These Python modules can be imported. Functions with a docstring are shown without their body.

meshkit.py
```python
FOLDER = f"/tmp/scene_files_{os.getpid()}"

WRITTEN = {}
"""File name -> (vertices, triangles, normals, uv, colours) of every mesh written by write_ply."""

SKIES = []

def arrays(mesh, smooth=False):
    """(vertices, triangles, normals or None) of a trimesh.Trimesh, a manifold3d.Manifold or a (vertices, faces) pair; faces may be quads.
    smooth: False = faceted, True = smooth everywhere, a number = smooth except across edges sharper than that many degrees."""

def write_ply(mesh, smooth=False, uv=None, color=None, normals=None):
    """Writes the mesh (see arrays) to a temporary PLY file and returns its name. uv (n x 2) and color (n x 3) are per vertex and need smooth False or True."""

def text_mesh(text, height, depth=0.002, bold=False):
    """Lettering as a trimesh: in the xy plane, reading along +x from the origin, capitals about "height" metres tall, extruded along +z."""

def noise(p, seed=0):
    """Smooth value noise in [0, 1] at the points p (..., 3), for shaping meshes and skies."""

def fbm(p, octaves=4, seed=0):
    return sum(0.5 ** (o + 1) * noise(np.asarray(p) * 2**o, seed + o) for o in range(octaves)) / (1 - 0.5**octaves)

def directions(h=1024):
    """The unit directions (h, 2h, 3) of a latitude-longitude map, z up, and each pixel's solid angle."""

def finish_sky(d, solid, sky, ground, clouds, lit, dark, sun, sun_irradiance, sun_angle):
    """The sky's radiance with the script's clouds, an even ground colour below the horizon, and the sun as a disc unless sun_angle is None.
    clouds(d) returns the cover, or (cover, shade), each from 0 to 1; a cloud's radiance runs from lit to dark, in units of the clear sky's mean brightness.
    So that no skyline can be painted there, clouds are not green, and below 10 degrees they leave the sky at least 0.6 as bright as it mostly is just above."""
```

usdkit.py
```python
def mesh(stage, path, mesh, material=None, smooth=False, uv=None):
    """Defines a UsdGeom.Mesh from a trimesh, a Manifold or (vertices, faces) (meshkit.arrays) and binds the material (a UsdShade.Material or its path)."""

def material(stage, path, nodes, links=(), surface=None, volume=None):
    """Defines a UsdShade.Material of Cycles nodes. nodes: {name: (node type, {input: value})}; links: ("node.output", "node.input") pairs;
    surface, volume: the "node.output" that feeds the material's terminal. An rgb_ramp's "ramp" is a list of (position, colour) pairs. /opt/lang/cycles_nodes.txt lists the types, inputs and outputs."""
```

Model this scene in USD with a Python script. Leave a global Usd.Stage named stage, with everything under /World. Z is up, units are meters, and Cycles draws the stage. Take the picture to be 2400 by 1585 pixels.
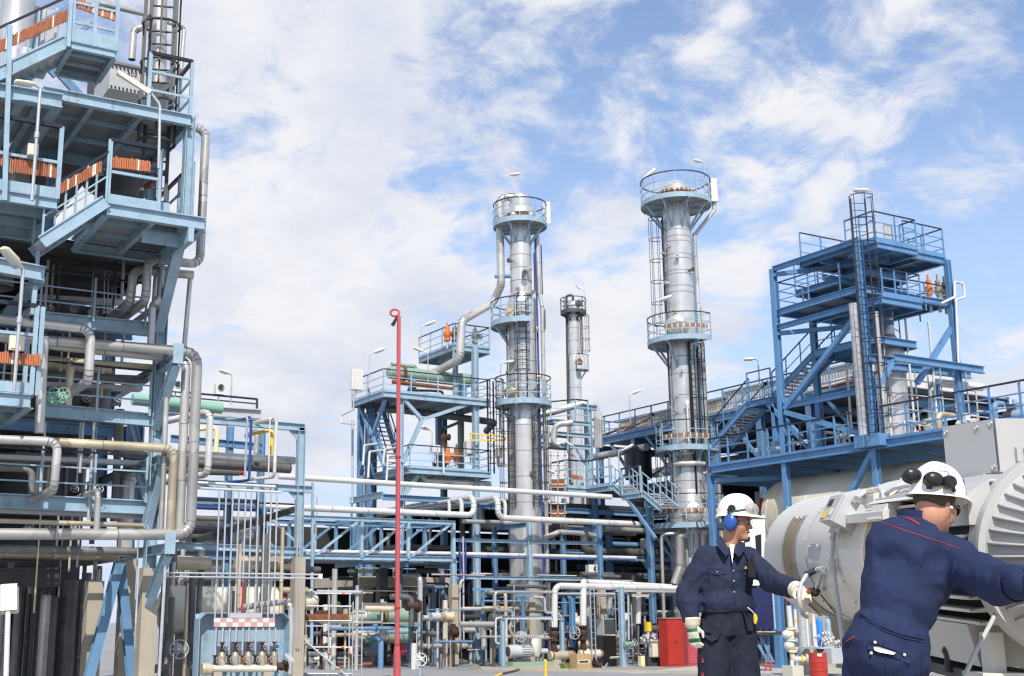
import math, random
import numpy as np
from pxr import Usd, UsdGeom, UsdLux, UsdShade, Gf, Sdf, Vt
import usdkit, meshkit

stage = Usd.Stage.CreateInMemory()
UsdGeom.SetStageUpAxis(stage, UsdGeom.Tokens.z)
UsdGeom.SetStageMetersPerUnit(stage, 1.0)
W = UsdGeom.Xform.Define(stage, '/World')
UsdGeom.Scope.Define(stage, '/World/Looks')
stage.SetDefaultPrim(W.GetPrim())
V3 = np.array
# ------------------------------------------------------------------ camera
F, CX, CY, YH, EYE = 2900., 1000., 792.5, 1450., 2.0      # picture units: 2400 x 1585
PITCH = math.atan((YH-CY)/F)
YAW = math.atan(1625/math.hypot(F, YH-CY))
FH = V3([math.sin(YAW), math.cos(YAW), 0]); RT = V3([math.cos(YAW), -math.sin(YAW), 0]); UP = V3([0, 0, 1.])
FW = FH*math.cos(PITCH)+UP*math.sin(PITCH); CU = -FH*math.sin(PITCH)+UP*math.cos(PITCH)
EYEP = V3([0, 0, EYE])
cam = UsdGeom.Camera.Define(stage, '/World/camera')
cam.CreateHorizontalApertureAttr(36.); cam.CreateVerticalApertureAttr(36.*676/1024)
cam.CreateFocalLengthAttr(36.*F/2400)
cam.CreateHorizontalApertureOffsetAttr(36.*(1200-CX)/2400)
cam.CreateClippingRangeAttr(Gf.Vec2f(0.1, 5000))
cam.CreateExposureAttr(0.0); cam.CreateFStopAttr(6.3); cam.CreateFocusDistanceAttr(8.0)
M = Gf.Matrix4d(*RT, 0, *CU, 0, *(-FW), 0, *EYEP, 1)
cam.AddTransformOp().Set(M)
# ------------------------------------------------------------------ sun and sky
SUN_EL = math.radians(47)
_h = -math.cos(math.radians(3))*FH + math.sin(math.radians(3))*RT
SUN = V3([_h[0]*math.cos(SUN_EL), _h[1]*math.cos(SUN_EL), math.sin(SUN_EL)])
sun = UsdLux.DistantLight.Define(stage, '/World/sun')
sun.CreateIntensityAttr(1.25); sun.CreateAngleAttr(0.53); sun.CreateNormalizeAttr(True); sun.CreateColorAttr(Gf.Vec3f(1, .95, .88))
_z = SUN; _x = np.cross(UP, _z); _x /= np.linalg.norm(_x); _y = np.cross(_z, _x)
sun.AddTransformOp().Set(Gf.Matrix4d(*_x, 0, *_y, 0, *_z, 0, 0, 0, 0, 1))
# sky: clear single scattering sky with broken cloud cover laid on a high plane
def sky():
    n = {'tc': ('texture_coordinate', {}),
         'sky': ('sky_texture', {'sky_type': 'single_scattering', 'sun_disc': False, 'sun_elevation': SUN_EL, 'sun_rotation': math.atan2(SUN[0], SUN[1]), 'air_density': 1.0, 'aerosol_density': 0.1, 'ozone_density': 2.0}),
         'sep': ('separate_xyz', {}),
         'zc': ('math', {'math_type': 'maximum', 'value2': 0.0}),
         'za': ('math', {'math_type': 'add', 'value2': 0.34}),
         'dx': ('math', {'math_type': 'divide'}), 'dy': ('math', {'math_type': 'divide'}),
         'cmb': ('combine_xyz', {'z': 0.37}),
         'n1': ('noise_texture', {'scale': 2.1, 'detail': 12, 'roughness': 0.6, 'distortion': 0.25}),
         'n2': ('noise_texture', {'scale': 10.5, 'detail': 10, 'roughness': 0.62, 'distortion': 0.4}),
         'mx': ('math', {'math_type': 'multiply_add', 'value2': 0.60}),
         'n2s': ('math', {'math_type': 'multiply', 'value2': 0.40}),
         # the big bank lies to the left of the view direction, the open blue to the right and overhead
         'dotA': ('vector_math', {'vector_math_type': 'x', 'math_type': 'dot_product', 'vector2': tuple(SKY_A)}),
         'mrA': ('map_range', {'from_min': SKY_R[0], 'from_max': SKY_R[1], 'to_min': -0.005, 'to_max': 0.05, 'clamp': True}),
         'add': ('math', {'math_type': 'add'}),
         'ramp': ('map_range', {'range_type': 'smoothstep', 'from_min': 0.44, 'from_max': 0.57, 'to_min': 0.06, 'to_max': 1.0, 'clamp': True}),
         'shn': ('noise_texture', {'scale': 4.6, 'detail': 9, 'roughness': 0.6}),
         'shr': ('rgb_ramp', {'ramp': [(0.28, (6.3, 6.9, 8.5)), (0.58, (8.9, 9.0, 9.4))]}),
         'tint': ('mix', {'mix_type': 'multiply', 'fac': 1.0, 'color2': SKY_TINT}),
         'hz': ('map_range', {'range_type': 'smoothstep', 'from_min': 0.0, 'from_max': 0.42, 'to_min': 0.92, 'to_max': 0.0, 'clamp': True}), 'hzm': ('mix', {'mix_type': 'mix', 'color2': (5.3, 6.6, 9.4)}),
         'mixc': ('mix', {'mix_type': 'mix'}),
         'bg': ('background_shader', {'strength': 0.10})}
    n['dotA'][1].pop('vector_math_type')
    l = [('tc.generated', 'sep.vector'), ('sep.z', 'zc.value1'), ('zc.value', 'za.value1'), ('sep.x', 'dx.value1'), ('za.value', 'dx.value2'), ('sep.y', 'dy.value1'), ('za.value', 'dy.value2'),
         ('dx.value', 'cmb.x'), ('dy.value', 'cmb.y'), ('cmb.vector', 'n1.vector'), ('cmb.vector', 'n2.vector'), ('cmb.vector', 'shn.vector'),
         ('n2.fac', 'n2s.value1'), ('n1.fac', 'mx.value1'), ('n2s.value', 'mx.value3'), ('tc.generated', 'dotA.vector1'), ('dotA.value', 'mrA.value'), ('mx.value', 'add.value1'), ('mrA.result', 'add.value2'),
         ('add.value', 'ramp.value'), ('shn.fac', 'shr.fac'), ('sky.color', 'tint.color1'), ('sep.z', 'hz.value'), ('hz.result', 'hzm.fac'), ('tint.color', 'hzm.color1'), ('hzm.color', 'mixc.color1'), ('shr.color', 'mixc.color2'), ('ramp.result', 'mixc.fac'), ('mixc.color', 'bg.color')]
    m = usdkit.material(stage, '/World/Looks/sky', n, l, surface='bg.background')
    d = UsdLux.DomeLight.Define(stage, '/World/sky')
    UsdShade.MaterialBindingAPI.Apply(d.GetPrim()).Bind(m)
    d.GetPrim().SetCustomDataByKey('kind', 'structure'); d.GetPrim().SetCustomDataByKey('label', 'bright blue sky with broken white cloud'); d.GetPrim().SetCustomDataByKey('category', 'sky')
def ray(x, y): return FW+(x-CX)/F*RT-(y-CY)/F*CU
SKY_A = ray(300, 500)/np.linalg.norm(ray(300, 500)); SKY_R = (0.86, 0.985); SKY_TINT = (1.95, 1.9, 1.95)
sky()
# points of the site seen along a picture direction, on a vertical or level plane of the plant grid
def oY(x, y, Y): r = ray(x, y); return EYEP+r*((Y-EYEP[1])/r[1])
def oX(x, y, X): r = ray(x, y); return EYEP+r*(X/r[0])
def oZ(x, y, z): r = ray(x, y); return EYEP+r*((z-EYE)/r[2])
def oD(x, y, d): r = ray(x, y); return EYEP+r*(d/(r@FH))
def px(P): v = V3(P)-EYEP; return CX+F*(v@RT)/(v@FW), CY-F*(v@CU)/(v@FW)
# ------------------------------------------------------------------ materials
MATS = {}
def mat(name, col, rough=0.5, metal=0.0, var=0.12, scale=3.0, streak=None, bump=0.0, bscale=40., spec=0.5, rand=0.0, dirt=None, dirtamt=0.5, coat=0.0, stretch=None, isl=0.0):
    """A painted, metal, stone or cloth surface: base colour with soft uneven tone, optional stains with a shape of their own and fine relief."""
    nd = {'tc': ('texture_coordinate', {}), 'geo': ('geometry', {}),
          'mp': ('mapping', {'scale': stretch or (1, 1, 1)}),
          'n': ('noise_texture', {'scale': scale, 'detail': 6, 'roughness': 0.6}),
          'mr': ('map_range', {'from_min': 0.25, 'from_max': 0.75, 'to_min': 1-var, 'to_max': 1+var, 'clamp': True}),
          'oi': ('object_info', {}), 'mo': ('map_range', {'to_min': 1-rand, 'to_max': 1+rand}), 'mm': ('math', {'math_type': 'multiply'}),
          'cc': ('combine_xyz', {}), 'mul': ('mix', {'mix_type': 'multiply', 'fac': 1.0, 'color1': col}),
          'p': ('principled_bsdf', {'roughness': rough, 'metallic': metal, 'specular_ior_level': spec, 'coat_weight': coat})}
    ln = [('geo.position', 'mp.vector'), ('mp.vector', 'n.vector'), ('n.fac', 'mr.value'), ('oi.random', 'mo.value'), ('mr.result', 'mm.value1'), ('mo.result', 'mm.value2'),
          ('mm.value', 'cc.x'), ('mm.value', 'cc.y'), ('mm.value', 'cc.z'), ('cc.vector', 'mul.color2')]
    out = 'mul.color'
    if isl:
        nd['iv'] = ('voronoi_texture', {'scale': .85, 'feature': 'f1'}); nd['ib'] = ('separate_color', {}); nd['im'] = ('map_range', {'to_min': 1-isl, 'to_max': 1+isl*.9}); nd['ic'] = ('combine_xyz', {}); nd['ix'] = ('mix', {'mix_type': 'multiply', 'fac': 1.0})
        ln += [('geo.position', 'iv.vector'), ('iv.color', 'ib.color'), ('ib.r', 'im.value'), ('im.result', 'ic.x'), ('im.result', 'ic.y'), ('im.result', 'ic.z'), (out, 'ix.color1'), ('ic.vector', 'ix.color2')]; out = 'ix.color'
    if dirt is not None:
        nd['dn'] = ('noise_texture', {'scale': scale*0.7, 'detail': 8, 'roughness': 0.7})
        nd['dmp'] = ('mapping', {'scale': streak or (1, 1, 0.35), 'location': (3.1, 1.7, 0.4)})
        nd['dr'] = ('map_range', {'range_type': 'smoothstep', 'from_min': 0.52, 'from_max': 0.72, 'to_min': 0.0, 'to_max': dirtamt, 'clamp': True})
        nd['dx'] = ('mix', {'mix_type': 'mix', 'color2': dirt})
        ln += [('geo.position', 'dmp.vector'), ('dmp.vector', 'dn.vector'), ('dn.fac', 'dr.value'), ('dr.result', 'dx.fac'), (out, 'dx.color1')]; out = 'dx.color'
    if bump:
        nd['bn'] = ('noise_texture', {'scale': bscale, 'detail': 5}); nd['b'] = ('bump', {'strength': bump, 'distance': 0.01})
        ln += [('mp.vector', 'bn.vector'), ('bn.fac', 'b.height'), ('b.normal', 'p.normal')]
    ln.append((out, 'p.base_color'))
    MATS[name] = usdkit.material(stage, '/World/Looks/'+name, nd, ln, surface='p.BSDF')
RUST = (.17, .065, .02)
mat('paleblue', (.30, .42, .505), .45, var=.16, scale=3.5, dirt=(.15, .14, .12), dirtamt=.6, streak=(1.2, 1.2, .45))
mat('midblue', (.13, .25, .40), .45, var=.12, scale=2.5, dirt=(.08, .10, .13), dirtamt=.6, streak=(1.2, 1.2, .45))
mat('towerblue', (.11, .25, .445), .42, var=.12, scale=2., dirt=(.05, .10, .19), dirtamt=.6, streak=(1.2, 1.2, .45))
mat('deepblue', (.03, .06, .26), .4, var=.1)
mat('navyrail', (.012, .016, .03), .4, var=.2)
mat('galv', (.50, .51, .52), .42, metal=.35, var=.14, scale=6)
mat('clad', (.52, .50, .465), .38, metal=.5, var=.12, scale=1.6, rand=.10, dirt=(.36, .34, .31), dirtamt=.5, streak=(1, 1, .25), isl=0.24)
mat('cladstain', (.55, .47, .33), .42, metal=.35, var=.22, scale=1.4, rand=.1, dirt=(.30, .20, .09), dirtamt=.6, isl=0.3)
mat('cladwhite', (.66, .65, .62), .40, metal=.15, var=.06, scale=1.5, rand=.05, dirt=(.55, .53, .48), dirtamt=.35, isl=0.1)
mat('cladvessel', (.62, .61, .585), .34, metal=.55, var=.16, scale=1.4, dirt=(.30, .30, .30), dirtamt=.7, streak=(2.2, 2.2, .12))
mat('slatbrown', (.28, .15, .09), .6, var=.25, scale=9, rand=.3)
mat('seam', (.2, .2, .2), .6, var=.2)
mat('grating', (.24, .26, .27), .7, metal=.2, var=.2, scale=4)
mat('deckplate', (.34, .34, .33), .7, var=.18, scale=2, dirt=(.24, .23, .21))
mat('orange', (.40, .125, .05), .5, var=.25, scale=9, rand=.3)
mat('rust', (.20, .075, .03), .8, var=.3, scale=7, dirt=(.07, .03, .02))
mat('darkrust', (.055, .025, .018), .75, var=.3, scale=8)
mat('concrete', (.40, .35, .27), .9, var=.12, scale=1.5, bump=.25, bscale=30, dirt=(.24, .20, .15), streak=(1.5, 1.5, .25))
mat('asphalt', (.26, .265, .27), .9, var=.12, scale=.5, bump=.3, bscale=60, dirt=(.17, .17, .17), streak=(.25, .25, 1))
mat('pavement', (.42, .41, .38), .9, var=.1, scale=.8, bump=.2)
mat('whitepaint', (.70, .69, .66), .4, var=.05, dirt=(.5, .47, .40), dirtamt=.3)
mat('lampcream', (.72, .66, .52), .45, var=.12, scale=8, dirt=(.5, .36, .18), dirtamt=.4)
mat('palegreen', (.25, .36, .28), .42, var=.08, dirt=(.2, .27, .2), dirtamt=.3)
mat('mint', (.23, .44, .34), .4, var=.06)
mat('red', (.42, .035, .025), .38, var=.1, dirt=(.35, .03, .02))
mat('rosered', (.50, .085, .10), .45, var=.1, scale=2)
mat('yellow', (.80, .55, .04), .45, var=.1)
mat('paleyellow', (.80, .70, .38), .5, var=.1)
mat('safetyorange', (.62, .17, .03), .45, var=.08)
mat('cylblue', (.04, .25, .78), .3, var=.05)
mat('dark', (.03, .032, .034), .6, var=.3)
mat('darksteel', (.07, .072, .075), .55, metal=.3, var=.25, rand=.2)
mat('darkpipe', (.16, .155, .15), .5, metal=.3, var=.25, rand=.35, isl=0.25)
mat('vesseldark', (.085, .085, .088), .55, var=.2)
mat('cream', (.60, .57, .47), .35, var=.07, scale=.8, dirt=(.42, .30, .13), dirtamt=.65, streak=(.6, .6, .4))
mat('motorwhite', (.61, .595, .55), .38, var=.04, scale=1.5, dirt=(.55, .52, .45), dirtamt=.25)
mat('motorgrey', (.45, .45, .435), .42, var=.05)
mat('boxgrey', (.45, .46, .46), .45, var=.08)
mat('cabinet', (.62, .60, .55), .5, var=.06)
mat('pink', (.55, .30, .29), .5, var=.08)
mat('cardboard', (.45, .29, .14), .8, var=.1)
mat('moss', (.16, .19, .05), .9, var=.3)
mat('black', (.008, .008, .008), .35, var=.1)
# ------------------------------------------------------------------ mesh building
class MB:
    def __init__(s): s.v, s.f, s.n = [], [], 0
    def add(s, v, f):
        v = np.asarray(v, float); s.v.append(v); s.f.append(np.asarray(f, int)+s.n); s.n += len(v); return s
    def tris(s): return np.vstack(s.v), np.vstack(s.f)
    # a hard edged box between opposite faces: axes a (along), b, c are full vectors
    def obox(s, c, a, b, d):
        c, a, b, d = (np.asarray(x, float) for x in (c, a, b, d))
        if np.dot(np.cross(a, b), d) < 0: b = -b
        for u, w, n in ((a, b, d), (b, d, a), (d, a, b)):
            for sg in (1, -1):
                o = c+sg*n/2
                q = [o-u/2-w/2, o+u/2-w/2, o+u/2+w/2, o-u/2+w/2]
                s.add(q, [[0, 1, 2], [0, 2, 3]] if sg > 0 else [[0, 2, 1], [0, 3, 2]])
        return s
    def box(s, lo, hi):
        lo, hi = np.asarray(lo, float), np.asarray(hi, float); d = hi-lo
        return s.obox((lo+hi)/2, (d[0], 0, 0), (0, d[1], 0), (0, 0, d[2]))
    def bar(s, p, q, w, h, up=(0, 0, 1)):
        p, q = np.asarray(p, float), np.asarray(q, float); a = q-p; L = np.linalg.norm(a); t = a/L
        up = np.asarray(up, float)
        if abs(t@up) > .97: up = V3([0, 1., 0])
        b = np.cross(up, t); b /= np.linalg.norm(b); c = np.cross(t, b)
        return s.obox((p+q)/2, a, b*w, c*h)
    def ib(s, p, q, w, h, up=(0, 0, 1), t=None):
        p, q = np.asarray(p, float), np.asarray(q, float); a = q-p; tt = a/np.linalg.norm(a); up = np.asarray(up, float)
        if abs(tt@up) > .97: up = V3([0, 1., 0])
        b = np.cross(up, tt); b /= np.linalg.norm(b); c = np.cross(tt, b); t = t or max(.012, .085*h)
        m = (p+q)/2
        s.obox(m+c*(h-t)/2, a, b*w, c*t); s.obox(m-c*(h-t)/2, a, b*w, c*t); s.obox(m, a, b*t, c*(h-2*t))
        return s
    def ch(s, p, q, w, h, side=1, up=(0, 0, 1)):   # channel: web on one side
        p, q = np.asarray(p, float), np.asarray(q, float); a = q-p; tt = a/np.linalg.norm(a); up = np.asarray(up, float)
        b = np.cross(up, tt); b /= np.linalg.norm(b); c = np.cross(tt, b); t = max(.01, .06*h); m = (p+q)/2
        s.obox(m+c*(h-t)/2, a, b*w, c*t); s.obox(m-c*(h-t)/2, a, b*w, c*t); s.obox(m+side*b*(w-t)/2, a, b*t, c*(h-2*t))
        return s
    def tube(s, p, q, r, n=10, r2=None, cap=True):
        p, q = np.asarray(p, float), np.asarray(q, float); t = (q-p)/np.linalg.norm(q-p); r2 = r if r2 is None else r2
        b = np.cross(t, (0, 0, 1.) if abs(t[2]) < .9 else (0, 1., 0)); b /= np.linalg.norm(b); c = np.cross(t, b)
        k = np.arange(n)*2*np.pi/n; d = np.outer(np.cos(k), b)+np.outer(np.sin(k), c)
        i = np.arange(n); j = (i+1) % n
        s.add(np.vstack([p+d*r, q+d*r2]), np.vstack([np.c_[i, j, j+n], np.c_[i, j+n, i+n]]))
        if cap:
            for o, R, fl in ((p, r, 1), (q, r2, 0)):
                if R > 1e-6:
                    f = np.c_[np.full(n, n), i, j]; s.add(np.vstack([o+d*R, o]), f[:, ::-1] if fl else f)
        return s
    def sweep(s, pts, r, n=10, cap=True):
        pts = np.asarray(pts, float); m = len(pts); T = np.gradient(pts, axis=0)
        T[0], T[-1] = pts[1]-pts[0], pts[-1]-pts[-2]; T /= np.linalg.norm(T, axis=1)[:, None]
        b = np.cross(T[0], (0, 0, 1.) if abs(T[0][2]) < .9 else (0, 1., 0)); V = []; k = np.arange(n)*2*np.pi/n
        rr = np.broadcast_to(r, m)
        for i in range(m):
            b = b-T[i]*(b@T[i]); b /= np.linalg.norm(b); c = np.cross(T[i], b)
            V.append(pts[i]+rr[i]*(np.outer(np.cos(k), b)+np.outer(np.sin(k), c)))
        i = np.arange(n); j = (i+1) % n
        f = np.vstack([np.vstack([np.c_[i+a*n, j+a*n, j+a*n+n], np.c_[i+a*n, j+a*n+n, i+a*n+n]]) for a in range(m-1)])
        s.add(np.vstack(V), f)
        if cap:
            for e, fl in ((0, 1), (m-1, 0)):
                g = np.c_[np.full(n, n), i, j]; s.add(np.vstack([V[e], pts[e]]), g[:, ::-1] if fl else g)
        return s
    def lathe(s, prof, c=(0, 0, 0), ax=(0, 0, 1), n=24, hard=()):
        """profile of (radius, height) along axis ax from c; a break in smoothing where the height index is in hard"""
        c, ax = np.asarray(c, float), np.asarray(ax, float)/np.linalg.norm(ax)
        b = np.cross(ax, (0, 0, 1.) if abs(ax[2]) < .9 else (0, 1., 0)); b /= np.linalg.norm(b); d = np.cross(ax, b)
        k = np.arange(n)*2*np.pi/n; e = np.outer(np.cos(k), b)+np.outer(np.sin(k), d); i = np.arange(n); j = (i+1) % n
        for a in range(len(prof)-1):
            (r0, h0), (r1, h1) = prof[a], prof[a+1]
            s.add(np.vstack([c+ax*h0+e*r0, c+ax*h1+e*r1]), np.vstack([np.c_[i, j, j+n], np.c_[i, j+n, i+n]]))
        return s
    def ring(s, c, R, w, h, n=36, a0=0., a1=2*np.pi, ax=(0, 0, 1)):   # a flat hoop of section w (radial) x h, in the level plane
        full = abs(a1-a0-2*np.pi) < 1e-6; k = np.linspace(a0, a1, n+1)
        c = np.asarray(c, float); P = np.c_[np.cos(k), np.sin(k), 0*k]; up = V3([0, 0, h/2])
        o, ii = P*(R+w/2), P*(R-w/2); L = [c+o-up, c+o+up, c+ii+up, c+ii-up]; g = np.arange(n)
        for A, B in ((L[0], L[1]), (L[1], L[2]), (L[2], L[3]), (L[3], L[0])):
            s.add(np.vstack([A, B]), np.vstack([np.c_[g, g+1, g+n+2], np.c_[g, g+n+2, g+n+1]]))
        if not full:
            for e, fl in ((0, 0), (n, 1)):
                q = [x[e] for x in L]; s.add(q, [[0, 1, 2], [0, 2, 3]] if fl else [[0, 2, 1], [0, 3, 2]])
        return s
    def disc(s, c, R0, R1, t, n=36, a0=0., a1=2*np.pi): return s.ring(V3(c)+V3([0, 0, -t/2]), (R0+R1)/2, R1-R0, t, n, a0, a1)
    def ball(s, c, r, n=12, sc=(1, 1, 1)):
        m = n//2+1; th = np.linspace(0, np.pi, m); k = np.arange(n)*2*np.pi/n
        P = np.array([[np.sin(t)*np.cos(a)*sc[0], np.sin(t)*np.sin(a)*sc[1], np.cos(t)*sc[2]] for t in th for a in k])*r+np.asarray(c)
        i = np.arange(n); j = (i+1) % n
        return s.add(P, np.vstack([np.vstack([np.c_[i+a*n, i+a*n+n, j+a*n+n], np.c_[i+a*n, j+a*n+n, j+a*n]]) for a in range(m-1)]))
    def tm(s, t): return s.add(t.vertices, t.faces)
    def xf(s, R, o):
        s.v = [v@np.asarray(R, float).T+np.asarray(o, float) for v in s.v]; return s
def bend(pts, R, seg=5):
    """round the corners of a pipe run with elbows of radius R"""
    pts = [np.asarray(p, float) for p in pts]; out = [pts[0]]; el = []
    for i in range(1, len(pts)-1):
        a, b, c = pts[i-1], pts[i], pts[i+1]; u, w = (a-b), (c-b); lu, lw = np.linalg.norm(u), np.linalg.norm(w); u /= lu; w /= lw
        an = math.acos(max(-1, min(1, u@w)))
        if an > 3.1 or an < .05: out.append(b); continue
        d = min(R/math.tan(an/2), lu*.48, lw*.48); rr = d*math.tan(an/2); bis = (u+w)/np.linalg.norm(u+w); cen = b+bis*rr/math.sin(an/2)
        s0, s1 = b+u*d-cen, b+w*d-cen; tot = math.pi-an
        for k in range(seg+1):
            t = k/seg; q = (math.sin((1-t)*tot)*s0+math.sin(t*tot)*s1)/math.sin(tot); out.append(cen+q); el.append(len(out)-1)
    out.append(pts[-1]); return out, el
# ------------------------------------------------------------------ prims
USED, BASE, NMESH = {}, {}, [0]
def uniq(parent, name):
    k = USED.get((parent, name), 0); USED[(parent, name)] = k+1
    return parent+'/'+(name if k == 0 else f'{name}_{k:03d}')
def tag(path, label=None, cat=None, group=None, kind=None):
    p = stage.GetPrimAtPath(path)
    for k, v in (('label', label), ('category', cat), ('group', group), ('kind', kind)):
        if v: p.SetCustomDataByKey(k, v)
    return path
def T(name, label, cat, base=(0, 0, 0), group=None, kind=None):
    path = uniq('/World', name); x = UsdGeom.Xform.Define(stage, path); base = np.asarray(base, float)
    x.AddTranslateOp().Set(Gf.Vec3d(*base)); BASE[path] = base; tag(path, label, cat, group, kind); return path
def P(parent, name, mb, material, label=None, kind=None):
    if not mb.n: return None
    path = uniq(parent, name); base = BASE.get(parent, np.zeros(3)); v, f = mb.tris(); v = v-base
    n = np.zeros_like(v); fn = np.cross(v[f[:, 1]]-v[f[:, 0]], v[f[:, 2]]-v[f[:, 0]])
    for k in range(3): np.add.at(n, f[:, k], fn)
    L = np.linalg.norm(n, axis=1, keepdims=True); n = np.where(L > 1e-20, n/np.maximum(L, 1e-20), [0, 0, 1.])
    m = UsdGeom.Mesh.Define(stage, path)
    m.CreatePointsAttr(Vt.Vec3fArray.FromNumpy(v.astype(np.float32))); m.CreateFaceVertexCountsAttr(Vt.IntArray.FromNumpy(np.full(len(f), 3, np.int32)))
    m.CreateFaceVertexIndicesAttr(Vt.IntArray.FromNumpy(f.astype(np.int32).ravel())); m.CreateSubdivisionSchemeAttr('none')
    m.CreateNormalsAttr(Vt.Vec3fArray.FromNumpy(n.astype(np.float32))); m.SetNormalsInterpolation('vertex')
    UsdShade.MaterialBindingAPI.Apply(m.GetPrim()).Bind(MATS[material]); BASE[path] = base; NMESH[0] += 1
    if label or kind: tag(path, label, None, None, kind)
    return path
def One(name, label, cat, mb, material, group=None, kind=None):
    p = P('/World', name, mb, material); tag(p, label, cat, group, kind); return p
def copy(src, label, loc, rz=0., group=None, sc=1.):
    path = uniq('/World', src.split('/')[-1].rstrip('0123456789').rstrip('_')); x = UsdGeom.Xform.Define(stage, path); b = np.asarray(loc, float)
    pr = x.GetPrim(); pr.GetReferences().AddInternalReference(src); 
    x.ClearXformOpOrder(); x.AddTranslateOp().Set(Gf.Vec3d(*b))
    if rz: x.AddRotateZOp().Set(math.degrees(rz))
    if sc != 1.: x.AddScaleOp().Set(Gf.Vec3f(sc, sc, sc))
    pr.SetInstanceable(True); tag(path, label, None, group); return path
# ------------------------------------------------------------------ plant kit
STUFF = {'pipes inside the dark rack': {}, 'uprights inside the dark rack': {}, 'pipes slung below the high rack deck': {}, 'uprights below the high rack deck': {}}
def pipe(label, pts, r, m='clad', seam=1.2, R=None, n=12, group=None, name='pipe', sm='seam', parent=None, cat='pipe', flat=False):
    """one insulated pipe run: cladding with mitred elbows and dark lap joints"""
    q, el = bend(pts, R or 2.2*r, 4)
    if group in STUFF: return STUFF[group].setdefault(m, MB()).sweep(q, r, n)
    sb = MB(); mb = MB().sweep(q, r, n) if not seam else MB(); run = [np.asarray(q[0])]
    if seam:
        q = [np.asarray(a) for a in q]
        for i in range(len(q)-1):
            a, b = q[i], q[i+1]; L = np.linalg.norm(b-a); t = (b-a)/max(L, 1e-6)
            if L < r*2.5: sb.tube(a-t*.012, a+t*.012, r*1.025, n, cap=False) if i in el else None; run.append(b); continue
            k = max(1, int(L/seam))
            for j in range(1, k): c = a+t*L*j/k; sb.tube(c-t*.013, c+t*.013, r*1.02, n, cap=False); run.append(c); mb.sweep(run, r, n, i == 0 and j == 1); run = [c]
            run.append(b)
        mb.sweep(run, r, n)
    if parent: 
        p = P(parent, name, mb, m)
        if sb.n: P(p if p.count('/') < 4 else parent, 'lap_joint', sb, sm)
        return p
    if not sb.n: return One(name, label, cat, mb, m, group)
    p = T(name, label, cat, pts[0], group); P(p, 'cladding', mb, m); P(p, 'lap_joint', sb, sm); return p
def rail(par, pts, h=1.1, sp=1.3, m='paleblue', top='navyrail', mids=2, fine=False, toe=0., r=.022, close=False, skip=()):
    """guard rail along a polyline of floor points: posts, top rail, mid rails, toe plate"""
    pts = [np.asarray(p, float) for p in pts]; up = V3([0, 0, 1.]); po, tp, mi, to = MB(), MB(), MB(), MB(); done = []
    for i in range(len(pts)-1):
        a, b = pts[i], pts[i+1]; L = np.linalg.norm(b-a); k = max(1, round(L/sp))
        for j in range(k+1):
            c = a+(b-a)*j/k
            if any(np.linalg.norm(c-d) < .05 for d in done): continue
            done.append(c); g = MB() if fine else po; g.bar(c, c+up*h, r*2, r*2.4, (1, 0, 0))
            if fine: P(par, 'post', g, m)
        tp.bar(a+up*h, b+up*h, r*2.2, r*2.2)
        for q in range(mids):
            z = h*(q+1)/(mids+1); g = MB() if fine else mi; g.bar(a+up*z, b+up*z, r*1.1, r*1.7)
            if fine: P(par, 'mid_rail', g, m)
        if toe: to.bar(a+up*toe/2, b+up*toe/2, .012, toe)
    if not fine: P(par, 'railing', MB().add(*po.tris()).add(*mi.tris()), m)
    P(par, 'handrail', tp, top)
    if toe: P(par, 'toe_plate', to, m)
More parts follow.
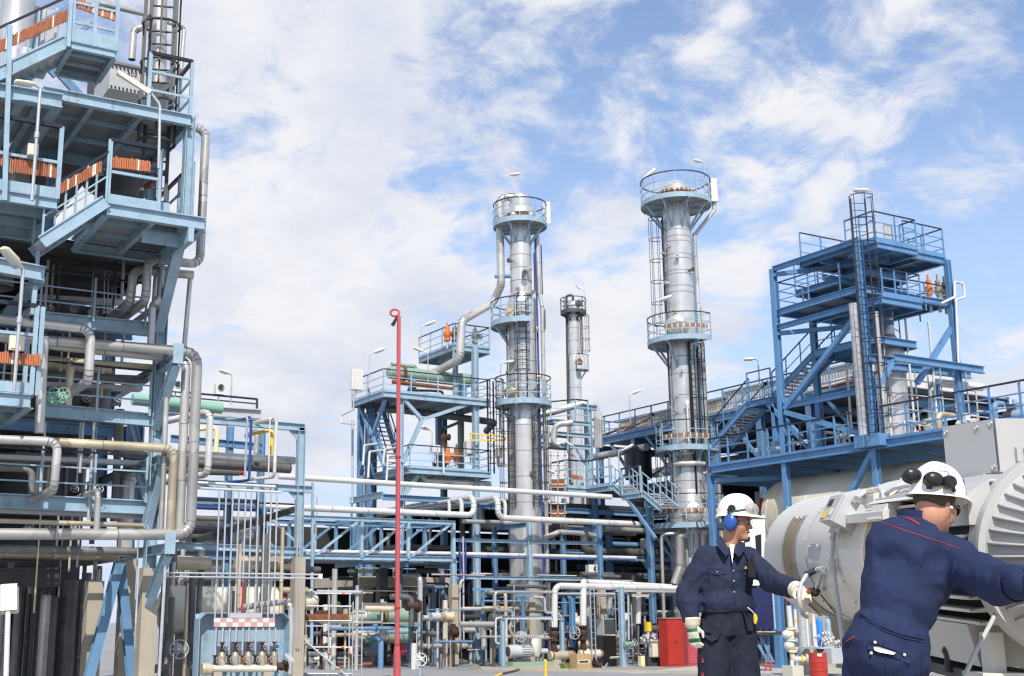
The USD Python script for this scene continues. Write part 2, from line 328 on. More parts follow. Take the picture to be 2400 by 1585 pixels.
def deck(par, x0, x1, y0, y1, z, bh=.25, js=1.2, m='paleblue', plate='deckplate', joist='y', split=False):
    """steel deck: edge beams, joists and floor plates"""
    w = bh*.6; fine = split
    for a, b in (((x0, y0), (x1, y0)), ((x0, y1), (x1, y1)), ((x0, y0+w/2), (x0, y1-w/2)), ((x1, y0+w/2), (x1, y1-w/2))):
        P(par, 'edge_beam', MB().ib((*a, z-bh/2), (*b, z-bh/2), w, bh), m)
    jb = MB(); k = max(1, round(((x1-x0) if joist == 'y' else (y1-y0))/js))
    for j in range(1, k):
        if fine and j > 1: P(par, 'joist', jb, m); jb = MB()
        if joist == 'y': x = x0+(x1-x0)*j/k; jb.bar((x, y0+w/2, z-bh*.42), (x, y1-w/2, z-bh*.42), .1, bh*.78)
        else: y = y0+(y1-y0)*j/k; jb.bar((x0+w/2, y, z-bh*.42), (x1-w/2, y, z-bh*.42), .1, bh*.78)
    if jb.n: P(par, 'joist', jb, m)
    k = k if split else 1
    for j in range(k):
        xa, xb = (x0+(x1-x0)*j/k, x0+(x1-x0)*(j+1)/k) if joist == 'y' else (x0, x1); ya, yb = (y0, y1) if joist == 'y' else (y0+(y1-y0)*j/k, y0+(y1-y0)*(j+1)/k)
        P(par, 'floor_plate', MB().box((xa+.006, ya+.006, z+.002), (xb-.006, yb-.006, z+.022)), plate if j % 2 == 0 else 'grating')
    if split and joist == 'y':
        for q in (.35, .68): y = y0+(y1-y0)*q; P(par, 'cross_joist', MB().bar((x0+w/2, y, z-bh*.2), (x1-w/2, y, z-bh*.2), .07, bh*.36), m)
def stair(par, p, q, wd, n=12, m='paleblue', tread='galv', rails=True, fine=False, h=1.0, hm='navyrail'):
    """straight stair from foot p to head q, wd is the width vector"""
    p, q, wd = (np.asarray(a, float) for a in (p, q, wd)); up = V3([0, 0, 1.])
    for s in (0, 1): P(par, 'stringer', MB().ib(p+wd*s, q+wd*s, .09, .26, t=.03), m)
    tb = MB(); run = (q-p)*[1, 1, 0]; t = run/max(np.linalg.norm(run), 1e-6)
    for k in range(n):
        c = p+(q-p)*(k+.5)/n+wd/2; g = MB() if fine else tb; g.obox(c, wd*.94, t*.24, up*.035)
        if fine: P(par, 'tread', g, tread)
    if not fine: P(par, 'tread', tb, tread)
    if rails:
        for s in (0, 1):
            a, b = p+wd*s, q+wd*s; rb = MB()
            for k in range(4): c = a+(b-a)*k/3; rb.bar(c, c+up*h, .04, .04, (1, 0, 0))
            rb.bar(a+up*h*.5, b+up*h*.5, .03, .03); P(par, 'stair_rail', rb, m); P(par, 'handrail', MB().bar(a+up*h, b+up*h, .045, .045), hm)
def ladder(par, p, h, out, side, m='navyrail', cage=True, w=.45, step=.3, z0=2.2, hoop=.9, depth=.7, r=.025):
    """caged ladder standing at p; out points away from what carries it, side along the rungs"""
    p, out, side = (np.asarray(a, float) for a in (p, out, side)); up = V3([0, 0, 1.])
    for s in (-.5, .5): P(par, 'side_rail', MB().bar(p+side*w*s, p+side*w*s+up*h, r*2, r*2.6, out), m)
    for k in range(int(h/step)): c = p+up*(k+.5)*step; P(par, 'rung', MB().tube(c-side*w/2, c+side*w/2, r*.6, 5, cap=False), m)
    if cage and h > z0:
        an = np.linspace(-2.35, 2.35, 11); c0 = out*depth*.5
        arc = [c0+out*math.cos(a)*depth*.5+side*math.sin(a)*w*.8 for a in an]; k = max(1, int((h-z0)/hoop))
        for j in range(k+1): z = z0+(h-z0)*j/k; P(par, 'cage_hoop', MB().sweep([p+a+up*z for a in arc], r*.8, 4, False), m)
        for j in (1, 3, 5, 7, 9): P(par, 'cage_strip', MB().bar(p+arc[j]+up*z0, p+arc[j]+up*h, r, r, out), m)
def lamp(label, base, h, dr, head=.55, arm=.35, m='galv', hm='whitepaint', r=.03, group='site lamps on thin poles', tilt=.18):
    """site lamp: thin pole, short bent arm and a slim tilted lantern"""
    b = np.asarray(base, float); d = np.asarray(dr, float)/np.linalg.norm(dr); up = V3([0, 0, 1.]); p = T('site_lamp', label, 'lamp', b)
    q, _ = bend([b, b+up*h, b+up*(h+arm*.35)+d*arm], arm*.4, 4); P(p, 'pole', MB().sweep(q, r, 8), m)
    P(p, 'joint_sleeve', MB().tube(b+up*h*.55, b+up*(h*.55+.12), r*1.5, 8), m)
    e = q[-1]; t = d*math.cos(tilt)+up*math.sin(tilt); s = np.cross(t, up); s /= np.linalg.norm(s); n = np.cross(s, t)
    w = head*.26; mb = MB(); mb.sweep([e-t*.04, e+t*.02, e+t*head*.3, e+t*head*.9, e+t*head], [w*.35, w*.6, w, w*.95, w*.55], 10)
    c = e+t*head*.5; mb.v = [c+((v-c)@n)[:, None]*n*.55+((v-c)@t)[:, None]*t+((v-c)@s)[:, None]*s for v in mb.v]
    P(p, 'lantern', mb, hm); P(p, 'diffuser', MB().obox(c-n*w*.42, t*head*.55, s*w*1.2, n*w*.25), 'cabinet'); return p
def wheel(par, c, ax, R, m='galv', r=None):
    c, ax = V3(c, float), V3(ax, float)/np.linalg.norm(ax); b = np.cross(ax, (0, 0, 1.) if abs(ax[2]) < .9 else (0, 1., 0)); b /= np.linalg.norm(b); d = np.cross(ax, b); r = r or R*.08
    k = np.linspace(0, 2*np.pi, 21); mb = MB().sweep([c+R*(math.cos(a)*b+math.sin(a)*d) for a in k], r, 6, False)
    for a in k[:-1:4]: mb.tube(c, c+R*(math.cos(a)*b+math.sin(a)*d), r*.8, 5)
    mb.tube(c-ax*r*2, c+ax*r*2, R*.18, 8); P(par, 'handwheel', mb, m)
def valve(label, c, ax, r, m='rust', wm='galv', stem=(0, 0, 1), L=None, wr=None, group=None):
    """gate valve in a line along ax: flanged body, bonnet, stem and handwheel"""
    c, ax, st = V3(c, float), V3(ax, float)/np.linalg.norm(ax), V3(stem, float)/np.linalg.norm(stem); L = L or r*3.2; p = T('valve', label, 'valve', c, group)
    mb = MB().tube(c-ax*L/2, c+ax*L/2, r, 12)
    for s in (-1, 1): mb.tube(c+ax*(s*L/2-r*.16), c+ax*(s*L/2+r*.16), r*1.7, 14)
    mb.ball(c, r*1.35, 12); P(p, 'body', mb, m)
    P(p, 'bonnet', MB().tube(c, c+st*r*2.2, r*.8, 10, r*.6).tube(c+st*r*1.5, c+st*r*1.8, r*1.15, 12), m)
    P(p, 'stem', MB().tube(c+st*r*2.2, c+st*r*4.0, r*.16, 6), 'galv'); wheel(p, c+st*r*3.7, st, wr or r*1.7, wm); return p
# ------------------------------------------------------------------ ground and setting
def slab(name, pts, z, t, m, label=None):
    import shapely.geometry as sg, trimesh
    g = trimesh.creation.extrude_polygon(sg.Polygon(pts), t, engine='earcut'); g.apply_translation((0, 0, z-t)); p = One(name, label, None, MB().tm(g), m, kind='structure'); return p
slab('ground', [(-400, -300), (500, -300), (500, 600), (-400, 600)], 0, .3, 'asphalt', 'grey asphalt yard in front of the refinery')
# raised loading terrace that carries the motor and both workers
slab('terrace', [(-5, -6), (16, -6), (16, 9.4), (-5, 9.4)], 1.06, 1.06-.004, 'concrete', 'raised concrete terrace under motor and workers')
# ------------------------------------------------------------------ left process structure
YF, YM, YR = 23.71, 26.55, 25.55
def slats(par, a, b, h, pitch=.045):
    a, b = V3(a, float), V3(b, float); rng = random.Random(int(abs(a[0]*100+b[2]*10))); L = np.linalg.norm(b-a); k = int(L/pitch); o, c = MB(), MB(); t = (b-a)/L
    for i in range(k):
        q = a+(b-a)*(i+.5)/k; g = c if rng.random() < .13 else o; hh = h*rng.uniform(.9, 1.05)
        g.obox(q+V3([0, rng.uniform(-.015, .015), hh/2]), t*pitch*.8, (0, .05, 0), (0, 0, hh))
    P(par, 'slat_strip', o, 'orange')
    if c.n: P(par, 'pale_slat', c, 'lampcream')
def colsteel(par, x, y, z0, z1, w=.26, m='paleblue', up=(1, 0, 0)): return P(par, 'column', MB().ib((x, y, z0), (x, y, z1), w, w, up), m)
S = T('process_structure', 'tall pale blue steel structure with decks and stairs filling the left edge', 'steel structure', (7.7, YM, 0))
Z2, Z3 = 12.3, 10.1
c3 = oY(480, 495, YF); X3R = c3[0]; x3l = oY(252, 460, YF)[0]
# deck three with its cantilever bay
def deckbays(x0, x1, ys, z, split, js):
    for a, b in zip(ys[:-1], ys[1:]): deck(S, x0, x1, a, b, z, .26, js, 'paleblue', 'deckplate', 'y', split)
deckbays(x3l, X3R, (YF, YM), Z3, True, 1.05)
deck(S, -7, X3R-.05, YM+.02, YM+9.5, Z3-.02, .22, 1.3, 'darksteel', 'vesseldark', 'x', False)
P(S, 'toe_plate', MB().box((x3l, YF-.02, Z3+.02), (X3R-.75, YF-.005, Z3+.2)), 'paleblue')
rail(S, [(x3l, YF, Z3), (oY(372, 478, YF)[0], YF, Z3)], 1.35, 1.1, fine=True, mids=1, r=.035)
rail(S, [(X3R-.25, YF+.1, Z3), (X3R-.25, YM, Z3)], 1.2, .9, fine=True, mids=2, r=.03)
slats(S, oY(252, 392, YF+.03), oY(352, 403, YF+.03), .24)
# bracket beams and braces
P(S, 'outrigger', MB().bar((X3R-.3, YF-.1, Z3-.42), (X3R-.3, YM, Z3-.42), .12, .3), 'paleblue')
P(S, 'brace', MB().ib(oY(437, 505, YF+.25), oY(372, 772, YM-.05), .22, .22), 'paleblue')
P(S, 'hanging_plate', MB().box((oY(335, 515, YF+.5)[0], YF+.5, Z3-.55), (X3R-.35, YF+.52, Z3-.28)), 'paleblue')
# deck two above
x2l, x2r = oY(105, 160, YF)[0], oY(449, 236, YF)[0]
deck(S, x2l, x2r, YF, YM+.6, Z2, .24, 1.0, 'paleblue', 'deckplate', 'y', True)
colsteel(S, x2r+.02, YF+.12, Z3, Z2+.02, .2)
colsteel(S, x2r+.02, YM, Z3, Z2, .2)
for xx in (x2r-2.2, x2r-3.3): colsteel(S, xx, YM, Z3, Z2-.2, .2, 'midblue')
rail(S, [(x2r-.9, YF+.05, Z2), (x2r, YF+.05, Z2), (x2r, YM, Z2)], 1.25, .8, fine=True, mids=2, r=.03)
# upper landing with toe plate and stair
xa, xb = oY(160, 120, YF)[0], oY(262, 140, YF)[0]; ZL = oY(262, 131, YF)[2]
deck(S, xa, xb, YF-.25, YF+1.15, ZL, .16, .7, 'paleblue', 'grating', 'y', True)
P(S, 'toe_plate', MB().box((xa, YF-.27, ZL+.02), (xb, YF-.26, ZL+.3)), 'paleblue')
rail(S, [(xa, YF-.25, ZL), (xb, YF-.25, ZL)], 1.3, .48, fine=True, mids=2, r=.032)
slats(S, (xa, YF-.22, ZL+.78), (xb, YF-.22, ZL+.66), .2)
f0, f1 = oY(-70, 205, YF-.2), oY(157, 97, YF-.2)
stair(S, f0, f1, (0, 1.0, 0), 11, fine=True, h=1.0)
slats(S, f0+V3([0, -.03, .45]), f1+V3([0, -.03, .45]), .26)
P(S, 'post', MB().bar(oY(24, 60, YF-.28), oY(10, 470, YF-.28), .07, .09, (1, 0, 0)), 'paleblue')
P(S, 'post', MB().bar(oY(166, 0, YF-.3), oY(160, 110, YF-.3), .06, .08, (1, 0, 0)), 'paleblue')
# beam at left under the landing
b0, b1 = oY(-60, 205, YF-.1), oY(145, 240, YF-.1)
P(S, 'beam', MB().ib(b0, b1, .2, .3), 'paleblue'); P(S, 'joist', MB().bar(b1+V3([-.1, 0, -.1]), b1+V3([-.1, 3, -.1]), .2, .12), 'paleblue')
P(S, 'joist', MB().bar(b1+V3([-.75, 0, -.1]), b1+V3([-.75, 3, -.1]), .14, .12), 'paleblue')
P(S, 'floor_plate', MB().box((b0[0], YF+.02, b1[2]+.12), (b1[0]-.1, YM, b1[2]+.15)), 'deckplate')
# left landing between the stairs
lz = oY(130, 470, YF)[2]; lx0, lx1 = oY(-60, 445, YF)[0], oY(131, 470, YF)[0]
deck(S, -4, lx1, YF-.1, YM-.6, lz, .22, .9, 'paleblue', 'deckplate', 'x', True)
P(S, 'toe_plate', MB().box((lx0, YF-.12, lz+.02), (lx1, YF-.11, lz+.22)), 'paleblue')
rail(S, [(lx0, YF-.1, lz), (lx1, YF-.1, lz)], 1.5, 1.25, fine=True, mids=1, r=.035)
slats(S, oY(-10, 378, YF-.05), oY(30, 410, YF-.05), .3); slats(S, oY(30, 405, YF-.05), oY(131, 418, YF-.05), .3)
stair(S, oY(98, 568, YF-.05), oY(248, 472, YF-.05), (0, .9, 0), 9, fine=True, h=1.05)
slats(S, oY(118, 468, YF-.08), oY(238, 402, YF-.08), .24)
P(S, 'beam', MB().ib(oY(-60, 612, YF+.6), oY(104, 644, YF+.6), .2, .3), 'paleblue')
P(S, 'joist', MB().bar(oY(92, 655, YF+.6), oY(92, 655, YF+.6)+V3([0, 3.2, 0]), .22, .14), 'paleblue')
P(S, 'post', MB().bar(oY(90, 573, YF+.7), oY(86, 640, YF+.7), .07, .07, (1, 0, 0)), 'paleblue')
P(S, 'post', MB().bar(oY(82, 672, YF+.7), oY(76, 738, YF+.7), .09, .09, (1, 0, 0)), 'paleblue')
# main frame at the back of the cantilever: columns, level beams and braces
xm = oY(366, 1000, YM)[0]; zc = oY(352, 1332, YM)[2]
colsteel(S, xm, YM, zc, Z3-.3, .24)
P(S, 'column_base', MB().box((xm-.17, YM-.17, 0), (xm+.17, YM+.17, zc)), 'concrete')
for a, b, h in (((102, 748), (350, 772), .3), ((105, 962), (362, 986), .28), ((-40, 1172), (348, 1190), .3), ((-60, 1356), (140, 1353), .42)):
    P(S, 'level_beam', MB().ib(oY(*a, YM+.02 if h < .4 else YM+2), oY(*b, YM+.02 if h < .4 else YM+2), .2, h), 'paleblue' if h < .4 else 'darksteel')
for (xn, yn), (xc, yc), yb in (((416, 840), (363, 1003), 0), ((373, 1080), (342, 1240), 0), ((397, 1285), (344, 1422), 0)):
    pn = oX(xn, yn, xm+.0); pn = V3([xm, min(pn[1], YM-.6), pn[2]])
    P(S, 'outrigger', MB().ib(pn, (xm, YM+6, pn[2]), .2, .2), 'paleblue'); P(S, 'end_plate', MB().box((xm-.11, pn[1]-.05, pn[2]-.12), (xm+.11, pn[1]-.02, pn[2]+.32)), 'paleblue')
    pc = oY(xc, yc, YM-.05); P(S, 'brace', MB().ib(pn+V3([0, .1, -.1]), pc, .18, .18), 'paleblue')
# inner columns and braces behind
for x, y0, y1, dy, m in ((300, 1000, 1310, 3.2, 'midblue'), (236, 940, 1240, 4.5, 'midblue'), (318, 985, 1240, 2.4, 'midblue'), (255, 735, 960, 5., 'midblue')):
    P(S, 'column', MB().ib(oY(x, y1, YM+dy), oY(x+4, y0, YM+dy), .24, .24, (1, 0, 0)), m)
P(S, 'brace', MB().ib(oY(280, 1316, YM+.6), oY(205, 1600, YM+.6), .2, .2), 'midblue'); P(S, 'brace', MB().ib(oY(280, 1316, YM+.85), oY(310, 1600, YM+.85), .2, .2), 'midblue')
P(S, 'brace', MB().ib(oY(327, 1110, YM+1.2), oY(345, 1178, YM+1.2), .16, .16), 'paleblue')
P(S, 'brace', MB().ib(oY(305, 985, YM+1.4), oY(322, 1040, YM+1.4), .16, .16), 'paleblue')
for x, yt, dy in ((302, 1308, 2.2), (222, 1362, 1.0)): 
    t = oY(x, yt, YM+dy); P(S, 'column_base', MB().box((t[0]-.17, t[1]-.17, 0), (t[0]+.17, t[1]+.17, t[2])), 'concrete')
rz = oY(70, 925, YF+.4)[2]; rx0, rx1 = oY(-60, 905, YF+.4)[0], oY(72, 930, YF+.4)[0]
deck(S, -6, rx1, YF+.4, YM+.3, rz, .26, .8, 'paleblue', 'grating', 'x', True)
P(S, 'toe_plate', MB().box((rx0, YF+.385, rz+.02), (rx1, YF+.395, rz+.22)), 'paleblue')
rail(S, [(rx0, YF+.4, rz), (rx1, YF+.4, rz)], 1.75, 1.0, fine=True, mids=2, r=.036); rail(S, [(rx1+.12, YF+.45, rz), (rx1+.12, YF+1.8, rz)], 1.75, 1.35, fine=True, mids=0, r=.036)
slats(S, oY(-10, 850, YF+.36), oY(94, 858, YF+.36), .22)
ladder(S, oY(357, 520, YF+.9), 5.2, (-.3, -.95, 0), (.95, -.3, 0), 'darksteel', True, .5, .3, 1.6, .75, .75, .04)
# ------------------------------------------------------------------ what the left structure carries
v = oY(278, 440, 28.4); p = T('vertical_vessel', 'dark grey upright vessel half hidden on the deck behind the orange slats', 'vessel', v)
P(p, 'shell', MB().lathe([(0, -.3), (.5, -.25), (.85, 0), (.88, .1), (.88, 2.6), (.84, 2.75)], v, n=28), 'vesseldark'); P(p, 'base_ring', MB().lathe([(.88, .55), (.95, .55), (.95, .66), (.88, .66)], v, n=28), 'darksteel')
P(p, 'nameplate', MB().obox(oY(310, 353, 27.45), (.32, 0, 0), (0, .02, 0), (0, 0, .16)), 'whitepaint')
a, b = oY(257, 172, 25.6), oY(412, 172, 25.6); p = T('bolted_duct', 'grey bolted exhaust box on the upper deck beside the white riser', 'duct', a)
P(p, 'casing', MB().box((a[0], 25.6, a[2]-.35), (b[0], 27.0, a[2]+.3)), 'boxgrey'); P(p, 'flange', MB().box((a[0]-.03, 25.56, a[2]+.24), (b[0]+.03, 27.0, a[2]+.3)), 'seam')
bt = MB()
for k in range(17): bt.obox((a[0]+.05+k*(b[0]-a[0]-.1)/16, 25.58, a[2]+.18), (.035, 0, 0), (0, .03, 0), (0, 0, .035)).obox((a[0]+.05+k*(b[0]-a[0]-.1)/16, 25.58, a[2]-.3), (.035, 0, 0), (0, .03, 0), (0, 0, .035))
P(p, 'bolt', bt, 'dark')
tx = meshkit.text_mesh('302', .09, .006); P(p, 'number', MB().add(tx.vertices@np.array([[1, 0, 0], [0, 0, 1], [0, -1., 0]])+oY(297, 176, 25.595), tx.faces), 'dark')
y = YR
pipe('pale riser looping down outside the left structure from the upper deck', [oY(375, 289, y), oY(483, 303, y), oY(468, 620, y), oY(347, 607, y), oY(341, 706, y), oY(341, 706, y)+V3([0, 4, 0])], .1)
pipe('pale pipe just below the looping riser, ending in a thin drop line', [oY(452, 645, y+.35), oY(312, 632, y+.35), oY(306, 708, y+.35), oY(306, 708, y+.35)+V3([0, 4, 0])], .1)
pipe('thin bare drop pipe against the sky right of the knee brace', [oY(447, 640, y+.4), oY(432, 812, y+.4)], .055)
pipe('slim pipe hanging beside the looping riser', [oY(380, 625, y+.2), oY(374, 715, y+.2), oY(374, 715, y+.2)+V3([0, 3, 0])], .062)
pipe('slim pipe behind the looping riser', [oY(365, 640, y+.5), oY(360, 720, y+.5), oY(360, 720, y+.5)+V3([0, 3, 0])], .05)
pipe('short pipe dropping past the main column head', [oY(372, 700, y+.1), oY(357, 718, y+.1), oY(353, 812, y+.1)], .08)
pipe('pale pipe entering from the left edge and dropping to a wrapped end', [oY(-30, 745, y-.3), oY(213, 772, y-.3), oY(208, 893, y-.3), oY(208, 893, y-.3)+V3([0, 3.5, 0])], .1)
pipe('large outermost pipe loop down the right side of the left structure', [oY(-30, 788, y), oY(463, 826, y), oY(446, 1253, y), oY(-30, 1252, y)], .115, R=.28)
pipe('second large pipe standing left of the outermost loop', [oY(100, 808, y+.4), oY(390, 838, y+.4), oY(437, 845, y+.1), oY(420, 1262, y+.1)], .1)
pipe('stained yellow pipe turning down into the pipe bundle', [oY(90, 1034, y+.3), oY(408, 1052, y+.1), oY(398, 1262, y+.1)], .095, 'cladstain')
pipe('slim pipe between the main column and the pipe bundle', [oY(392, 880, y+.3), oY(377, 1262, y+.3)], .06)
pipe('bright pipe at the left edge bending down in the middle of the structure', [oY(-30, 1029, y-1.2), oY(136, 1035, y-1.2), oY(126, 1150, y-1.2), oY(126, 1150, y-1.2)+V3([0, 3, 0])], .085)
pipe('short dark pipe bend below the bright left pipe', [oY(-30, 1096, y+1.6), oY(76, 1100, y+1.6), oY(73, 1168, y+1.6)], .075, 'darkpipe')
pipe('grey upright pipe left of the green valves', [oY(103, 790, y-.4), oY(92, 1015, y-.4)], .1)
pipe('short upright pipe with a wrapped top standing on the low header', [oY(226, 1150, y)+V3([0, 2.5, 0]), oY(230, 1152, y), oY(226, 1252, y)], .065)
pipe('brown grey pipe under the two upper headers', [oY(60, 838, y+1.2), oY(362, 862, y+1.2)], .075, 'cladstain')
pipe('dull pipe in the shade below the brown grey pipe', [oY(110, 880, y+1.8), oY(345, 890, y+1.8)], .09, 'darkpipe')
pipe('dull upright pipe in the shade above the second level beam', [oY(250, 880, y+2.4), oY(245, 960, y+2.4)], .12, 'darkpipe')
pipe('brown pipe bend standing on the second level beam', [oY(60, 846, y+.9), oY(168, 846, y+.9), oY(160, 950, y+.9)], .075, 'cladstain')
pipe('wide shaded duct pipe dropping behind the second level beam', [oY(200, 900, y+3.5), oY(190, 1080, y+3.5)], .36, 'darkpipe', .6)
pipe('wide pale elbow pipe inside the lower frame', [oY(380, 1100, y+3), oY(297, 1105, y+3), oY(292, 1300, y+3)], .19, R=.4)
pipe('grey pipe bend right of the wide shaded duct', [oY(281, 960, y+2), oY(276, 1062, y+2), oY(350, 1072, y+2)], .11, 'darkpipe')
pipe('narrow yellow stained pipe above the low header', [oY(-30, 1220, y+.6), oY(336, 1232, y+.6)], .05, 'cladstain')
p = oY(30, 700, 29.5)
pipe('huge dark elbow duct in the shade under the deep deck', [oY(60, 700, 32), oY(225, 712, 32), oY(235, 800, 32)], .42, 'vesseldark', .22, R=.9)
rng = random.Random(4)
for k in range(9):
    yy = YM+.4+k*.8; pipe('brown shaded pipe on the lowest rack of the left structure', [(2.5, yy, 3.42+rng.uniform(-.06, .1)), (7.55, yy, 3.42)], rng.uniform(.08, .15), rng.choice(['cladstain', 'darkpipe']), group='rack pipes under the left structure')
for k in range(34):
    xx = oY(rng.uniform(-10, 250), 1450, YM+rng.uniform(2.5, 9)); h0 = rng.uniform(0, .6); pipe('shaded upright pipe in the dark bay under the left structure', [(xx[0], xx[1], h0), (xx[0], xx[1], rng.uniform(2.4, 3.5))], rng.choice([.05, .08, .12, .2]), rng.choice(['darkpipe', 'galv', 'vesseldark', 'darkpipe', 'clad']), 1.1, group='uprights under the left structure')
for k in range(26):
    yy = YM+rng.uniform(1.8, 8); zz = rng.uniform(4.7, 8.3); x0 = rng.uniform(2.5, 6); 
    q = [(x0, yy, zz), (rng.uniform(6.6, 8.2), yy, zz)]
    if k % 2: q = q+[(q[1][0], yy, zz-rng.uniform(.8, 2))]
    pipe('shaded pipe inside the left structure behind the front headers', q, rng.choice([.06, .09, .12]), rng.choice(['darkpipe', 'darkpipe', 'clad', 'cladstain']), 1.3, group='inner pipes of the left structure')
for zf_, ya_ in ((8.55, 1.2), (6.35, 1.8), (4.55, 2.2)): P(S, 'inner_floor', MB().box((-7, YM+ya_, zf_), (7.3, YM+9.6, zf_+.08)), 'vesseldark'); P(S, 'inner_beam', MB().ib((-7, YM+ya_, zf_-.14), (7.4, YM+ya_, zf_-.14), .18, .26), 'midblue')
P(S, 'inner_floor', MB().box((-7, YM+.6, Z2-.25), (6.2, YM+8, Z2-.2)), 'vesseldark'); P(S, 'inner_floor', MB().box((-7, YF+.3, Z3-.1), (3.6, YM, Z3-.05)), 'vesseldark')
# back wall of the bay and closed fire wall behind
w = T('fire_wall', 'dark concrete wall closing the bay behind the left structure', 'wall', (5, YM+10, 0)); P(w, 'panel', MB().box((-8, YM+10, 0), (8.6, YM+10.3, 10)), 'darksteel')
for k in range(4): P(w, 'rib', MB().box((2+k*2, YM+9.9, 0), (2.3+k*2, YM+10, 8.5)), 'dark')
u = T('white_shell', 'pale insulated column at the far left behind the stairs', 'vessel', oY(40, 420, 29))
c = oY(38, 420, 28.2); P(u, 'shell', MB().lathe([(.3, -2.2), (.3, .9), (.2, 1.2), (.2, 3.2)], c, n=20), 'cladvessel'); c = oY(18, 300, 29.5); P(u, 'riser', MB().lathe([(.42, -4), (.42, 6)], c, n=20), 'cladvessel')
pipe('broad white riser with a cut top at the upper left against the sky', [oY(372, 200, 25.2), oY(375, -40, 25.2)], .17, 'clad', .9)
pipe('short silver drop pipe above the bolted exhaust box', [oY(346, 20, 25.9), oY(340, 62, 25.9), oY(313, 72, 25.9), oY(309, 140, 25.9)], .085, 'clad', .35, R=.16)
pipe('thin grey pipe bent over the top deck railing', [oY(385, 50, 25.6), oY(432, 64, 25.6), oY(420, 220, 25.6)], .05)
pipe('silver pipe crossing the sky at the top left', [oY(232, 8, 25.8), oY(350, 36, 25.8)], .06)
tb = T('tarpaulin', 'bright orange cloth hanging behind the deck column', 'cloth', oY(385, 410, 26)); P(tb, 'sheet', MB().add([oY(330, 440, 26), oY(375, 405, 26), oY(395, 392, 26.05), oY(392, 405, 26), oY(372, 420, 25.98), oY(345, 445, 26.02)], [[0, 1, 5], [1, 4, 5], [1, 2, 4], [2, 3, 4], [0, 5, 1], [1, 5, 4], [1, 4, 2], [2, 4, 3]]), 'safetyorange')
for k, xx in enumerate((121, 143)): valve(['green valve on the second level beam, left one of two', 'green valve on the second level beam, right one of two'][k], oY(xx, 934, y+.1), (0, 1, 0), .07, 'mint', 'mint', (0, -1, .3))
b = oY(78, 352, YF-.25); p = T('junction_box', 'pale junction box hung on the left landing rail', 'electric box', b); P(p, 'casing', MB().box(b-V3([.1, 0, .11]), b+V3([.1, .1, .13])), 'cabinet'); P(p, 'lid', MB().box(b-V3([.085, .02, .095]), b+V3([.085, 0, .115])), 'lampcream')
b = oY(40, 805, YF+.2); p = T('switch_box', 'yellowish switch box on the pole of the lower left lamp', 'electric box', b); P(p, 'casing', MB().box(b-V3([.14, 0, .13]), b+V3([.14, .1, .15])), 'lampcream'); P(p, 'cover', MB().box(b-V3([.11, .02, .1]), b+V3([-.02, 0, .12])), 'lampcream')
# lamps at the left edge
lamp('cream lamp on a grey pole in front of the upper left beam', oY(75, 470, YF-.45), 2.3, (-1, -.1, 0), .38, .12, 'galv', 'lampcream', .032, 'left structure lamps', -.1)
lamp('rusty cream lamp on a pole above the lower left landing', oY(33, 915, YF-.1), 2.35, (-.75, -.5, 0), .5, .1, 'galv', 'lampcream', .035, 'left structure lamps', .5)
b = oY(14, 1600, 22); q = oY(19, 1425, 22); p = T('flood_light', 'square white floodlight on a short pole at the lower left edge', 'lamp', b); P(p, 'pole', MB().tube(b, q, .045, 10), 'whitepaint')
P(p, 'housing', MB().obox(q+V3([0, 0, .18]), (.26, -.05, .02), (.03, .12, .02), (-.03, 0, .42)), 'whitepaint'); P(p, 'back_plate', MB().obox(q+V3([.04, .09, .12]), (.26, -.05, .02), (.03, .06, .02), (-.03, 0, .42)), 'lampcream')
e0, e1, e2 = oY(372, 395, YF-.6), oY(375, 245, YF-.6), oY(352, 217, YF-.6); e3 = oY(275, 170, YF-.6)
p = T('tube_lamp', 'long slim tube lamp on a curved pole before the caged ladder', 'lamp', e0); P(p, 'pole', MB().sweep(bend([e0, e1, e2], .2, 5)[0], .03, 8), 'galv')
P(p, 'housing', MB().bar(e2, e3, .14, .07), 'lampcream'); P(p, 'diffuser', MB().bar(e2+V3([-.03, -.05, -.05]), e3+V3([.02, -.05, -.04]), .05, .05), 'cabinet')

# ------------------------------------------------------------------ finer gear in the left structure
rng = random.Random(55)
for yy, x1, dy in ((962, 350, -.15), (1172, 340, -.2), (748, 340, -.1)):
    a, b = oY(-40, yy-2, YM+dy), oY(x1, yy+20, YM+dy); a[2] = b[2] = (a[2]+b[2])/2+.1; rail(S, [a, b], 1.0, 1.1, 'paleblue', 'navyrail', 2, True, 0, .02)
for k, (yy, x0, x1, dy) in enumerate(((900, -30, 330, 1.4), (1075, -30, 345, 1.1), (1200, -30, 350, .4), (700, 60, 330, 2.4))):
    a, b = oY(x0, yy, YM+dy), oY(x1, yy+16, YM+dy); p = T('cable_tray', f'grey cable tray crossing inside the left structure, {["second from above", "third from above", "lowest", "topmost"][k]}', 'cable tray', a); P(p, 'tray', MB().bar(a, b, .3, .03), 'galv')
    for sgn in (-1, 1): P(p, 'side', MB().bar(a+V3([0, .15*sgn, .04]), b+V3([0, .15*sgn, .04]), .012, .09), 'galv')
    for j in range(4): P(p, 'cable', MB().bar(a+V3([0, -.1+.06*j, .035]), b+V3([0, -.1+.06*j, .035]), .03, .03), 'dark')
for k in range(30):
    x = rng.uniform(5, 345); y0 = rng.choice([610, 770, 990, 1195]); d = rng.uniform(-.3, 2.5); a = oY(x, y0, YM+d); pipe('thin conduit or drain line running down inside the left structure', [a, a-V3([0, 0, rng.uniform(.8, 2.2)])], rng.choice([.018, .025, .035]), rng.choice(['galv', 'cladstain', 'dark', 'galv']), 0, group='thin lines in the left structure', n=6)
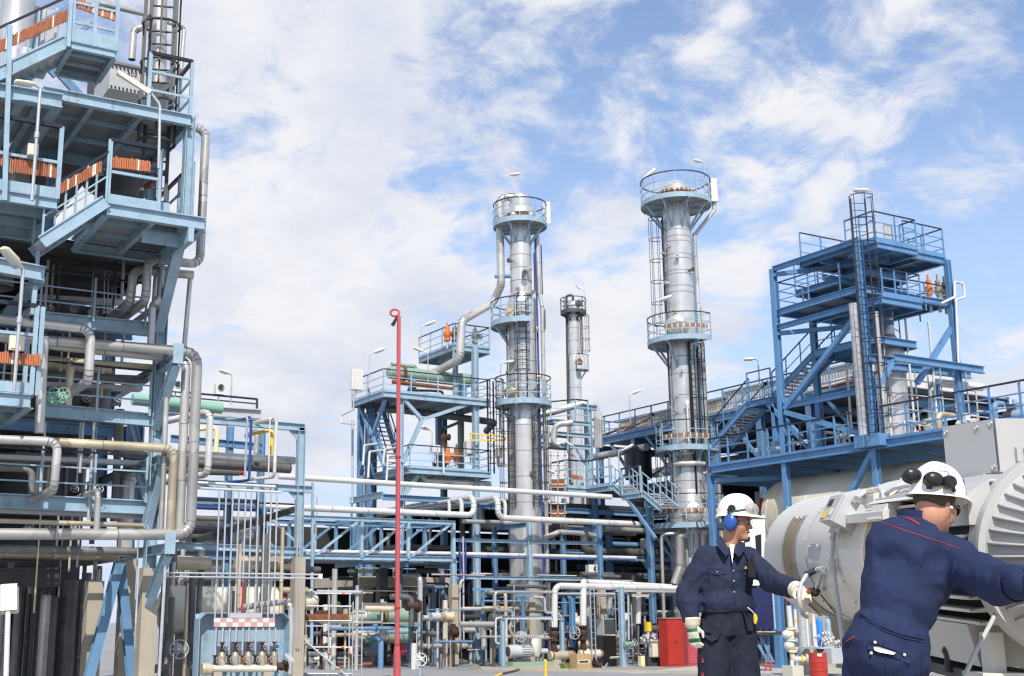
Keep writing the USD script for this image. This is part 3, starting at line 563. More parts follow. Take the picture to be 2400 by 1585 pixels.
for k in range(12):
    x = rng.uniform(20, 335); y0 = rng.choice([945, 1155, 735, 1245]); a = oY(x, y0, YM+rng.uniform(-.2, .8)); valve(f'small grey valve among the left structure pipes, {["first","second","third","fourth","fifth","sixth","seventh","eighth","ninth","tenth","eleventh","twelfth"][k]} of a scattered dozen', a, (1, 0, 0), .05, rng.choice(['darkpipe', 'boxgrey', 'darkrust']), 'galv', (0, -1, .4), group='small valves in the left structure')
for k in range(5): P(S, 'hanger_rod', MB().tube(oY(246+k*9, 610+k*4, YM+2+k*.4), oY(243+k*9, 735+k*2, YM+2+k*.4), .014, 6), 'galv')
for k in range(6): a = oY(20+k*26, 60+k*22, YM+3); P(S, 'lattice', MB().bar(a, a+V3([1.2, 0, 1.1 if k % 2 else -1.1]), .1, .1), 'midblue')
p = T('roof_duct', 'grey ribbed duct behind the upper stair at the far left', 'duct', oY(60, 60, YM+4)); a, b = oY(-60, 70, YM+4), oY(118, 90, YM+4); P(p, 'casing', MB().box(a-V3([0, .6, .7]), b+V3([0, .6, .5])), 'boxgrey')
for k in range(7): q = a+(b-a)*k/6; P(p, 'rib', MB().box(q+V3([-.04, -.66, -.75]), q+V3([.04, .66, .55])), 'galv')
# ------------------------------------------------------------------ rack between the left structure and the truss
YP, YQ, YT = 26.0, 37.0, 47.65
S = T('portal_frame', 'pale blue portal column with beams on a concrete foot right of the pipe panel', 'steel frame', oY(705, 1585, YQ)*[1, 1, 0])
ct = oY(706, 1003, YQ); cb = oY(703, 1307, YQ)
P(S, 'column', MB().ib((ct[0], YQ, cb[2]), (ct[0], YQ, ct[2]), .22, .24, (1, 0, 0)), 'paleblue')
P(S, 'column_base', MB().box((ct[0]-.18, YQ-.18, 0), (ct[0]+.18, YQ+.18, cb[2])), 'concrete')
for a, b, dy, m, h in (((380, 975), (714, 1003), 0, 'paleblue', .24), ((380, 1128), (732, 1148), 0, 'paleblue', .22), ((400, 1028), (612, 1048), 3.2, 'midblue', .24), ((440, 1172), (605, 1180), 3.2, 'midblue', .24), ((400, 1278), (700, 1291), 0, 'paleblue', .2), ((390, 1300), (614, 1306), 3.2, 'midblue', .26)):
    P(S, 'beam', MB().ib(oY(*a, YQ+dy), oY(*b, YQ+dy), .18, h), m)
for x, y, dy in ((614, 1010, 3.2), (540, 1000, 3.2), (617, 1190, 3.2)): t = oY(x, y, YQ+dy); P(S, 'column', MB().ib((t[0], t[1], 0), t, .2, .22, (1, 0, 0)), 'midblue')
for s, (xx, yy) in enumerate(((700, 1010), (698, 1152))):
    g = oY(xx, yy, YQ); P(S, 'gusset', MB().add([g, g-V3([.35, 0, 0]), g-V3([0, 0, .35]), g+V3([0, .02, 0]), g+V3([-.35, .02, 0]), g+V3([0, .02, -.35])], [[0, 1, 2], [3, 5, 4], [0, 2, 5], [0, 5, 3], [1, 4, 5], [1, 5, 2], [0, 3, 4], [0, 4, 1]]), 'paleblue')
P(S, 'deck_edge', MB().ib(oY(500, 965, YQ+5), oY(611, 972, YQ+5), .25, .34), 'boxgrey')
f0, f1 = oY(400, 940, YQ+5), oY(602, 958, YQ+5)
rail(S, [f0, f1], .35, 2.4, 'darksteel', 'navyrail', 1, False, 0, .03)
P(S, 'deck', MB().box((f0[0], YQ+5.2, f0[2]-.25), (f1[0], YQ+8, f0[2]-.2)), 'deckplate')
for k, (xx, yy) in enumerate(((412, 907), (513, 914))):
    b = oY(xx, yy, YQ+5); p = T('loudspeaker', ['white square loudspeaker box on the deck edge, half behind the pipe bundle', 'white square loudspeaker box standing clear beside the lamp'][k], 'loudspeaker', b)
    P(p, 'housing', MB().obox(b, (.30, 0, 0), (0, .3, 0), (0, 0, .36)), 'whitepaint'); P(p, 'cone', MB().lathe([(0, .0), (.06, .02), (.115, -.02), (.125, .02)], b+V3([.02, -.16, .06]), (0, -1, 0), 20), 'dark')
    P(p, 'bracket', MB().box(b+V3([-.02, -.02, -.5]), b+V3([.02, .02, -.18])), 'galv')
lamp('white lamp on the deck edge beside the white loudspeaker box', oY(541, 950, YQ+5), 1.1, (-1, -.2, 0), .42, .12, r=.025)
pipe('mint green header running out to a tapered end above the portal beam', [oY(310, 936, YQ+1.5), oY(520, 957, YQ+1.5)], .19, 'mint', 0)
def vpipe(lab, x0, y0, x1, y1, Y, r, m='clad', top=None, bot=None, seam=1.2, n=10, R=None):
    q = [oY(x0, y0, Y), oY(x1, y1, Y)]
    if top: q = [q[0]+V3(top)]+q
    if bot: q = q+[q[-1]+V3(bot)]
    return pipe(lab, q, r, m, seam, n=n, R=R)
vpipe('pale hanging pipe in front of the cream pipe with a pointed lower elbow', 493, 964, 487, 1112, YQ-2, .105, 'cladwhite', (-1, 1.5, -.2), (-.8, 2.5, 0))
vpipe('cream pipe hanging behind the pale pipe', 509, 1000, 506, 1060, YQ-.4, .075, 'paleyellow', (-.6, .3, -.1), None, 0)
vpipe('bright yellow pipe with a bent top near the portal column', 638, 1008, 636, 1066, YQ-.2, .055, 'yellow', (-.5, .6, -.1), None, 0)
vpipe('pale slim pipe left of the portal column, rising above the beam', 648, 980, 643, 1118, YQ-.8, .055, 'cladwhite', (-.5, 1, -.1), (-.6, 1.5, 0))
vpipe('thin beige line beside the bright yellow pipe', 633, 980, 629, 1120, YQ-.9, .025, 'lampcream', (-.4, .8, -.1), None, 0, 6)
vpipe('deep blue line dropping over the portal beam', 589, 978, 584, 1126, YQ-.9, .045, 'deepblue', (-.15, .4, 0), (-.5, 1, 0), 0, 8)
vpipe('pale blue flat line beside the deep blue line', 580, 978, 574, 1118, YQ-1, .035, 'paleblue', (-.4, .8, 0), None, 0, 8)
vpipe('short grey stub pipe behind the deep blue line', 602, 1010, 600, 1064, YQ+1, .09, 'clad', (.1, 1.2, 0), None, .9)
pipe('long grey header under the portal beam, running to the portal column', [oY(370, 1062, YQ+.8), oY(690, 1080, YQ+.8)], .13)
pipe('dull header just below the long grey header', [oY(370, 1080, YQ+1.4), oY(680, 1098, YQ+1.4)], .17, 'darkpipe')
pipe('lower dull header with rust red end', [oY(370, 1100, YQ+2), oY(560, 1106, YQ+2)], .14, 'darkpipe'); pipe('red pipe in the shade below the dull headers', [oY(495, 1104, YQ+2.2), oY(575, 1108, YQ+2.2)], .1, 'red', 0)
pipe('white header under the second portal beam', [oY(380, 1127, YQ-1), oY(645, 1141, YQ-1)], .045, 'cladwhite', 2); pipe('thin white header feeding the row of upright tubes', [oY(440, 1143, YP), oY(660, 1154, YP)], .028, 'cladwhite', 0)
pipe('white pipe in the shade left of the truss', [oY(460, 1180, YQ+4), oY(690, 1190, YQ+4)], .09, 'cladwhite'); pipe('deep blue pipe below the white pipe left of the truss', [oY(460, 1190, YQ+3.8), oY(640, 1197, YQ+3.8)], .06, 'deepblue', 0)
pipe('brown line above the white pipe left of the truss', [oY(450, 1172, YQ+2), oY(700, 1183, YQ+2)], .03, 'rust', 0)
for k in range(5): pipe('dull pipe end in the low rack left of the truss', [oY(450, 1215+k*14, YQ+4), oY(590-k*22, 1219+k*13, YQ+4)], [.1, .11, .07, .12, .06][k], ['darkpipe', 'clad', 'darkpipe', 'darkpipe', 'clad'][k], group='pipe ends in the low rack')
pipe('fat silver pipe end in the low rack under the black beam', [oY(535, 1262, YQ+4.5), oY(590, 1250, YQ+4.5)], .2, 'clad', .5)
P(S, 'black_beam', MB().bar(oY(690, 1194, YQ+3), oY(455, 1268, YQ+.5), .2, .2), 'dark')
g = T('tube_rail', 'long level rail of two thin tubes crossing in front of the portal foot', 'handrail', oY(388, 1345, YP))
for yy in (1343, 1352): P(g, 'rail_tube', MB().tube(oY(388, yy, YP-.1), oY(748, yy+4, YP-.1), .02, 8), 'galv')
for k in range(9): x = 392+k*42; P(g, 'spacer', MB().tube(oY(x, 1343+k*.5, YP-.1), oY(x, 1352+k*.5, YP-.1), .015, 6), 'galv')
P(g, 'end_bracket', MB().obox(oY(750, 1351, YP-.1), (.09, 0, 0), (0, .08, 0), (0, 0, .11)), 'whitepaint')
pipe('slim galvanised pole standing left of the blue pipe panel', [oY(391, 1262, YP-.6), oY(372, 1600, YP-.6)], .035, 'galv', 0)
# ------------------------------------------------------------------ blue pipe panel
pb = oY(560, 1585, YP); p = T('manifold_shelter', 'pale blue shelter panel with chamfered top behind the valve manifold', 'panel', (pb[0], YP+.4, 0))
a0, a1 = oY(461, 1480, YP+.3), oY(672, 1440, YP+.3); zt = oY(560, 1437, YP+.3)[2]; w0, w1 = a0[0], a1[0]; cz = .13
P(p, 'sheet', MB().box((w0, YP+.42, .2), (w1, YP+.44, zt-.02)), 'paleblue')
pts = [(w0, .2), (w0, zt-cz), (w0+cz, zt), (w1-cz, zt), (w1, zt-cz), (w1, .2)]
for i in range(5): (xa_, za_), (xb_, zb_) = pts[i], pts[i+1]; P(p, 'hood', MB().bar((xa_, YP+.29, za_), (xb_, YP+.29, zb_), .014, .34, (0, 1, 0)), 'paleblue')
for xx in (w0+.05, w1-.05): P(p, 'leg', MB().box((xx-.04, YP+.44, 0), (xx+.04, YP+.52, zt-.2)), 'midblue')
sg = oY(573, 1459, YP-.08); p = T('checker_sign', 'pink and white checkered marker plate across the upright tubes', 'sign', sg); wS = oY(645, 1459, YP-.08)[0]-oY(502, 1459, YP-.08)[0]; hS = .19
x0 = sg[0]-wS/2
for r_ in range(2):
    for c_ in range(10): P(p, 'tile', MB().box((x0+wS*c_/10+.001, YP-.1, sg[2]-hS*.5*r_+.001), (x0+wS*(c_+1)/10-.001, YP-.085, sg[2]-hS*.5*r_+hS*.5-.001)), 'pink' if (r_+c_) % 2 else 'cabinet')
q = oY(575, 1443, YP-.1); p2 = One('cover_strip', 'grey blank strip plate above the checkered marker plate', 'plate', MB().obox(q, (wS*.52, 0, 0), (0, .02, 0), (0, 0, .1)), 'boxgrey')
tx_ = [515, 531, 545, 560, 576, 590, 604, 619, 636, 649]; bx_ = [504, 520, 536, 551, 567, 581, 597, 613, 628, 642]
hz = oY(570, 1568, YP-.12)[2]
hd = T('manifold_header', 'stained pale header pipe with a fat left end under the row of valves', 'pipe', oY(570, 1568, YP-.12))
P(hd, 'header', MB().tube(oY(495, 1567, YP-.12), oY(646, 1567, YP-.12), .078, 14), 'cream'); P(hd, 'end_cap', MB().lathe([(.08, 0), (.13, .03), (.135, .2), (.12, .23), (0, .23)], oY(497, 1568, YP-.12), (-1, 0, 0), 16), 'cladstain')
for xx in (508, 625): e = oY(xx, 1575, YP-.12); P(hd, 'support', MB().box((e[0]-.09, e[1]-.08, 0), (e[0]+.09, e[1]+.08, e[2])), 'concrete')
NTH = ['first', 'second', 'third', 'fourth', 'fifth', 'sixth', 'seventh', 'eighth', 'ninth', 'tenth']
for k in range(10):
    up_ = k % 2 == 1; yv = 1516 if up_ else 1546; X0 = oY(bx_[k], 1440, YP)[0]; zv = oY(560, yv, YP-.1)[2]; zt_ = oY(tx_[k], 1152, YP)[2]; zs = oY(560, 1472, YP-.1)[2]
    red = k == 4
    p = T('upright_tube', f'{"red" if red else "galvanised"} upright tube running down to the checkered plate, {NTH[k]} from the left', 'tube', (X0, YP, zv), 'row of upright tubes over the panel')
    P(p, 'tube', MB().tube((X0, YP, zs+.1), (X0, YP, zt_), .021, 8), 'galv')
    if red: P(p, 'red_length', MB().tube((X0, YP, zs+.1), (X0, YP, zs+.95), .026, 8), 'red')
    P(p, 'elbow', MB().sweep(bend([(X0, YP, zs+.1), (X0, YP-.02, zs+.02), (X0, YP-.1, zs)], .05)[0], .026, 8), 'darkpipe')
    P(p, 'drop_line', MB().tube((X0, YP-.1, zs), (X0, YP-.1, zv+.08), .022, 8), 'galv')
    lb = oX(0, 0, 1) if 0 else None
    vz = f'small manual valve on the manifold under the {NTH[k]} upright tube from the left'
    p = T('valve', vz, 'valve', (X0, YP-.1, zv), 'valves on the manifold')
    P(p, 'body', MB().tube((X0, YP-.1, zv-.09), (X0, YP-.1, zv+.09), .035, 10).tube((X0, YP-.1, zv+.07), (X0, YP-.1, zv+.1), .06, 10).tube((X0, YP-.1, zv-.1), (X0, YP-.1, zv-.07), .06, 10).tube((X0, YP-.1, zv), (X0+.03, YP-.22, zv), .03, 8), 'darkrust' if k not in (4, 8) else 'rust')
    wheel(p, (X0+.035, YP-.24, zv), (.25, -1, 0), .065 if k < 9 else .1, 'galv' if k < 9 else 'midblue')
    if up_: P(p, 'stub', MB().lathe([(.045, .12), (.075, .02), (.078, 0), (.078, -(zv-.2-hz))], (X0, YP-.1, zv-.2), n=14), 'cladstain')
valve('dark red valve with a white handwheel at the right end of the manifold header', oY(660, 1562, YP-.12), (1, 0, 0), .07, 'darkrust', 'whitepaint', (.5, -.5, .7))
pipe('grey pipe bending over from behind the panel and down its right side', [oY(560, 1425, YP+1.5), oY(683, 1408, YP+.3), oY(677, 1580, YP+.3)], .07, 'clad', .7, R=.2)
for k, xx in enumerate((698, 704)): pipe(['thin grey conduit on the portal foot, left one', 'thin grey conduit on the portal foot, right one'][k], [oY(xx, 1190, YQ-.25), oY(xx-4, 1520, YQ-.25)], .022, 'galv', 0, n=6)
# bay behind the panel: stained drums and pipes in the shade
Yb = 34.
p = T('shaded_vessel', 'large yellowish lying vessel in the shade behind the blue panel', 'vessel', oY(520, 1420, Yb)); c = oY(390, 1430, Yb); L = oY(640, 1430, Yb)[0]-c[0]
P(p, 'shell', MB().lathe([(0, -.25), (.5, -.15), (.66, 0), (.66, L), (.5, L+.15), (0, L+.25)], c, (1, 0, 0), 24), 'cream'); P(p, 'saddle', MB().box(c+V3([.4, -.4, -c[2]]), c+V3([.6, .4, -.4])), 'concrete'); P(p, 'saddle', MB().box(c+V3([L-.6, -.4, -c[2]]), c+V3([L-.4, .4, -.4])), 'concrete')
p = T('shaded_vessel', 'cream vessel head sticking out right of the portal foot', 'vessel', oY(700, 1412, 40)); c = oY(590, 1405, 40); L = oY(722, 1410, 40)[0]-c[0]
P(p, 'shell', MB().lathe([(.33, 0), (.33, L), (.36, L), (.36, L+.08), (.33, L+.08), (.3, L+.22), (.15, L+.34), (0, L+.36)], c, (1, 0, 0), 24), 'lampcream'); P(p, 'band', MB().lathe([(.33, .9), (.37, .9), (.37, 1.15), (.33, 1.15)], c, (1, 0, 0), 24), 'rust')
for k in range(2): P(p, 'saddle', MB().box(c+V3([.4+k*1.2, -.3, -c[2]]), c+V3([.6+k*1.2, .3, -.25])), 'concrete')
p = T('hand_valve', 'large grey handwheel valve left of the blue panel', 'valve', oY(420, 1522, YP+1)); c = oY(420, 1522, YP+1); wheel(p, c, (-.35, -1, .1), .2, 'galv'); P(p, 'stem', MB().tube(c, c+V3([.1, .5, 0]), .035, 8).ball(c+V3([.15, .6, 0]), .13), 'galv')
pipe('dark pipe bend under the large grey handwheel', [oY(402, 1400, YP+1.6), oY(392, 1560, YP+1.6), oY(350, 1572, YP+1.6)], .09, 'darkpipe'); pipe('dark upright pipe between the handwheel and the blue panel', [oY(452, 1340, YP+1.8), oY(446, 1560, YP+1.8), oY(470, 1580, YP+1.8)], .08, 'darkpipe')
rng = random.Random(9)
for k in range(26):
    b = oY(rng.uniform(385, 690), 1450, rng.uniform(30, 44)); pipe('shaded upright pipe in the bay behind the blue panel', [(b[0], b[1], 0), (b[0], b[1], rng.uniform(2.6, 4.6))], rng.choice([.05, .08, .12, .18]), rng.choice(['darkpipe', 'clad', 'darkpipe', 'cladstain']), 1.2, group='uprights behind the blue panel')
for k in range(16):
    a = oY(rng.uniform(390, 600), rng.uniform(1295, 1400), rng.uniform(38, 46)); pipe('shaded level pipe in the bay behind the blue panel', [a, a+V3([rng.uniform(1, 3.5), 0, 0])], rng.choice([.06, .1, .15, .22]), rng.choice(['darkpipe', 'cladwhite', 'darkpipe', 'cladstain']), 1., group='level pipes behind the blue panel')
# ------------------------------------------------------------------ red pole
b = oD(930, 1650, 36)*[1, 1, 0]; zt = oD(931, 742, 36)[2]; p = T('monitor_pole', 'tall slim rose red pole with a looped nozzle at its top', 'pole', b)
P(p, 'foot', MB().lathe([(.22, 0), (.22, .03), (.11, .04), (.1, 1.05), (.075, 1.3)], b, n=16), 'rosered'); P(p, 'lower_tube', MB().tube(b+V3([0, 0, 1.3]), b+V3([0, 0, 6.6]), .068, 14), 'rosered'); P(p, 'upper_tube', MB().tube(b+V3([0, 0, 6.6]), b+V3([0, 0, zt]), .061, 14), 'rosered')
for z in (1.28, 2.3, 6.6): P(p, 'flange', MB().tube(b+V3([0, 0, z-.025]), b+V3([0, 0, z+.025]), .088, 14), 'red')
k_ = np.linspace(-.6, 5.2, 18); P(p, 'nozzle_loop', MB().sweep([b+V3([0, 0, zt])]+[b+V3([0, 0, zt+.1])+RT*(-.12+.13*math.cos(t))+UP*(.02+.10*math.sin(t))+FH*.03*t/3 for t in k_], .035, 8), 'rosered')
P(p, 'nozzle', MB().tube(b+V3([0, 0, zt+.03])-RT*.03, b+V3([0, 0, zt-.28])-RT*.19, .03, 8, .06), 'black')
# ------------------------------------------------------------------ truss bridge
S = T('truss_bridge', 'pale blue lattice pipe bridge with diagonals behind the red pole', 'pipe bridge', oY(1062, 1562, YT)*[1, 1, 0])
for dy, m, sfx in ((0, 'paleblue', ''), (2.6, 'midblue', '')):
    zt, zb = oY(1062, 1226, YT)[2], oY(1062, 1309, YT)[2]; xs = [oY(x, y, YT)[0] for x, y in ((625, 1206), (735, 1210), (848, 1214), (957, 1218), (1062, 1224))]
    tl, tr_ = oY(620, 1209, YT), oY(1066, 1226, YT); bl, br = oY(600, 1303, YT), oY(1068, 1311, YT); o = V3([0, dy, 0])
    P(S, 'top_chord', MB().ib(tl+o, tr_+o, .14, .17), m); P(S, 'bottom_chord', MB().ib(bl+o, br+o, .16, .2), m)
    zT = lambda x: tl[2]+(tr_[2]-tl[2])*(x-tl[0])/(tr_[0]-tl[0]); zB = lambda x: bl[2]+(br[2]-bl[2])*(x-bl[0])/(br[0]-bl[0])
    for i, x in enumerate(xs): P(S, 'vertical', MB().bar((x, YT+dy, zB(x)), (x, YT+dy, zT(x)), .13 if i < 4 else .2, .13, (1, 0, 0)), m)
    for i in range(4):
        a, b = (xs[i], xs[i+1]) if i else (xs[1], xs[0]); P(S, 'diagonal', MB().bar((a+(.12 if i else -.12), YT+dy-.01, zB(a)+.05), (b-(.12 if i else -.12), YT+dy-.01, zT(b)-.05), .06, .1), m)
for i, x in enumerate(xs): P(S, 'cross_beam', MB().bar((x, YT+.1, zT(x)-.02), (x, YT+2.5, zT(x)-.02), .12, .16), 'midblue'); P(S, 'cross_beam', MB().bar((x, YT+.1, zB(x)-.22), (x, YT+2.5, zB(x)-.22), .16, .24), 'midblue')
P(S, 'walkway', MB().box((bl[0], YT+.1, bl[2]-.12), (br[0], YT+2.5, bl[2]-.1)), 'grating')
c1 = oY(1062, 1372, YT); P(S, 'column', MB().ib((xs[4], YT, c1[2]), (xs[4], YT, zB(xs[4])), .22, .22, (1, 0, 0)), 'paleblue'); P(S, 'column_base', MB().box((xs[4]-.16, YT-.16, 0), (xs[4]+.16, YT+.16, c1[2])), 'concrete')
P(S, 'column_base', MB().box((xs[3]-.2, YT+2.3, 0), (xs[3]+.2, YT+2.7, zB(xs[3])-.34)), 'darksteel')
b = oY(735, 1208, YT-.3); P(S, 'front_post', MB().bar(oY(733, 1130, YT-.5), oY(730, 1520, YT-.5), .09, .1, (1, 0, 0)), 'paleblue')
S = T('rack_bay', 'pale blue pipe rack bay on concrete feet right of the lattice bridge', 'pipe rack', oY(1240, 1562, YT)*[1, 1, 0])
for x, yt, m in ((1240, 1224, 'paleblue'), (1404, 1232, 'midblue')):
    t = oY(x, yt, YT); f = oY(x, 1374, YT)[2]; P(S, 'column', MB().ib((t[0], YT, f), t, .2, .2, (1, 0, 0)), m); P(S, 'column_base', MB().box((t[0]-.16, YT-.16, 0), (t[0]+.16, YT+.16, f)), 'concrete')
    P(S, 'column', MB().ib((t[0], YT+3, 0), (t[0], YT+3, t[2]), .2, .2, (1, 0, 0)), 'midblue'); P(S, 'cross_beam', MB().ib(t+V3([0, .2, -.1]), t+V3([0, 3, -.1]), .16, .2), 'midblue'); P(S, 'cross_beam', MB().ib((t[0], YT+.2, f-.1), (t[0], YT+3, f-.1), .16, .2), 'midblue')
for y0, y1 in ((1266, 1274), (1353, 1358)): P(S, 'beam', MB().ib(oY(1066, y0, YT+.02), oY(1400, y1, YT+.02), .14, .15), 'paleblue')
ladder(S, oY(1085, 1360, YT-.2), 1.7, (0, -1, 0), (1, 0, 0), 'deepblue', False, .3, .25)
pipe('long straight white pipe passing behind the red pole, topmost of the white pipes', [oY(652, 1117, 46), oY(1432, 1165, 46)], .115, 'cladwhite', 0, n=16)
pipe('white pipe on the lattice bridge rising into a backward loop', [oY(690, 1190, YT+.4), oY(1112, 1208, YT+.4), oY(1109, 1164, YT+.4), oY(1109, 1164, YT+.4)+V3([0, 9, 0])], .135, 'cladwhite', 1.6, R=.32, n=16)
pipe('white pipe dropping from the backward loop and running right along the rack', [oY(1166, 1166, YT+.4)+V3([0, 9, 0]), oY(1166, 1166, YT+.4), oY(1168, 1214, YT+.4), oY(1500, 1229, YT+.4)], .14, 'cladwhite', 1.6, R=.34, n=16)
pipe('smaller white loop pipe, middle of the three upright bends', [oY(1082, 1170, YT+.9)+V3([0, 9, 0]), oY(1082, 1170, YT+.9), oY(1082, 1206, YT+.9)], .1, 'cladwhite', 1.8, R=.25); pipe('smallest white loop pipe, left of the three upright bends', [oY(1053, 1174, YT+1.4)+V3([0, 9, 0]), oY(1053, 1174, YT+1.4), oY(1053, 1206, YT+1.4)], .075, 'cladwhite', 1.8, R=.2)
pipe('white loop pipe behind the dropping loop', [oY(1184, 1172, YT+1)+V3([0, 9, 0]), oY(1184, 1172, YT+1), oY(1184, 1212, YT+1)], .09, 'cladwhite', 1.8, R=.25)
pipe('white pipe on the bridge walkway', [oY(615, 1291, YT+.25), oY(1066, 1298, YT+.25), oY(1490, 1308, YT+.25)], .085, 'cladwhite', 1.5); pipe('deep blue line under the white walkway pipe', [oY(615, 1298, YT+.1), oY(1490, 1313, YT+.1)], .035, 'deepblue', 0, n=8)
pipe('fat bowed silver pipe in the upper rack bay', [oY(1275, 1262, YT+1.2), oY(1310, 1247, YT+1.2), oY(1375, 1251, YT+1.2), oY(1400, 1258, YT+1.2)], .12, 'clad', .8)
pipe('silver pipe low behind the bridge end', [oY(1085, 1222, YT+2), oY(1290, 1228, YT+2)], .1, 'clad'); pipe('thin pale downpipe on the bridge end column with an offset', [oY(1085, 1258, YT-.4), oY(1087, 1358, YT-.4), oY(1078, 1368, YT-.4), oY(1078, 1505, YT-.4)], .04, 'galv', 0, n=8); pipe('second thin pale downpipe beside the offset one', [oY(1086, 1360, YT-.3), oY(1087, 1500, YT-.3)], .04, 'galv', 0, n=8)
# floors, walls and pipe runs that make the rack deep and dark
def blocks(name, label, cat, lo, hi, m, extra=None):
    p = T(name, label, cat, ((lo[0]+hi[0])/2, (lo[1]+hi[1])/2, lo[2])); P(p, 'body', MB().box(lo, hi), m)
    return p
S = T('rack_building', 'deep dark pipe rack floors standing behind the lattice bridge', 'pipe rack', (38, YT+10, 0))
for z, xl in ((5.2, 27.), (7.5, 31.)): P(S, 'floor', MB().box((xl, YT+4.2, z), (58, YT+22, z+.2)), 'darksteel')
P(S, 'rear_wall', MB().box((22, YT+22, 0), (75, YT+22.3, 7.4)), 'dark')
for x in range(31, 56, 4):
    for y in (YT+4.2, YT+11, YT+18): P(S, 'column', MB().ib((x, y, 0), (x, y, 7.5), .25, .25, (1, 0, 0)), 'midblue')
for z in (3.2, 5.1, 7.4): P(S, 'beam', MB().ib((31, YT+4, z-.1), (52, YT+4, z-.1), .2, .25), 'midblue')
rng = random.Random(21)
for k in range(60):
    y = YT+rng.uniform(3.3, 14); z = rng.uniform(2.2, 7.4); x0 = rng.uniform(30, 44); x1 = x0+rng.uniform(3, 10); q = [(x0, y, z), (x1, y, z)]
    if k % 3 == 0: q = q+[(x1, y, z-rng.uniform(.8, 2.4))]
    if k % 3 == 1: q = [(x0, y, z+rng.uniform(.5, 1.5))]+q
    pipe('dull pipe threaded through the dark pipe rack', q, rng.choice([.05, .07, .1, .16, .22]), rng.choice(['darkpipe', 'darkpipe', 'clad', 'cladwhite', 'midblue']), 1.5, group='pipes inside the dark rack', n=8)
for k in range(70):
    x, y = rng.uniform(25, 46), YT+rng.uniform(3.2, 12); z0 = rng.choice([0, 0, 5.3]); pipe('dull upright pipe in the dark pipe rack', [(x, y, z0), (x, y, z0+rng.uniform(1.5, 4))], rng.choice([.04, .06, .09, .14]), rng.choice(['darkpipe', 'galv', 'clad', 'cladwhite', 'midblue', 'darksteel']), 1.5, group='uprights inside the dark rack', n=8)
# ------------------------------------------------------------------ process columns
def around(c, t):   # direction in the level plane seen from the yard: t = 0 faces the yard, positive turns to the right
    a = math.atan2(-c[1], -c[0])+math.radians(t); return V3([math.cos(a), math.sin(a), 0])
def ringplat(par, c, z, R0, R1, t0, t1, h=1.1, posts=8, m='paleblue', br=4, top='navyrail', toe=.16, brl=None, rod=.02, straight=None):
    """annular service platform with toe plate, rails, posts and struts down to the shell"""
    c = V3([c[0], c[1], 0.]); base = math.atan2(-c[1], -c[0]); a0, a1 = base+math.radians(t0), base+math.radians(t1); full = abs(t1-t0) >= 360; n = 40
    g = V3([c[0], c[1], z])
    P(par, 'platform_floor', MB().disc(g, R0, R1, .05, n, a0, a1), 'deckplate'); P(par, 'toe_plate', MB().ring(g+V3([0, 0, toe/2-.06]), R1+.012, .02, toe+.1, n, a0, a1), m)
    P(par, 'handrail', MB().ring(g+V3([0, 0, h]), R1, .05, .05, n, a0, a1), top)
    for q in (1, 2): P(par, 'mid_rail', MB().ring(g+V3([0, 0, h*q/3]), R1, .03, .035, n, a0, a1), m)
    for k in range(posts+(0 if full else 1)): a = a0+(a1-a0)*k/posts; o = g+V3([math.cos(a), math.sin(a), 0])*R1; P(par, 'post', MB().bar(o, o+V3([0, 0, h]), rod*2, rod*2.4, (math.cos(a), math.sin(a), 0)), m)
    if not full:
        for a in (a0, a1):
            e = V3([math.cos(a), math.sin(a), 0])
            for q in (1, 2, 3): P(par, 'end_rail', MB().bar(g+e*(R0+.1)+V3([0, 0, h*q/3]), g+e*R1+V3([0, 0, h*q/3]), .03, .035), m)
    for k in range(br):
        a = a0+(a1-a0)*(k+.5)/br; e = V3([math.cos(a), math.sin(a), 0]); P(par, 'strut', MB().bar(g+e*(R1-.15)-V3([0, 0, .06]), g+e*(R0-.02)-V3([0, 0, (brl or (R1-R0)*1.25)]), .09, .09), m); P(par, 'floor_beam', MB().bar(g+e*R0-V3([0, 0, .1]), g+e*R1-V3([0, 0, .1]), .08, .12), m)
def shell(par, c, prof, seams, n=36):
    P(par, 'shell', MB().lathe(prof, (c[0], c[1], 0), n=n), 'cladvessel'); sb = []
    rad = lambda z: np.interp(z, [p[1] for p in prof], [p[0] for p in prof])
    for z in seams: r = rad(z); P(par, 'lap_joint', MB().lathe([(r, z-.018), (r+.01, z-.012), (r+.01, z+.012), (r, z+.018)], (c[0], c[1], 0), n=n), 'seam')
def zat(x, y, d): return oD(x, y, d)[2]
rng = random.Random(5)
# --- middle column
dM = 59.; c = oD(1220, 600, dM); c[2] = 0; zz = lambda y: zat(1220, y, dM)
p = T('process_column', 'middle silver column with three blue platforms and a fat pipe bending off its left side', 'process column', c)
prof = [(.78, 0), (.78, zz(1000)), (.70, zz(960)), (.69, zz(712)), (.54, zz(690)), (.52, zz(470)), (.45, zz(462)), (.25, zz(455)), (0, zz(452))]
shell(p, c, prof, [zz(y) for y in (1180, 1120, 1060, 1000, 940, 895, 850, 800, 740, 700, 662, 632, 602, 572)])
zf = zz(530); ringplat(p, c, zf, .5, 1.32, 0, 360, 1.08, 10, br=7)
P(p, 'head', MB().lathe([(.75, zf+.05), (.78, zf+.5), (.7, zf+.8), (.45, zf+1.0), (0, zf+1.08)], (c[0], c[1], 0), n=28), 'cladvessel'); P(p, 'head_band', MB().lathe([(.79, zf+.36), (.8, zf+.37), (.8, zf+.5), (.79, zf+.51)], (c[0], c[1], 0), n=28), 'rust')
for t in (-20, 35, 100): o = c+around(c, t)*.95; P(p, 'fitting', MB().ball(o+V3([0, 0, zf+.3]), .17, 10).tube(o+V3([0, 0, zf]), o+V3([0, 0, zf+.5]), .06, 8), 'galv')
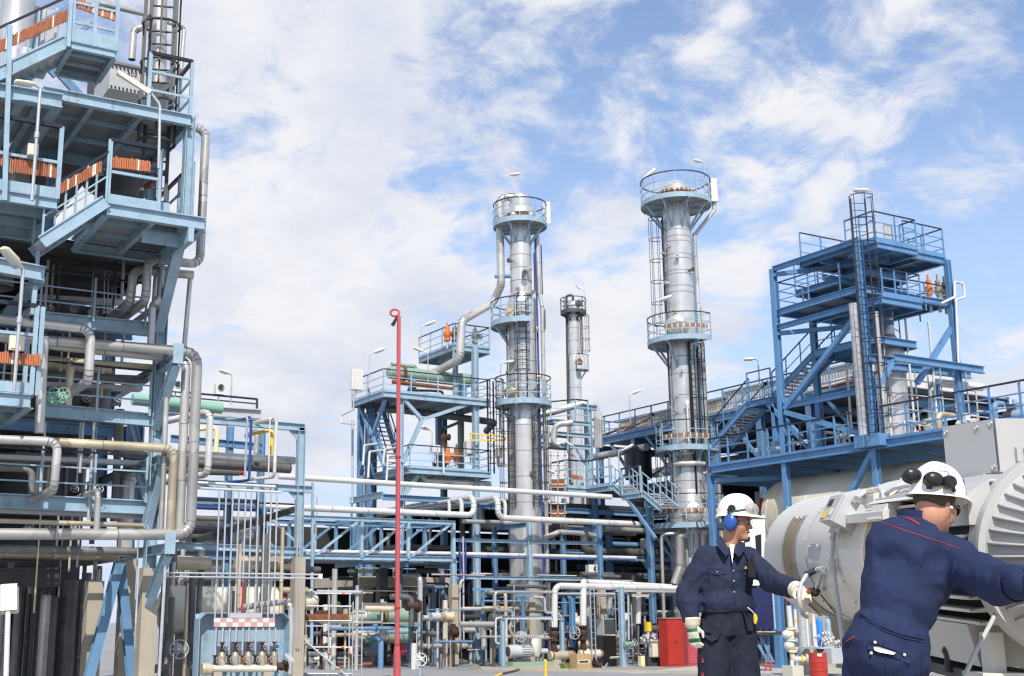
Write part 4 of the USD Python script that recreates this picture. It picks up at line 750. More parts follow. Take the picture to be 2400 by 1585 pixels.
o = c+around(c, 95)*1.36; P(p, 'screen_plate', MB().obox(o+V3([0, 0, zf+.7]), around(c, 0)*.05, around(c, 90)*.34, (0, 0, 1.15)), 'cabinet')
zf2, zf3 = zz(764), zz(950); ringplat(p, c, zf2, .7, 1.5, -165, 20, 1.15, 6, br=3); ringplat(p, c, zf3, .7, 1.35, -150, 120, 1.3, 7, br=5)
for z, t in ((zf2, -38), (zf3, -48)): o = c+around(c, t)*.75; P(p, 'manhole', MB().lathe([(.25, -.2), (.25, .12), (.31, .12), (.31, .2), (0, .24)], o+V3([0, 0, z+.55]), around(c, t), 16), 'cladstain')
ladder(p, c+around(c, 0)*.78+V3([0, 0, zf3]), zz(705)-zf3, around(c, 0), around(c, 90), 'navyrail', True, .45, .3, 1.5, .9)
for t in (-42, 42): ladder(p, c+around(c, t)*.86+V3([0, 0, zz(1190)]), zz(982)-zz(1190), around(c, t), around(c, t+90), 'darksteel', True, .4, .3, .3, .7)
L_ = -RT; q0 = c+L_*1.02+V3([0, 0, zz(476)]); q = [c+L_*.2+V3([0, 0, zz(462)]), q0+V3([0, 0, .3]), c+L_*.98+V3([0, 0, zz(668)]), c+L_*1.35+V3([0, 0, zz(705)])+FH*.4]
pipe('fat silver pipe on the left of the middle column, falling to the green exchanger', q+[oD(1082, 752, 57.5), oD(1078, 842, 57.5), oD(1010, 878, 58.5)], .2, 'clad', 1.6, R=.45, n=16)
P(p, 'pipe_clamp', MB().obox(c+L_*.75+V3([0, 0, zz(648)]), L_*1.1, FH*.3, (0, 0, .1)), 'towerblue')
pipe('grey riser up the right side of the middle column', [c+RT*.85+V3([0, 0, zz(545)]), c+RT*.9+V3([0, 0, zz(690)]), c+RT*1.02+V3([0, 0, zz(720)]), c+RT*1.0], .1, 'clad'); pipe('blue conduit beside the grey riser of the middle column', [c+RT*.74+V3([0, 0, zz(560)]), c+RT*.86], .05, 'deepblue', 0, n=8)
ladder(p, c+RT*1.12+V3([0, 0, zz(775)]), 1.0, RT, FH, 'darksteel', False, .5)
P(p, 'lightning_rod', MB().tube(c+RT*1.05+V3([0, 0, zz(690)]), c+RT*1.03+V3([0, 0, zz(575)]), .03, 6), 'navyrail')
lamp('thin lamp on the top platform rim of the middle column', c+L_*.75+FH*-.9+V3([0, 0, zf]), 2.3, RT+FH*.2, .5, .25, r=.025); lamp('thin lamp on the lowest ring platform of the middle column', c+L_*1.1-FH*.6+V3([0, 0, zf3]), 1.9, RT, .5, .2, r=.025)
def nozzles(par, c, n, zlo, zhi, R, seed):
    rg = random.Random(seed)
    for k in range(n):
        t, z = rg.uniform(-75, 75), rg.uniform(zlo, zhi); e = around(c, t); o = c*[1, 1, 0]+V3([0, 0, z]); L = rg.uniform(.12, .3); q = rg.uniform(.04, .1)
        P(par, 'nozzle', MB().tube(o+e*(R-.05), o+e*(R+L), q, 10).tube(o+e*(R+L-.05), o+e*(R+L), q*1.7, 12), rg.choice(['galv', 'cladstain', 'darkpipe', 'clad']))
    for k in range(n//3): z = rg.uniform(zlo, zhi-2); t = rg.choice([-70, -64, 58, 66, 72]); e = around(c, t)*(R+.1); P(par, 'side_line', MB().tube(c*[1, 1, 0]+e+V3([0, 0, z]), c*[1, 1, 0]+e+V3([0, 0, z+rg.uniform(2, 6)]), .035, 6), 'darksteel')
nozzles(p, c, 16, zz(1150), zz(600), .68, 3)
# --- tall right column
dR = 61.; c = oD(1600, 820, dR); c[2] = 0; zz = lambda y: zat(1600, y, dR); L_ = -RT
p = T('process_column', 'tallest silver column with four railed platforms and a bulging manhole drum', 'process column', c)
prof = [(1.02, 0), (1.02, zz(1330)), (.98, zz(1200)), (.80, zz(1150)), (.80, zz(1095)), (.66, zz(1070)), (.70, zz(930)), (.69, zz(480)), (.66, zz(440)), (.4, zz(428)), (0, zz(424))]
shell(p, c, prof, [zz(y) for y in (1480, 1420, 1360, 1300, 1215, 1180, 1130, 1090, 1030, 975, 930, 880, 840, 690, 676, 648, 640, 612, 602, 572, 560, 545)])
zf = zz(482); ringplat(p, c, zf, .7, 1.78, 0, 360, 1.28, 10, br=8)
P(p, 'head', MB().lathe([(.84, zf+.03), (.86, zf+.55), (.74, zf+.85), (.45, zf+1.0), (0, zf+1.04)], (c[0], c[1], 0), n=28), 'cladvessel'); P(p, 'head_band', MB().lathe([(.87, zf+.42), (.885, zf+.43), (.885, zf+.56), (.87, zf+.57)], (c[0], c[1], 0), n=28), 'rust'); P(p, 'head_nozzle', MB().tube(c+V3([0, 0, zf+1.]), c+V3([0, 0, zf+1.3]), .14, 12).tube(c+V3([0, 0, zf+1.2]), c+V3([0, 0, zf+1.28]), .22, 12), 'cladstain')
for t in (-60, 60): o = c+around(c, t)*1.2; P(p, 'fitting', MB().ball(o+V3([0, 0, zf+.3]), .2, 10).tube(o+V3([0, 0, zf]), o+V3([0, 0, zf+.5]), .07, 8), 'galv')
o = c+RT*1.95-FH*.1; P(p, 'cable_cabinet', MB().obox(o+V3([0, 0, zf+.75]), RT*.32, FH*.5, (0, 0, 1.25)), 'cabinet'); P(p, 'cabinet_pipe', MB().tube(o+V3([0, 0, zf+.1]), o+V3([0, 0, zf-.35]), .1, 8), 'galv'); P(p, 'diagonal_pipe', MB().tube(o+V3([0, 0, zf-.3]), c+RT*.95+V3([0, 0, zz(548)]), .1, 10), 'galv')
zf2, zf3, zf4 = zz(806), zz(1057), zz(1238); ringplat(p, c, zf2, .7, 1.72, -160, 55, 1.28, 8, br=4, brl=1.3); ringplat(p, c, zf3, .75, 1.5, -120, 120, 1.35, 7, br=4, brl=1.2); ringplat(p, c, zf4, .95, 2.1, -110, 100, 1.5, 8, br=5, brl=1.5)
def arcslat(par, c, R, z, h, t0, t1, n):
    o, cr = MB(), MB()
    for k in range(n): e = around(c, t0+(t1-t0)*k/n); (cr if k % 5 == 2 else o).obox(c*[1, 1, 0]+e*R+V3([0, 0, z]), e*.04, np.cross(e, UP)*.045, (0, 0, h))
    P(par, 'slat_strip', o, 'slatbrown'); P(par, 'pale_slat', cr, 'lampcream')
arcslat(p, c, 1.66, zf2+.6, .18, -30, 50, 40); arcslat(p, c, 1.44, zf3+.6, .2, -60, 50, 44); arcslat(p, c, 2.04, zf4+.7, .2, -45, 60, 60); arcslat(p, c, .9, zf+.62, .12, -75, 75, 46)
for z, t, R in ((zf2+.75, -14, .52), (zf4+.7, 8, .5)): o = c+around(c, t)*.62; P(p, 'manhole_drum', MB().lathe([(R, -.2), (R, .45), (R*.9, .6), (R*.5, .68), (0, .7)], o+V3([0, 0, z]), around(c, t), 24), 'cladvessel')
ladder(p, c+around(c, 40)*.76+V3([0, 0, zf3]), zz(812)-zf3, around(c, 40), around(c, 130), 'navyrail', True, .5, .3, .6, .9, .6); ladder(p, c+around(c, -82)*.75+V3([0, 0, zf2+.5]), zz(512)-zf2-.5, around(c, -82), around(c, 8), 'navyrail', True, .45, .3, .5, 1.0, .7); ladder(p, c+around(c, -52)*1.15+V3([0, 0, zz(1195)]), zz(1062)-zz(1195), around(c, -52), around(c, 38), 'darksteel', True, .5, .3, .3, .8)
P(p, 'ladder_pole', MB().bar(c+around(c, 25)*.8+V3([0, 0, zf4]), c+around(c, 25)*.76+V3([0, 0, zf2]), .1, .1, (1, 0, 0)), 'navyrail')
pipe('grey twin riser up the right side of the tallest column', [c+RT*.88+V3([0, 0, zz(548)]), c+RT*.92+V3([0, 0, zz(1230)])], .11, 'clad'); pipe('blue conduit between the twin riser and the tallest column', [c+RT*.74+V3([0, 0, zz(560)]), c+RT*.77+V3([0, 0, zz(1090)])], .06, 'towerblue', 0, n=8)
pipe('thin riser right of the twin riser', [c+RT*1.06+V3([0, 0, zz(720)]), c+RT*1.06+V3([0, 0, zz(1230)])], .06, 'galv', 0, n=8)
pipe('pale bent pipe standing left of the foot of the tallest column', [c-FH*1.5+L_*.55+V3([0, 0, zz(1258)]), c-FH*1.5+L_*.9+V3([0, 0, zz(1262)]), c-FH*1.5+L_*.92+V3([0, 0, zz(1330)]), c-FH*1.6+L_*1.25+V3([0, 0, zz(1372)])], .2, 'clad', 1., R=.4); pipe('slim upright pipe far left of the foot of the tallest column', [c-FH*1.5+L_*.9+V3([0, 0, zz(1254)]), c-FH*1.5+L_*1.75+V3([0, 0, zz(1258)]), c-FH*1.5+L_*1.8], .08, 'clad')
for k, (t, r) in enumerate(((-12, .07), (6, .06), (25, .09), (52, .1))): pipe(f'upright line on the foot of the tallest column, {NTH[k]} from the left', [c+around(c, t)*1.2+V3([0, 0, zz(1255)]), c+around(c, t)*1.2], r, ['clad', 'galv', 'clad', 'cladwhite'][k], 1.2)
pipe('collar pipe around the tall column above its lowest platform', [c+around(c, a)*1.05+V3([0, 0, zz(1092)+(0 if abs(a) < 50 else .35)]) for a in (-58, -48, -20, 15, 48)], .12, 'clad', 0)
lamp('slim tilted lamp at the left rim of the tallest column', c+L_*1.72-FH*.3+V3([0, 0, zf+.9]), .5, RT+FH*.1, .7, .15, r=.025, tilt=.7); lamp('pale lamp at the right rim of the tallest column', c+RT*1.3-FH*1.1+V3([0, 0, zf]), 1.95, L_, .45, .1, r=.025); lamp('pale lamp on the second platform of the tallest column', c+L_*1.3-FH*1.0+V3([0, 0, zf2]), 2.0, RT+FH*.1, .6, .1, r=.025, tilt=.35)
b = c-FH*.9+V3([0, 0, zz(950)])+L_*.1; o = T('junction_box', 'small white box on the tall column above its polygon platform', 'electric box', b); P(o, 'casing', MB().obox(b, RT*.16, FH*.1, (0, 0, .26)), 'whitepaint'); P(o, 'conduit', MB().tube(b-V3([0, 0, 2.2]), b-V3([0, 0, .1]), .05, 8), 'cladwhite')
nozzles(p, c, 16, zz(1150), zz(560), .7, 8)
# --- far slim column
dF = 88.; c = oD(1347, 850, dF); c[2] = 0; zz = lambda y: zat(1347, y, dF)
p = T('process_column', 'small far column with a dark gooseneck pipe between the two big columns', 'process column', c)
shell(p, c, [(.45, 0), (.45, zz(845)), (.41, zz(830)), (.4, zz(716)), (.3, zz(708)), (0, zz(704))], [zz(y) for y in (1010, 960, 910, 870, 832, 800, 770, 745)], 24)
ringplat(p, c, zz(734), .4, .92, 0, 360, 1.05, 8, 'darksteel', 5, rod=.02); ringplat(p, c, zz(867), .4, 1.0, 10, 110, 1.0, 3, 'boxgrey', 2)
P(p, 'manhole', MB().lathe([(.2, 0), (.2, .3), (.26, .3), (.26, .38), (0, .4)], c+around(c, 30)*.35+V3([0, 0, zz(853)]), around(c, 30), 14), 'rust')
P(p, 'head_pipe', MB().tube(c+around(c, 60)*.3+V3([0, 0, zz(716)]), c+around(c, 60)*.62+V3([0, 0, zz(712)]), .26, 12), 'darkpipe')
pipe('dark gooseneck riser on the left of the small far column', [c+V3([0, 0, zz(704)]), c+V3([0, 0, zz(692)]), c-RT*.48+V3([0, 0, zz(692)]), c-RT*.56+V3([0, 0, zz(960)]), c-RT*.56], .09, 'darksteel', 0, R=.25, n=10)
ladder(p, c+around(c, 75)*.55+V3([0, 0, zz(832)]), zz(742)-zz(832), around(c, 75), around(c, 165), 'darksteel', True, .4, .35, .2, .8, .6)
lamp('tiny lamp on the small far column', c+RT*.85+V3([0, 0, zz(734)]), 1.7, -RT, .5, .3, r=.025, tilt=.9)
# ------------------------------------------------------------------ blue stepped structure with the green exchanger
S = T('exchanger_structure', 'blue stepped platform structure with a green exchanger left of the middle column', 'steel structure', oD(940, 1400, 56)*[1, 1, 0])
YA = oD(899, 917, 56)[1]
def fdeck(par, xl, xr, yc, Y, left, z=None, bh=.26, m='paleblue', h=1.05, js=1.3, posts=1.4, rr=True, right=True, back=None):
    """deck whose front edge runs from picture column xl to xr at height yc on the plane Y; left is the picture x where its left side ends"""
    a = oY(xl, yc, Y); z = z or a[2]; b = oY(xr, yc+(xr-xl)*.02, Y); X0, X1 = a[0], b[0]; lx = oX(left, YH-(YH-yc)*(left+625)/(xl+625), X0)[1] if back is None else Y+back
    deck(par, X0, X1, Y, lx, z, bh, js, m, 'deckplate', 'y')
    if rr: rail(par, [(X0, lx, z), (X0, Y, z), (X1, Y, z)]+([(X1, lx, z)] if right else []), h, posts, m, toe=.12)
    return X0, X1, lx, z
A = fdeck(S, 899, 1148, 917, YA, 825); B = fdeck(S, 1065, 1147, 808, YA+.3, 982); C = fdeck(S, 961, 1150, 1096, YA-.2, 840, back=None)
xc = [oY(938, 930, YA+.15)[0], oY(1114, 940, YA+.15)[0]]
for i, x in enumerate(xc):
    P(S, 'column', MB().ib((x, YA+.15, 0), (x, YA+.15, B[3] if i else A[3]-.2), .26, .26, (1, 0, 0)), 'paleblue'); P(S, 'column', MB().ib((x, A[2]-.15, 0), (x, A[2]-.15, A[3]-.2), .26, .26, (1, 0, 0)), 'midblue')
xk = oY(1067, 850, YA+.35)[0]; P(S, 'column', MB().ib((xk, YA+.35, A[3]), (xk, YA+.35, B[3]-.1), .2, .2, (1, 0, 0)), 'paleblue')
xl_ = oX(836, 1000, A[0]+.2)
for yy in (A[2]-.4,): P(S, 'column', MB().ib((A[0]+.3, yy, 0), (A[0]+.3, yy, A[3]-.2), .26, .26, (1, 0, 0)), 'midblue')
n_ = oY(989, 984, YA+.1)
for q, w in ((oY(941, 931, YA+.1), .16), (oY(1103, 946, YA+.1), .16), (oY(944, 1086, YA+.1), .18)): P(S, 'brace', MB().bar(n_, q, w, w), 'paleblue')
ya, yb = YA+.3, A[2]-.4; zA, zC = A[3]-.3, C[3]; Xs = A[0]+.25; mid = (Xs, (ya+yb)/2, (zA+zC)/2)
for q in ((Xs, ya, zA), (Xs, yb, zA), (Xs, ya, zC), (Xs, yb, zC)): P(S, 'brace', MB().bar(mid, q, .15, .15), 'midblue')
stair(S, (Xs+.3, YA+.8, zC), (Xs+.3, A[2]-.6, zA), (.8, 0, 0), 14, 'midblue', 'galv')
z_ = oX(870, 1165, A[0])[2]; P(S, 'beam', MB().ib((A[0], YA, z_), (A[0], A[2], z_), .22, .28), 'paleblue'); P(S, 'beam', MB().ib((A[0], YA, z_-.1), (C[1], YA, z_-.1), .22, .26), 'midblue')
P(S, 'brace', MB().bar((xc[0], YA+.1, C[3]-1.5), (xc[0]+.9, YA+.1, C[3]-.3), .16, .2), 'paleblue')
lzb = oY(1020, 995, YA+2.5)
for x in (1028, 1080): b = oY(x, 1000, YA+2.6); P(S, 'column', MB().ib((b[0], b[1], C[3]), (b[0], b[1], A[3]-.2), .24, .24, (1, 0, 0)), 'midblue' if x < 1050 else 'palegreen')
P(S, 'brace', MB().bar((oY(1028, 1010, YA+2.6)), (oY(1100, 980, YA+2.6)), .14, .14), 'midblue')
ladder(S, V3([xc[1]+.7, YA-.1, C[3]]), A[3]-C[3]+1, (.4, -.9, 0), (.9, .4, 0), 'navyrail', True, .5, .3, .4, .8, .7)
# exchanger and equipment on those decks
zx = oY(1000, 882, YA+.9); e0, e1 = oY(908, 872, YA+.9), oY(1112, 898, YA+.9); L = e1[0]-e0[0]
p = T('heat_exchanger', 'long pale green exchanger lying on the middle deck behind the red pole', 'heat exchanger', e0)
P(p, 'shell', MB().lathe([(0, 0), (.22, .02), (.30, .12), (.31, .5), (.31, L-.3), (.27, L-.05), (0, L)], (e0[0], e0[1], zx[2]), (1, 0, 0), 24), 'palegreen')
for q in (.72, .82): P(p, 'flange', MB().lathe([(.31, q), (.38, q), (.38, q+.06), (.31, q+.06)], (e0[0], e0[1], zx[2]), (1, 0, 0), 24), 'rust')
for q in (1.2, L-.8): P(p, 'saddle', MB().box((e0[0]+q, e0[1]-.2, A[3]+.02), (e0[0]+q+.25, e0[1]+.2, zx[2]-.2)), 'midblue')
P(p, 'top_pipe', MB().sweep(bend([(e0[0]+.4, e0[1]+.4, zx[2]+.5), (e0[0]+1.7, e0[1]+.4, zx[2]+.5), (e0[0]+1.75, e0[1]+.4, zx[2]+.2)], .15)[0], .09, 10), 'palegreen')
pipe('rust brown pipe on the deck under the green exchanger', [oY(920, 895, YA+.6), oY(1062, 912, YA+.6)], .1, 'rust', 0); pipe('dark hose of small bends on the deck below the green exchanger', [oY(955, 915, YA+.4), oY(1010, 916, YA+.4), oY(1036, 918, YA+.4), oY(1040, 930, YA+.4)], .06, 'dark', 0)
pipe('grey pipe hanging under the green exchanger deck', [oY(880, 958, YA+1.2), oY(945, 962, YA+1.2), oY(1160, 990, YA+1.2), oY(1140, 1010, YA+3)], .17, 'darkpipe', 1.2)
for lab, x, y, m in (('bright orange relief valve on the top small deck', 1048, 780, 'safetyorange'), ('rusty pink valve on the top small deck', 1066, 782, 'rust'), ('silver dome valve at the right of the top small deck', 1113, 786, 'clad'), ('orange valve on the lower deck of the blue structure', 1049, 1066, 'safetyorange'), ('dark red valve high behind the lower deck', 1038, 1023, 'darkrust'), ('rusty valve beside the orange one on the lower deck', 1070, 1066, 'rust'), ('black pump body at the left of the lower deck', 1023, 1088, 'dark')):
    b = oY(x, y, YA+.8); p = T('relief_valve', lab, 'valve', b); P(p, 'body', MB().lathe([(.08, -.42), (.16, -.4), (.16, -.33), (.12, -.3), (.19, -.1), (.19, .05), (.12, .12), (.11, .3), (.05, .36), (.04, .5)], b, n=14), m); P(p, 'outlet', MB().tube(b, b+V3([.34, 0, -.02]), .1, 10).tube(b+V3([.3, 0, -.02]), b+V3([.36, 0, -.02]), .16, 12), m)
    P(p, 'inlet', MB().tube(b-V3([0, 0, .8]), b-V3([0, 0, .4]), .07, 8), 'galv')
for lab, x, y, w, h in (('white upright cabinet on the left of the exchanger deck', 838, 890, .55, .95), ('white small cabinet on the lower deck', 1023, 1052, .42, .36), ('grey cabinet at the right end of the lower deck', 1106, 1050, .6, .6), ('white cabinet by the foot of the middle column', 1171, 1062, .36, .4)):
    b = oY(x, y, YA+.5); p = T('cabinet', lab, 'cabinet', b); P(p, 'casing', MB().box(b-V3([w/2, 0, h/2]), b+V3([w/2, .3, h/2])), 'boxgrey' if 'grey' in lab else 'whitepaint'); P(p, 'door', MB().box(b-V3([w/2-.03, .015, h/2-.03]), b+V3([w/2-.03, 0, h/2-.03])), 'cabinet'); P(p, 'stand', MB().box(b+V3([-.03, .1, -h/2-.5]), b+V3([.03, .16, -h/2])), 'galv')
for k, (x0, x1, y0, y1, r) in enumerate(((846, 862, 1040, 1090, .05), (858, 880, 1055, 1120, .05), (893, 905, 1050, 1090, .05), (901, 930, 1066, 1128, .05))): pipe(f'pale bent tube over the lower deck side rail, {NTH[k]} from the left', [oY(x1+22, y0, YA+1.2), oY(x0+8, y0+4, YA+.4), oY(x0+5, y1, YA+.4)], r, 'cladwhite', 0, n=8)
g = T('hoist_guard', 'small yellow guard frame on the right of the blue structure', 'frame', oY(1140, 1020, YA-.3)); q = [oY(x, y, YA-.3) for x, y in ((1103, 1016), (1184, 1024), (1184, 1032), (1103, 1032))]
for a, b in ((0, 1), (1, 2), (2, 3), (3, 0)): P(g, 'bar', MB().bar(q[a], q[b], .06, .06), 'yellow')
for k in (1, 2): P(g, 'strut', MB().bar(q[3]+(q[2]-q[3])*k/3, q[0]+(q[1]-q[0])*k/3, .04, .04), 'yellow')
pipe('grey outlet pipe with an upturned end under the lower deck', [oY(990, 1100, YA+.2), oY(991, 1126, YA+.2), oY(1150, 1134, YA+.2)], .12, 'clad', 2); pipe('thin white vertical vent at the right of the lower deck', [oY(1039, 1056, YA-.3), oY(1040, 1112, YA-.3)], .05, 'cladwhite', 0)
pipe('thin grey loop pipe standing out from the left of the blue structure', [oX(832, 870, A[0]-.1), oX(829, 960, A[0]-.1), oX(798, 975, A[0]-.6), oX(800, 992, A[0]-.6), oX(832, 994, A[0]-.1)], .04, 'galv', 0, n=8)
pipe('thin far upright at the left corner of the blue structure', [oX(826, 985, A[0]-.2), oX(826, 1180, A[0]-.2)], .06, 'galv', 0, n=8); b = oY(870, 1000, YA+4); pipe('dark round leg behind the left side of the blue structure', [(b[0], b[1], A[3]-.3), (b[0], b[1], 0)], .3, 'vesseldark', 0)
for lab, x, y, dr in (('lamp at the left corner of the exchanger deck', 865, 905, 1), ('lamp on the top small deck left corner', 986, 838, 1), ('short lamp above the green exchanger', 1003, 900, -1), ('lamp on the lower deck behind the white cabinet', 1013, 1085, -1)): lamp(lab, oY(x, y, YA+.4), 1.5, RT*dr+FH*.1, .55, .2, r=.022, tilt=.4)
# the concrete table under the exchanger structure with pump room below
b0, b1 = oY(842, 1350, 51), oY(950, 1375, 51); t = T('concrete_table', 'stained concrete platform edge with rails left of the red pole', 'platform', (b0[0], 51, 0)); P(t, 'slab', MB().box((b0[0], 51, b1[2]), (b1[0]+3, 56, b0[2])), 'concrete'); rail(t, [(b0[0], 51.1, b0[2]), (b1[0]+3, 51.1, b0[2])], 1.1, 1.6, 'paleblue')
for x in (.3, 3.0): P(t, 'pier', MB().box((b0[0]+x, 51.2, 0), (b0[0]+x+.5, 51.7, b1[2])), 'concrete')
for k, (x, y, r) in enumerate(((876, 1443, .33), (876, 1490, .33))):
    b = oY(x, y, 48.5); p = T('green_exchanger', ['upper pale green exchanger end left of the red pole', 'lower pale green exchanger end left of the red pole'][k], 'heat exchanger', b)
    P(p, 'shell', MB().lathe([(0, -.42), (r*.9, -.4), (r, -.3), (r, .45), (r, 1.6)], b, (1, 0, 0), 24), 'palegreen'); P(p, 'flange', MB().lathe([(r, .32), (r*1.12, .32), (r*1.12, .4), (r, .4)], b, (1, 0, 0), 24), 'rust'); P(p, 'flange', MB().lathe([(r, .46), (r*1.12, .46), (r*1.12, .54), (r, .54)], b, (1, 0, 0), 24), 'rust')
    P(p, 'nozzle', MB().lathe([(0, -1.05), (r*.55, -1.0), (r*.62, -.9), (r*.62, -.38)], b, (1, 0, 0), 20), 'cabinet'); P(p, 'cradle', MB().box(b+V3([-.1, -.2, -r-.3]), b+V3([.1, .2, -r*.8])), 'midblue')
# ------------------------------------------------------------------ long rack deck behind the tall column, running towards the blue tower
X5 = 45.; z5 = oX(1564, 996, X5)[2]; y5a, y5b = 39., oX(1383, 1039, X5)[1]
S = T('cooler_rack', 'long high pipe rack deck with rails running behind the tallest column towards the blue tower', 'pipe rack', (X5, 50, 0))
P(S, 'edge_beam', MB().ib((X5, y5a, z5-.2), (X5, y5b, z5-.2), .25, .4), 'midblue'); P(S, 'edge_beam', MB().ib((X5+9, y5a, z5-.2), (X5+9, y5b, z5-.2), .25, .4), 'midblue'); P(S, 'floor_plate', MB().box((X5+.1, y5a, z5-.12), (X5+9, y5b, z5-.08)), 'grating')
rail(S, [(X5, y5a, z5), (X5, y5b, z5), (X5+3, y5b, z5)], 1.3, 1.5, 'midblue', 'navyrail', 2, False, .15, .03)
ys = np.linspace(y5a+1, y5b-.8, 7)
for i, y in enumerate(ys):
    for x in (X5+.1, X5+8.8): P(S, 'column', MB().ib((x, y, 0), (x, y, z5-.4), .34, .34, (1, 0, 0)), 'midblue')
    P(S, 'cross_truss', MB().ib((X5+.2, y, z5-.6), (X5+8.8, y, z5-.6), .25, .4), 'midblue'); P(S, 'cross_truss', MB().ib((X5+.2, y, z5-3.2), (X5+8.8, y, z5-3.2), .25, .35), 'midblue'); P(S, 'brace', MB().bar((X5, y+.2, z5-2.6), (X5, y+2.2, z5-.4), .14, .14), 'midblue'); P(S, 'brace', MB().bar((X5+.3, y, z5-3.1), (X5+4.4, y, z5-.6), .12, .12), 'midblue')
P(S, 'lower_floor', MB().box((X5+.3, y5a, z5-3.4), (X5+9, y5b, z5-3.3)), 'darksteel'); P(S, 'lower_beam', MB().ib((X5, y5a, z5-3.3), (X5, y5b, z5-3.3), .25, .3), 'midblue')
for k in range(6):
    y = ys[0]+1+k*(ys[-1]-ys[0]-2)/6; p = T('fan_cooler', f'grey finned cooler box on the high rack deck, {NTH[5-k]} from its far end', 'cooler', (X5+2, y, z5), 'coolers on the high rack deck'); h = 1.05 if k > 2 else 1.35
    P(p, 'casing', MB().box((X5+1.1, y, z5+.25), (X5+8, y+3.4, z5+h)), 'cladwhite' if k < 3 else 'boxgrey'); P(p, 'top_lip', MB().box((X5+1.0, y-.05, z5+h), (X5+8.1, y+3.45, z5+h+.08)), 'galv'); fb = MB()
    for j in range(16): fb.box((X5+1.06, y+.12+j*.2, z5+.35), (X5+1.1, y+.2+j*.2, z5+h-.1))
    P(p, 'fin', fb, 'cladstain' if k > 2 else 'galv')
rng = random.Random(77)
for k in range(14): y = rng.uniform(34, 60); pipe('thin pipe lying along the edge of the high rack deck', [(X5+.5+rng.uniform(0, .5), y, z5+.25+rng.uniform(0, .5)), (X5+.5, y+rng.uniform(2, 5), z5+.3)], rng.choice([.05, .08, .11]), rng.choice(['cladwhite', 'cladstain', 'galv', 'rust']), 0, group='thin pipes on the high rack deck', n=8)
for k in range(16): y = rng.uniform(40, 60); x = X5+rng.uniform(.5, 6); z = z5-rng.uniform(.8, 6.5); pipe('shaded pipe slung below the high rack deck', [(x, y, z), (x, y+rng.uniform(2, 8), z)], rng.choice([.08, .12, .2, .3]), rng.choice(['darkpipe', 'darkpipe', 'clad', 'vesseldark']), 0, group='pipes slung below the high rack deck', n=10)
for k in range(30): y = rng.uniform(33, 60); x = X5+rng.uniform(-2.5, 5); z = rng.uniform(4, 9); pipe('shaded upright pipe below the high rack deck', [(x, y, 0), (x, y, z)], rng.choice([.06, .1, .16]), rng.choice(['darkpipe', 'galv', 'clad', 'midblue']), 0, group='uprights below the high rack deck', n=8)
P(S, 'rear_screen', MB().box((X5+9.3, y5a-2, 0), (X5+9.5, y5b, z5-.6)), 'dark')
lamp('lamp above the rail of the high rack deck between the two big columns', oX(1478, 1000, X5-.05), 1.9, RT+FH*.1, .6, .15, r=.03, tilt=.4); lamp('lamp over the stair landing left of the blue tower', oX(1783, 950, 40), 2.1, -RT, .5, .15, r=.03, tilt=-.05)
pipe('sloping grey pipe between the middle column and the far slim column', [oD(1262, 975, 68), oD(1368, 945, 68)], .2, 'clad', 2); pipe('grey pipe slung under the near edge of the high rack deck', [oX(1392, 1072, X5-.5), oX(1515, 1048, X5-.5)], .22, 'clad', 2)
q = oX(1495, 1075, X5-.3); p = T('dark_drum', 'black upright drum under the high rack deck left of the tallest column', 'drum', q); P(p, 'shell', MB().lathe([(.75, -1.2), (.78, -1.1), (.78, .55), (.6, .68), (0, .72)], q, n=28), 'black'); P(p, 'rim', MB().lathe([(.78, .3), (.84, .3), (.84, .42), (.78, .42)], q, n=28), 'dark'); P(p, 'skirt', MB().tube(q*[1, 1, 0], q-V3([0, 0, 1.1]), .5, 16), 'dark')
# stepped stair platforms in front of that rack
S = T('stair_platform', 'pale blue stepped platform with two short stairs left of the tallest column', 'stair', oD(1376, 1300, 63)*[1, 1, 0])
c_ = oD(1376, 1146, 63); X6, Y6, z6 = c_; xl = oY(1331, 1147, Y6)[0]; yn = oX(1430, 1133, X6)[1]
deck(S, xl, X6, Y6, Y6+1.6, z6, .26, 1.2, 'paleblue', 'deckplate'); deck(S, X6-.02, X6+1.3, yn, Y6+1.6, z6-.006, .26, 1.2, 'paleblue', 'deckplate'); rail(S, [(xl, Y6+1.5, z6), (xl, Y6, z6), (X6-.02, Y6, z6)], 1.4, .7, toe=.15, r=.035); rail(S, [(X6, Y6-.1, z6), (X6, yn, z6)], 1.4, 1.2, toe=.15, r=.035)
f = oX(1462, 1162, X6+.1); stair(S, (X6+.1, f[1], f[2]), (X6+.1, yn, z6), (1.1, 0, 0), 6, hm='paleblue'); ye = oX(1502, 1153, X6)[1]; deck(S, X6, X6+1.3, ye, f[1], f[2], .22, 1.2, 'paleblue', 'deckplate'); rail(S, [(X6, f[1], f[2]), (X6, ye, f[2])], 1.3, 1.1, toe=.12, r=.035)
g = oX(1548, 1192, X6+.1); stair(S, (X6+.1, g[1], g[2]), (X6+.1, ye, f[2]), (1.1, 0, 0), 6, hm='paleblue'); P(S, 'brace', MB().bar((X6, f[1]-.4, f[2]-.2), (X6, f[1]-2.4, f[2]-2.2), .14, .14), 'midblue')
for y in (Y6+.2, ye+.2): P(S, 'column', MB().ib((X6+.6, y, 0), (X6+.6, y, (z6 if y > Y6 else f[2])-.26), .24, .24, (1, 0, 0)), 'midblue')
arc0 = oX(1340, 1128, X6)[1] if 0 else 0; slats(S, (xl+.2, Y6-.02, z6+.5), (X6-.3, Y6-.02, z6+.45), .18)
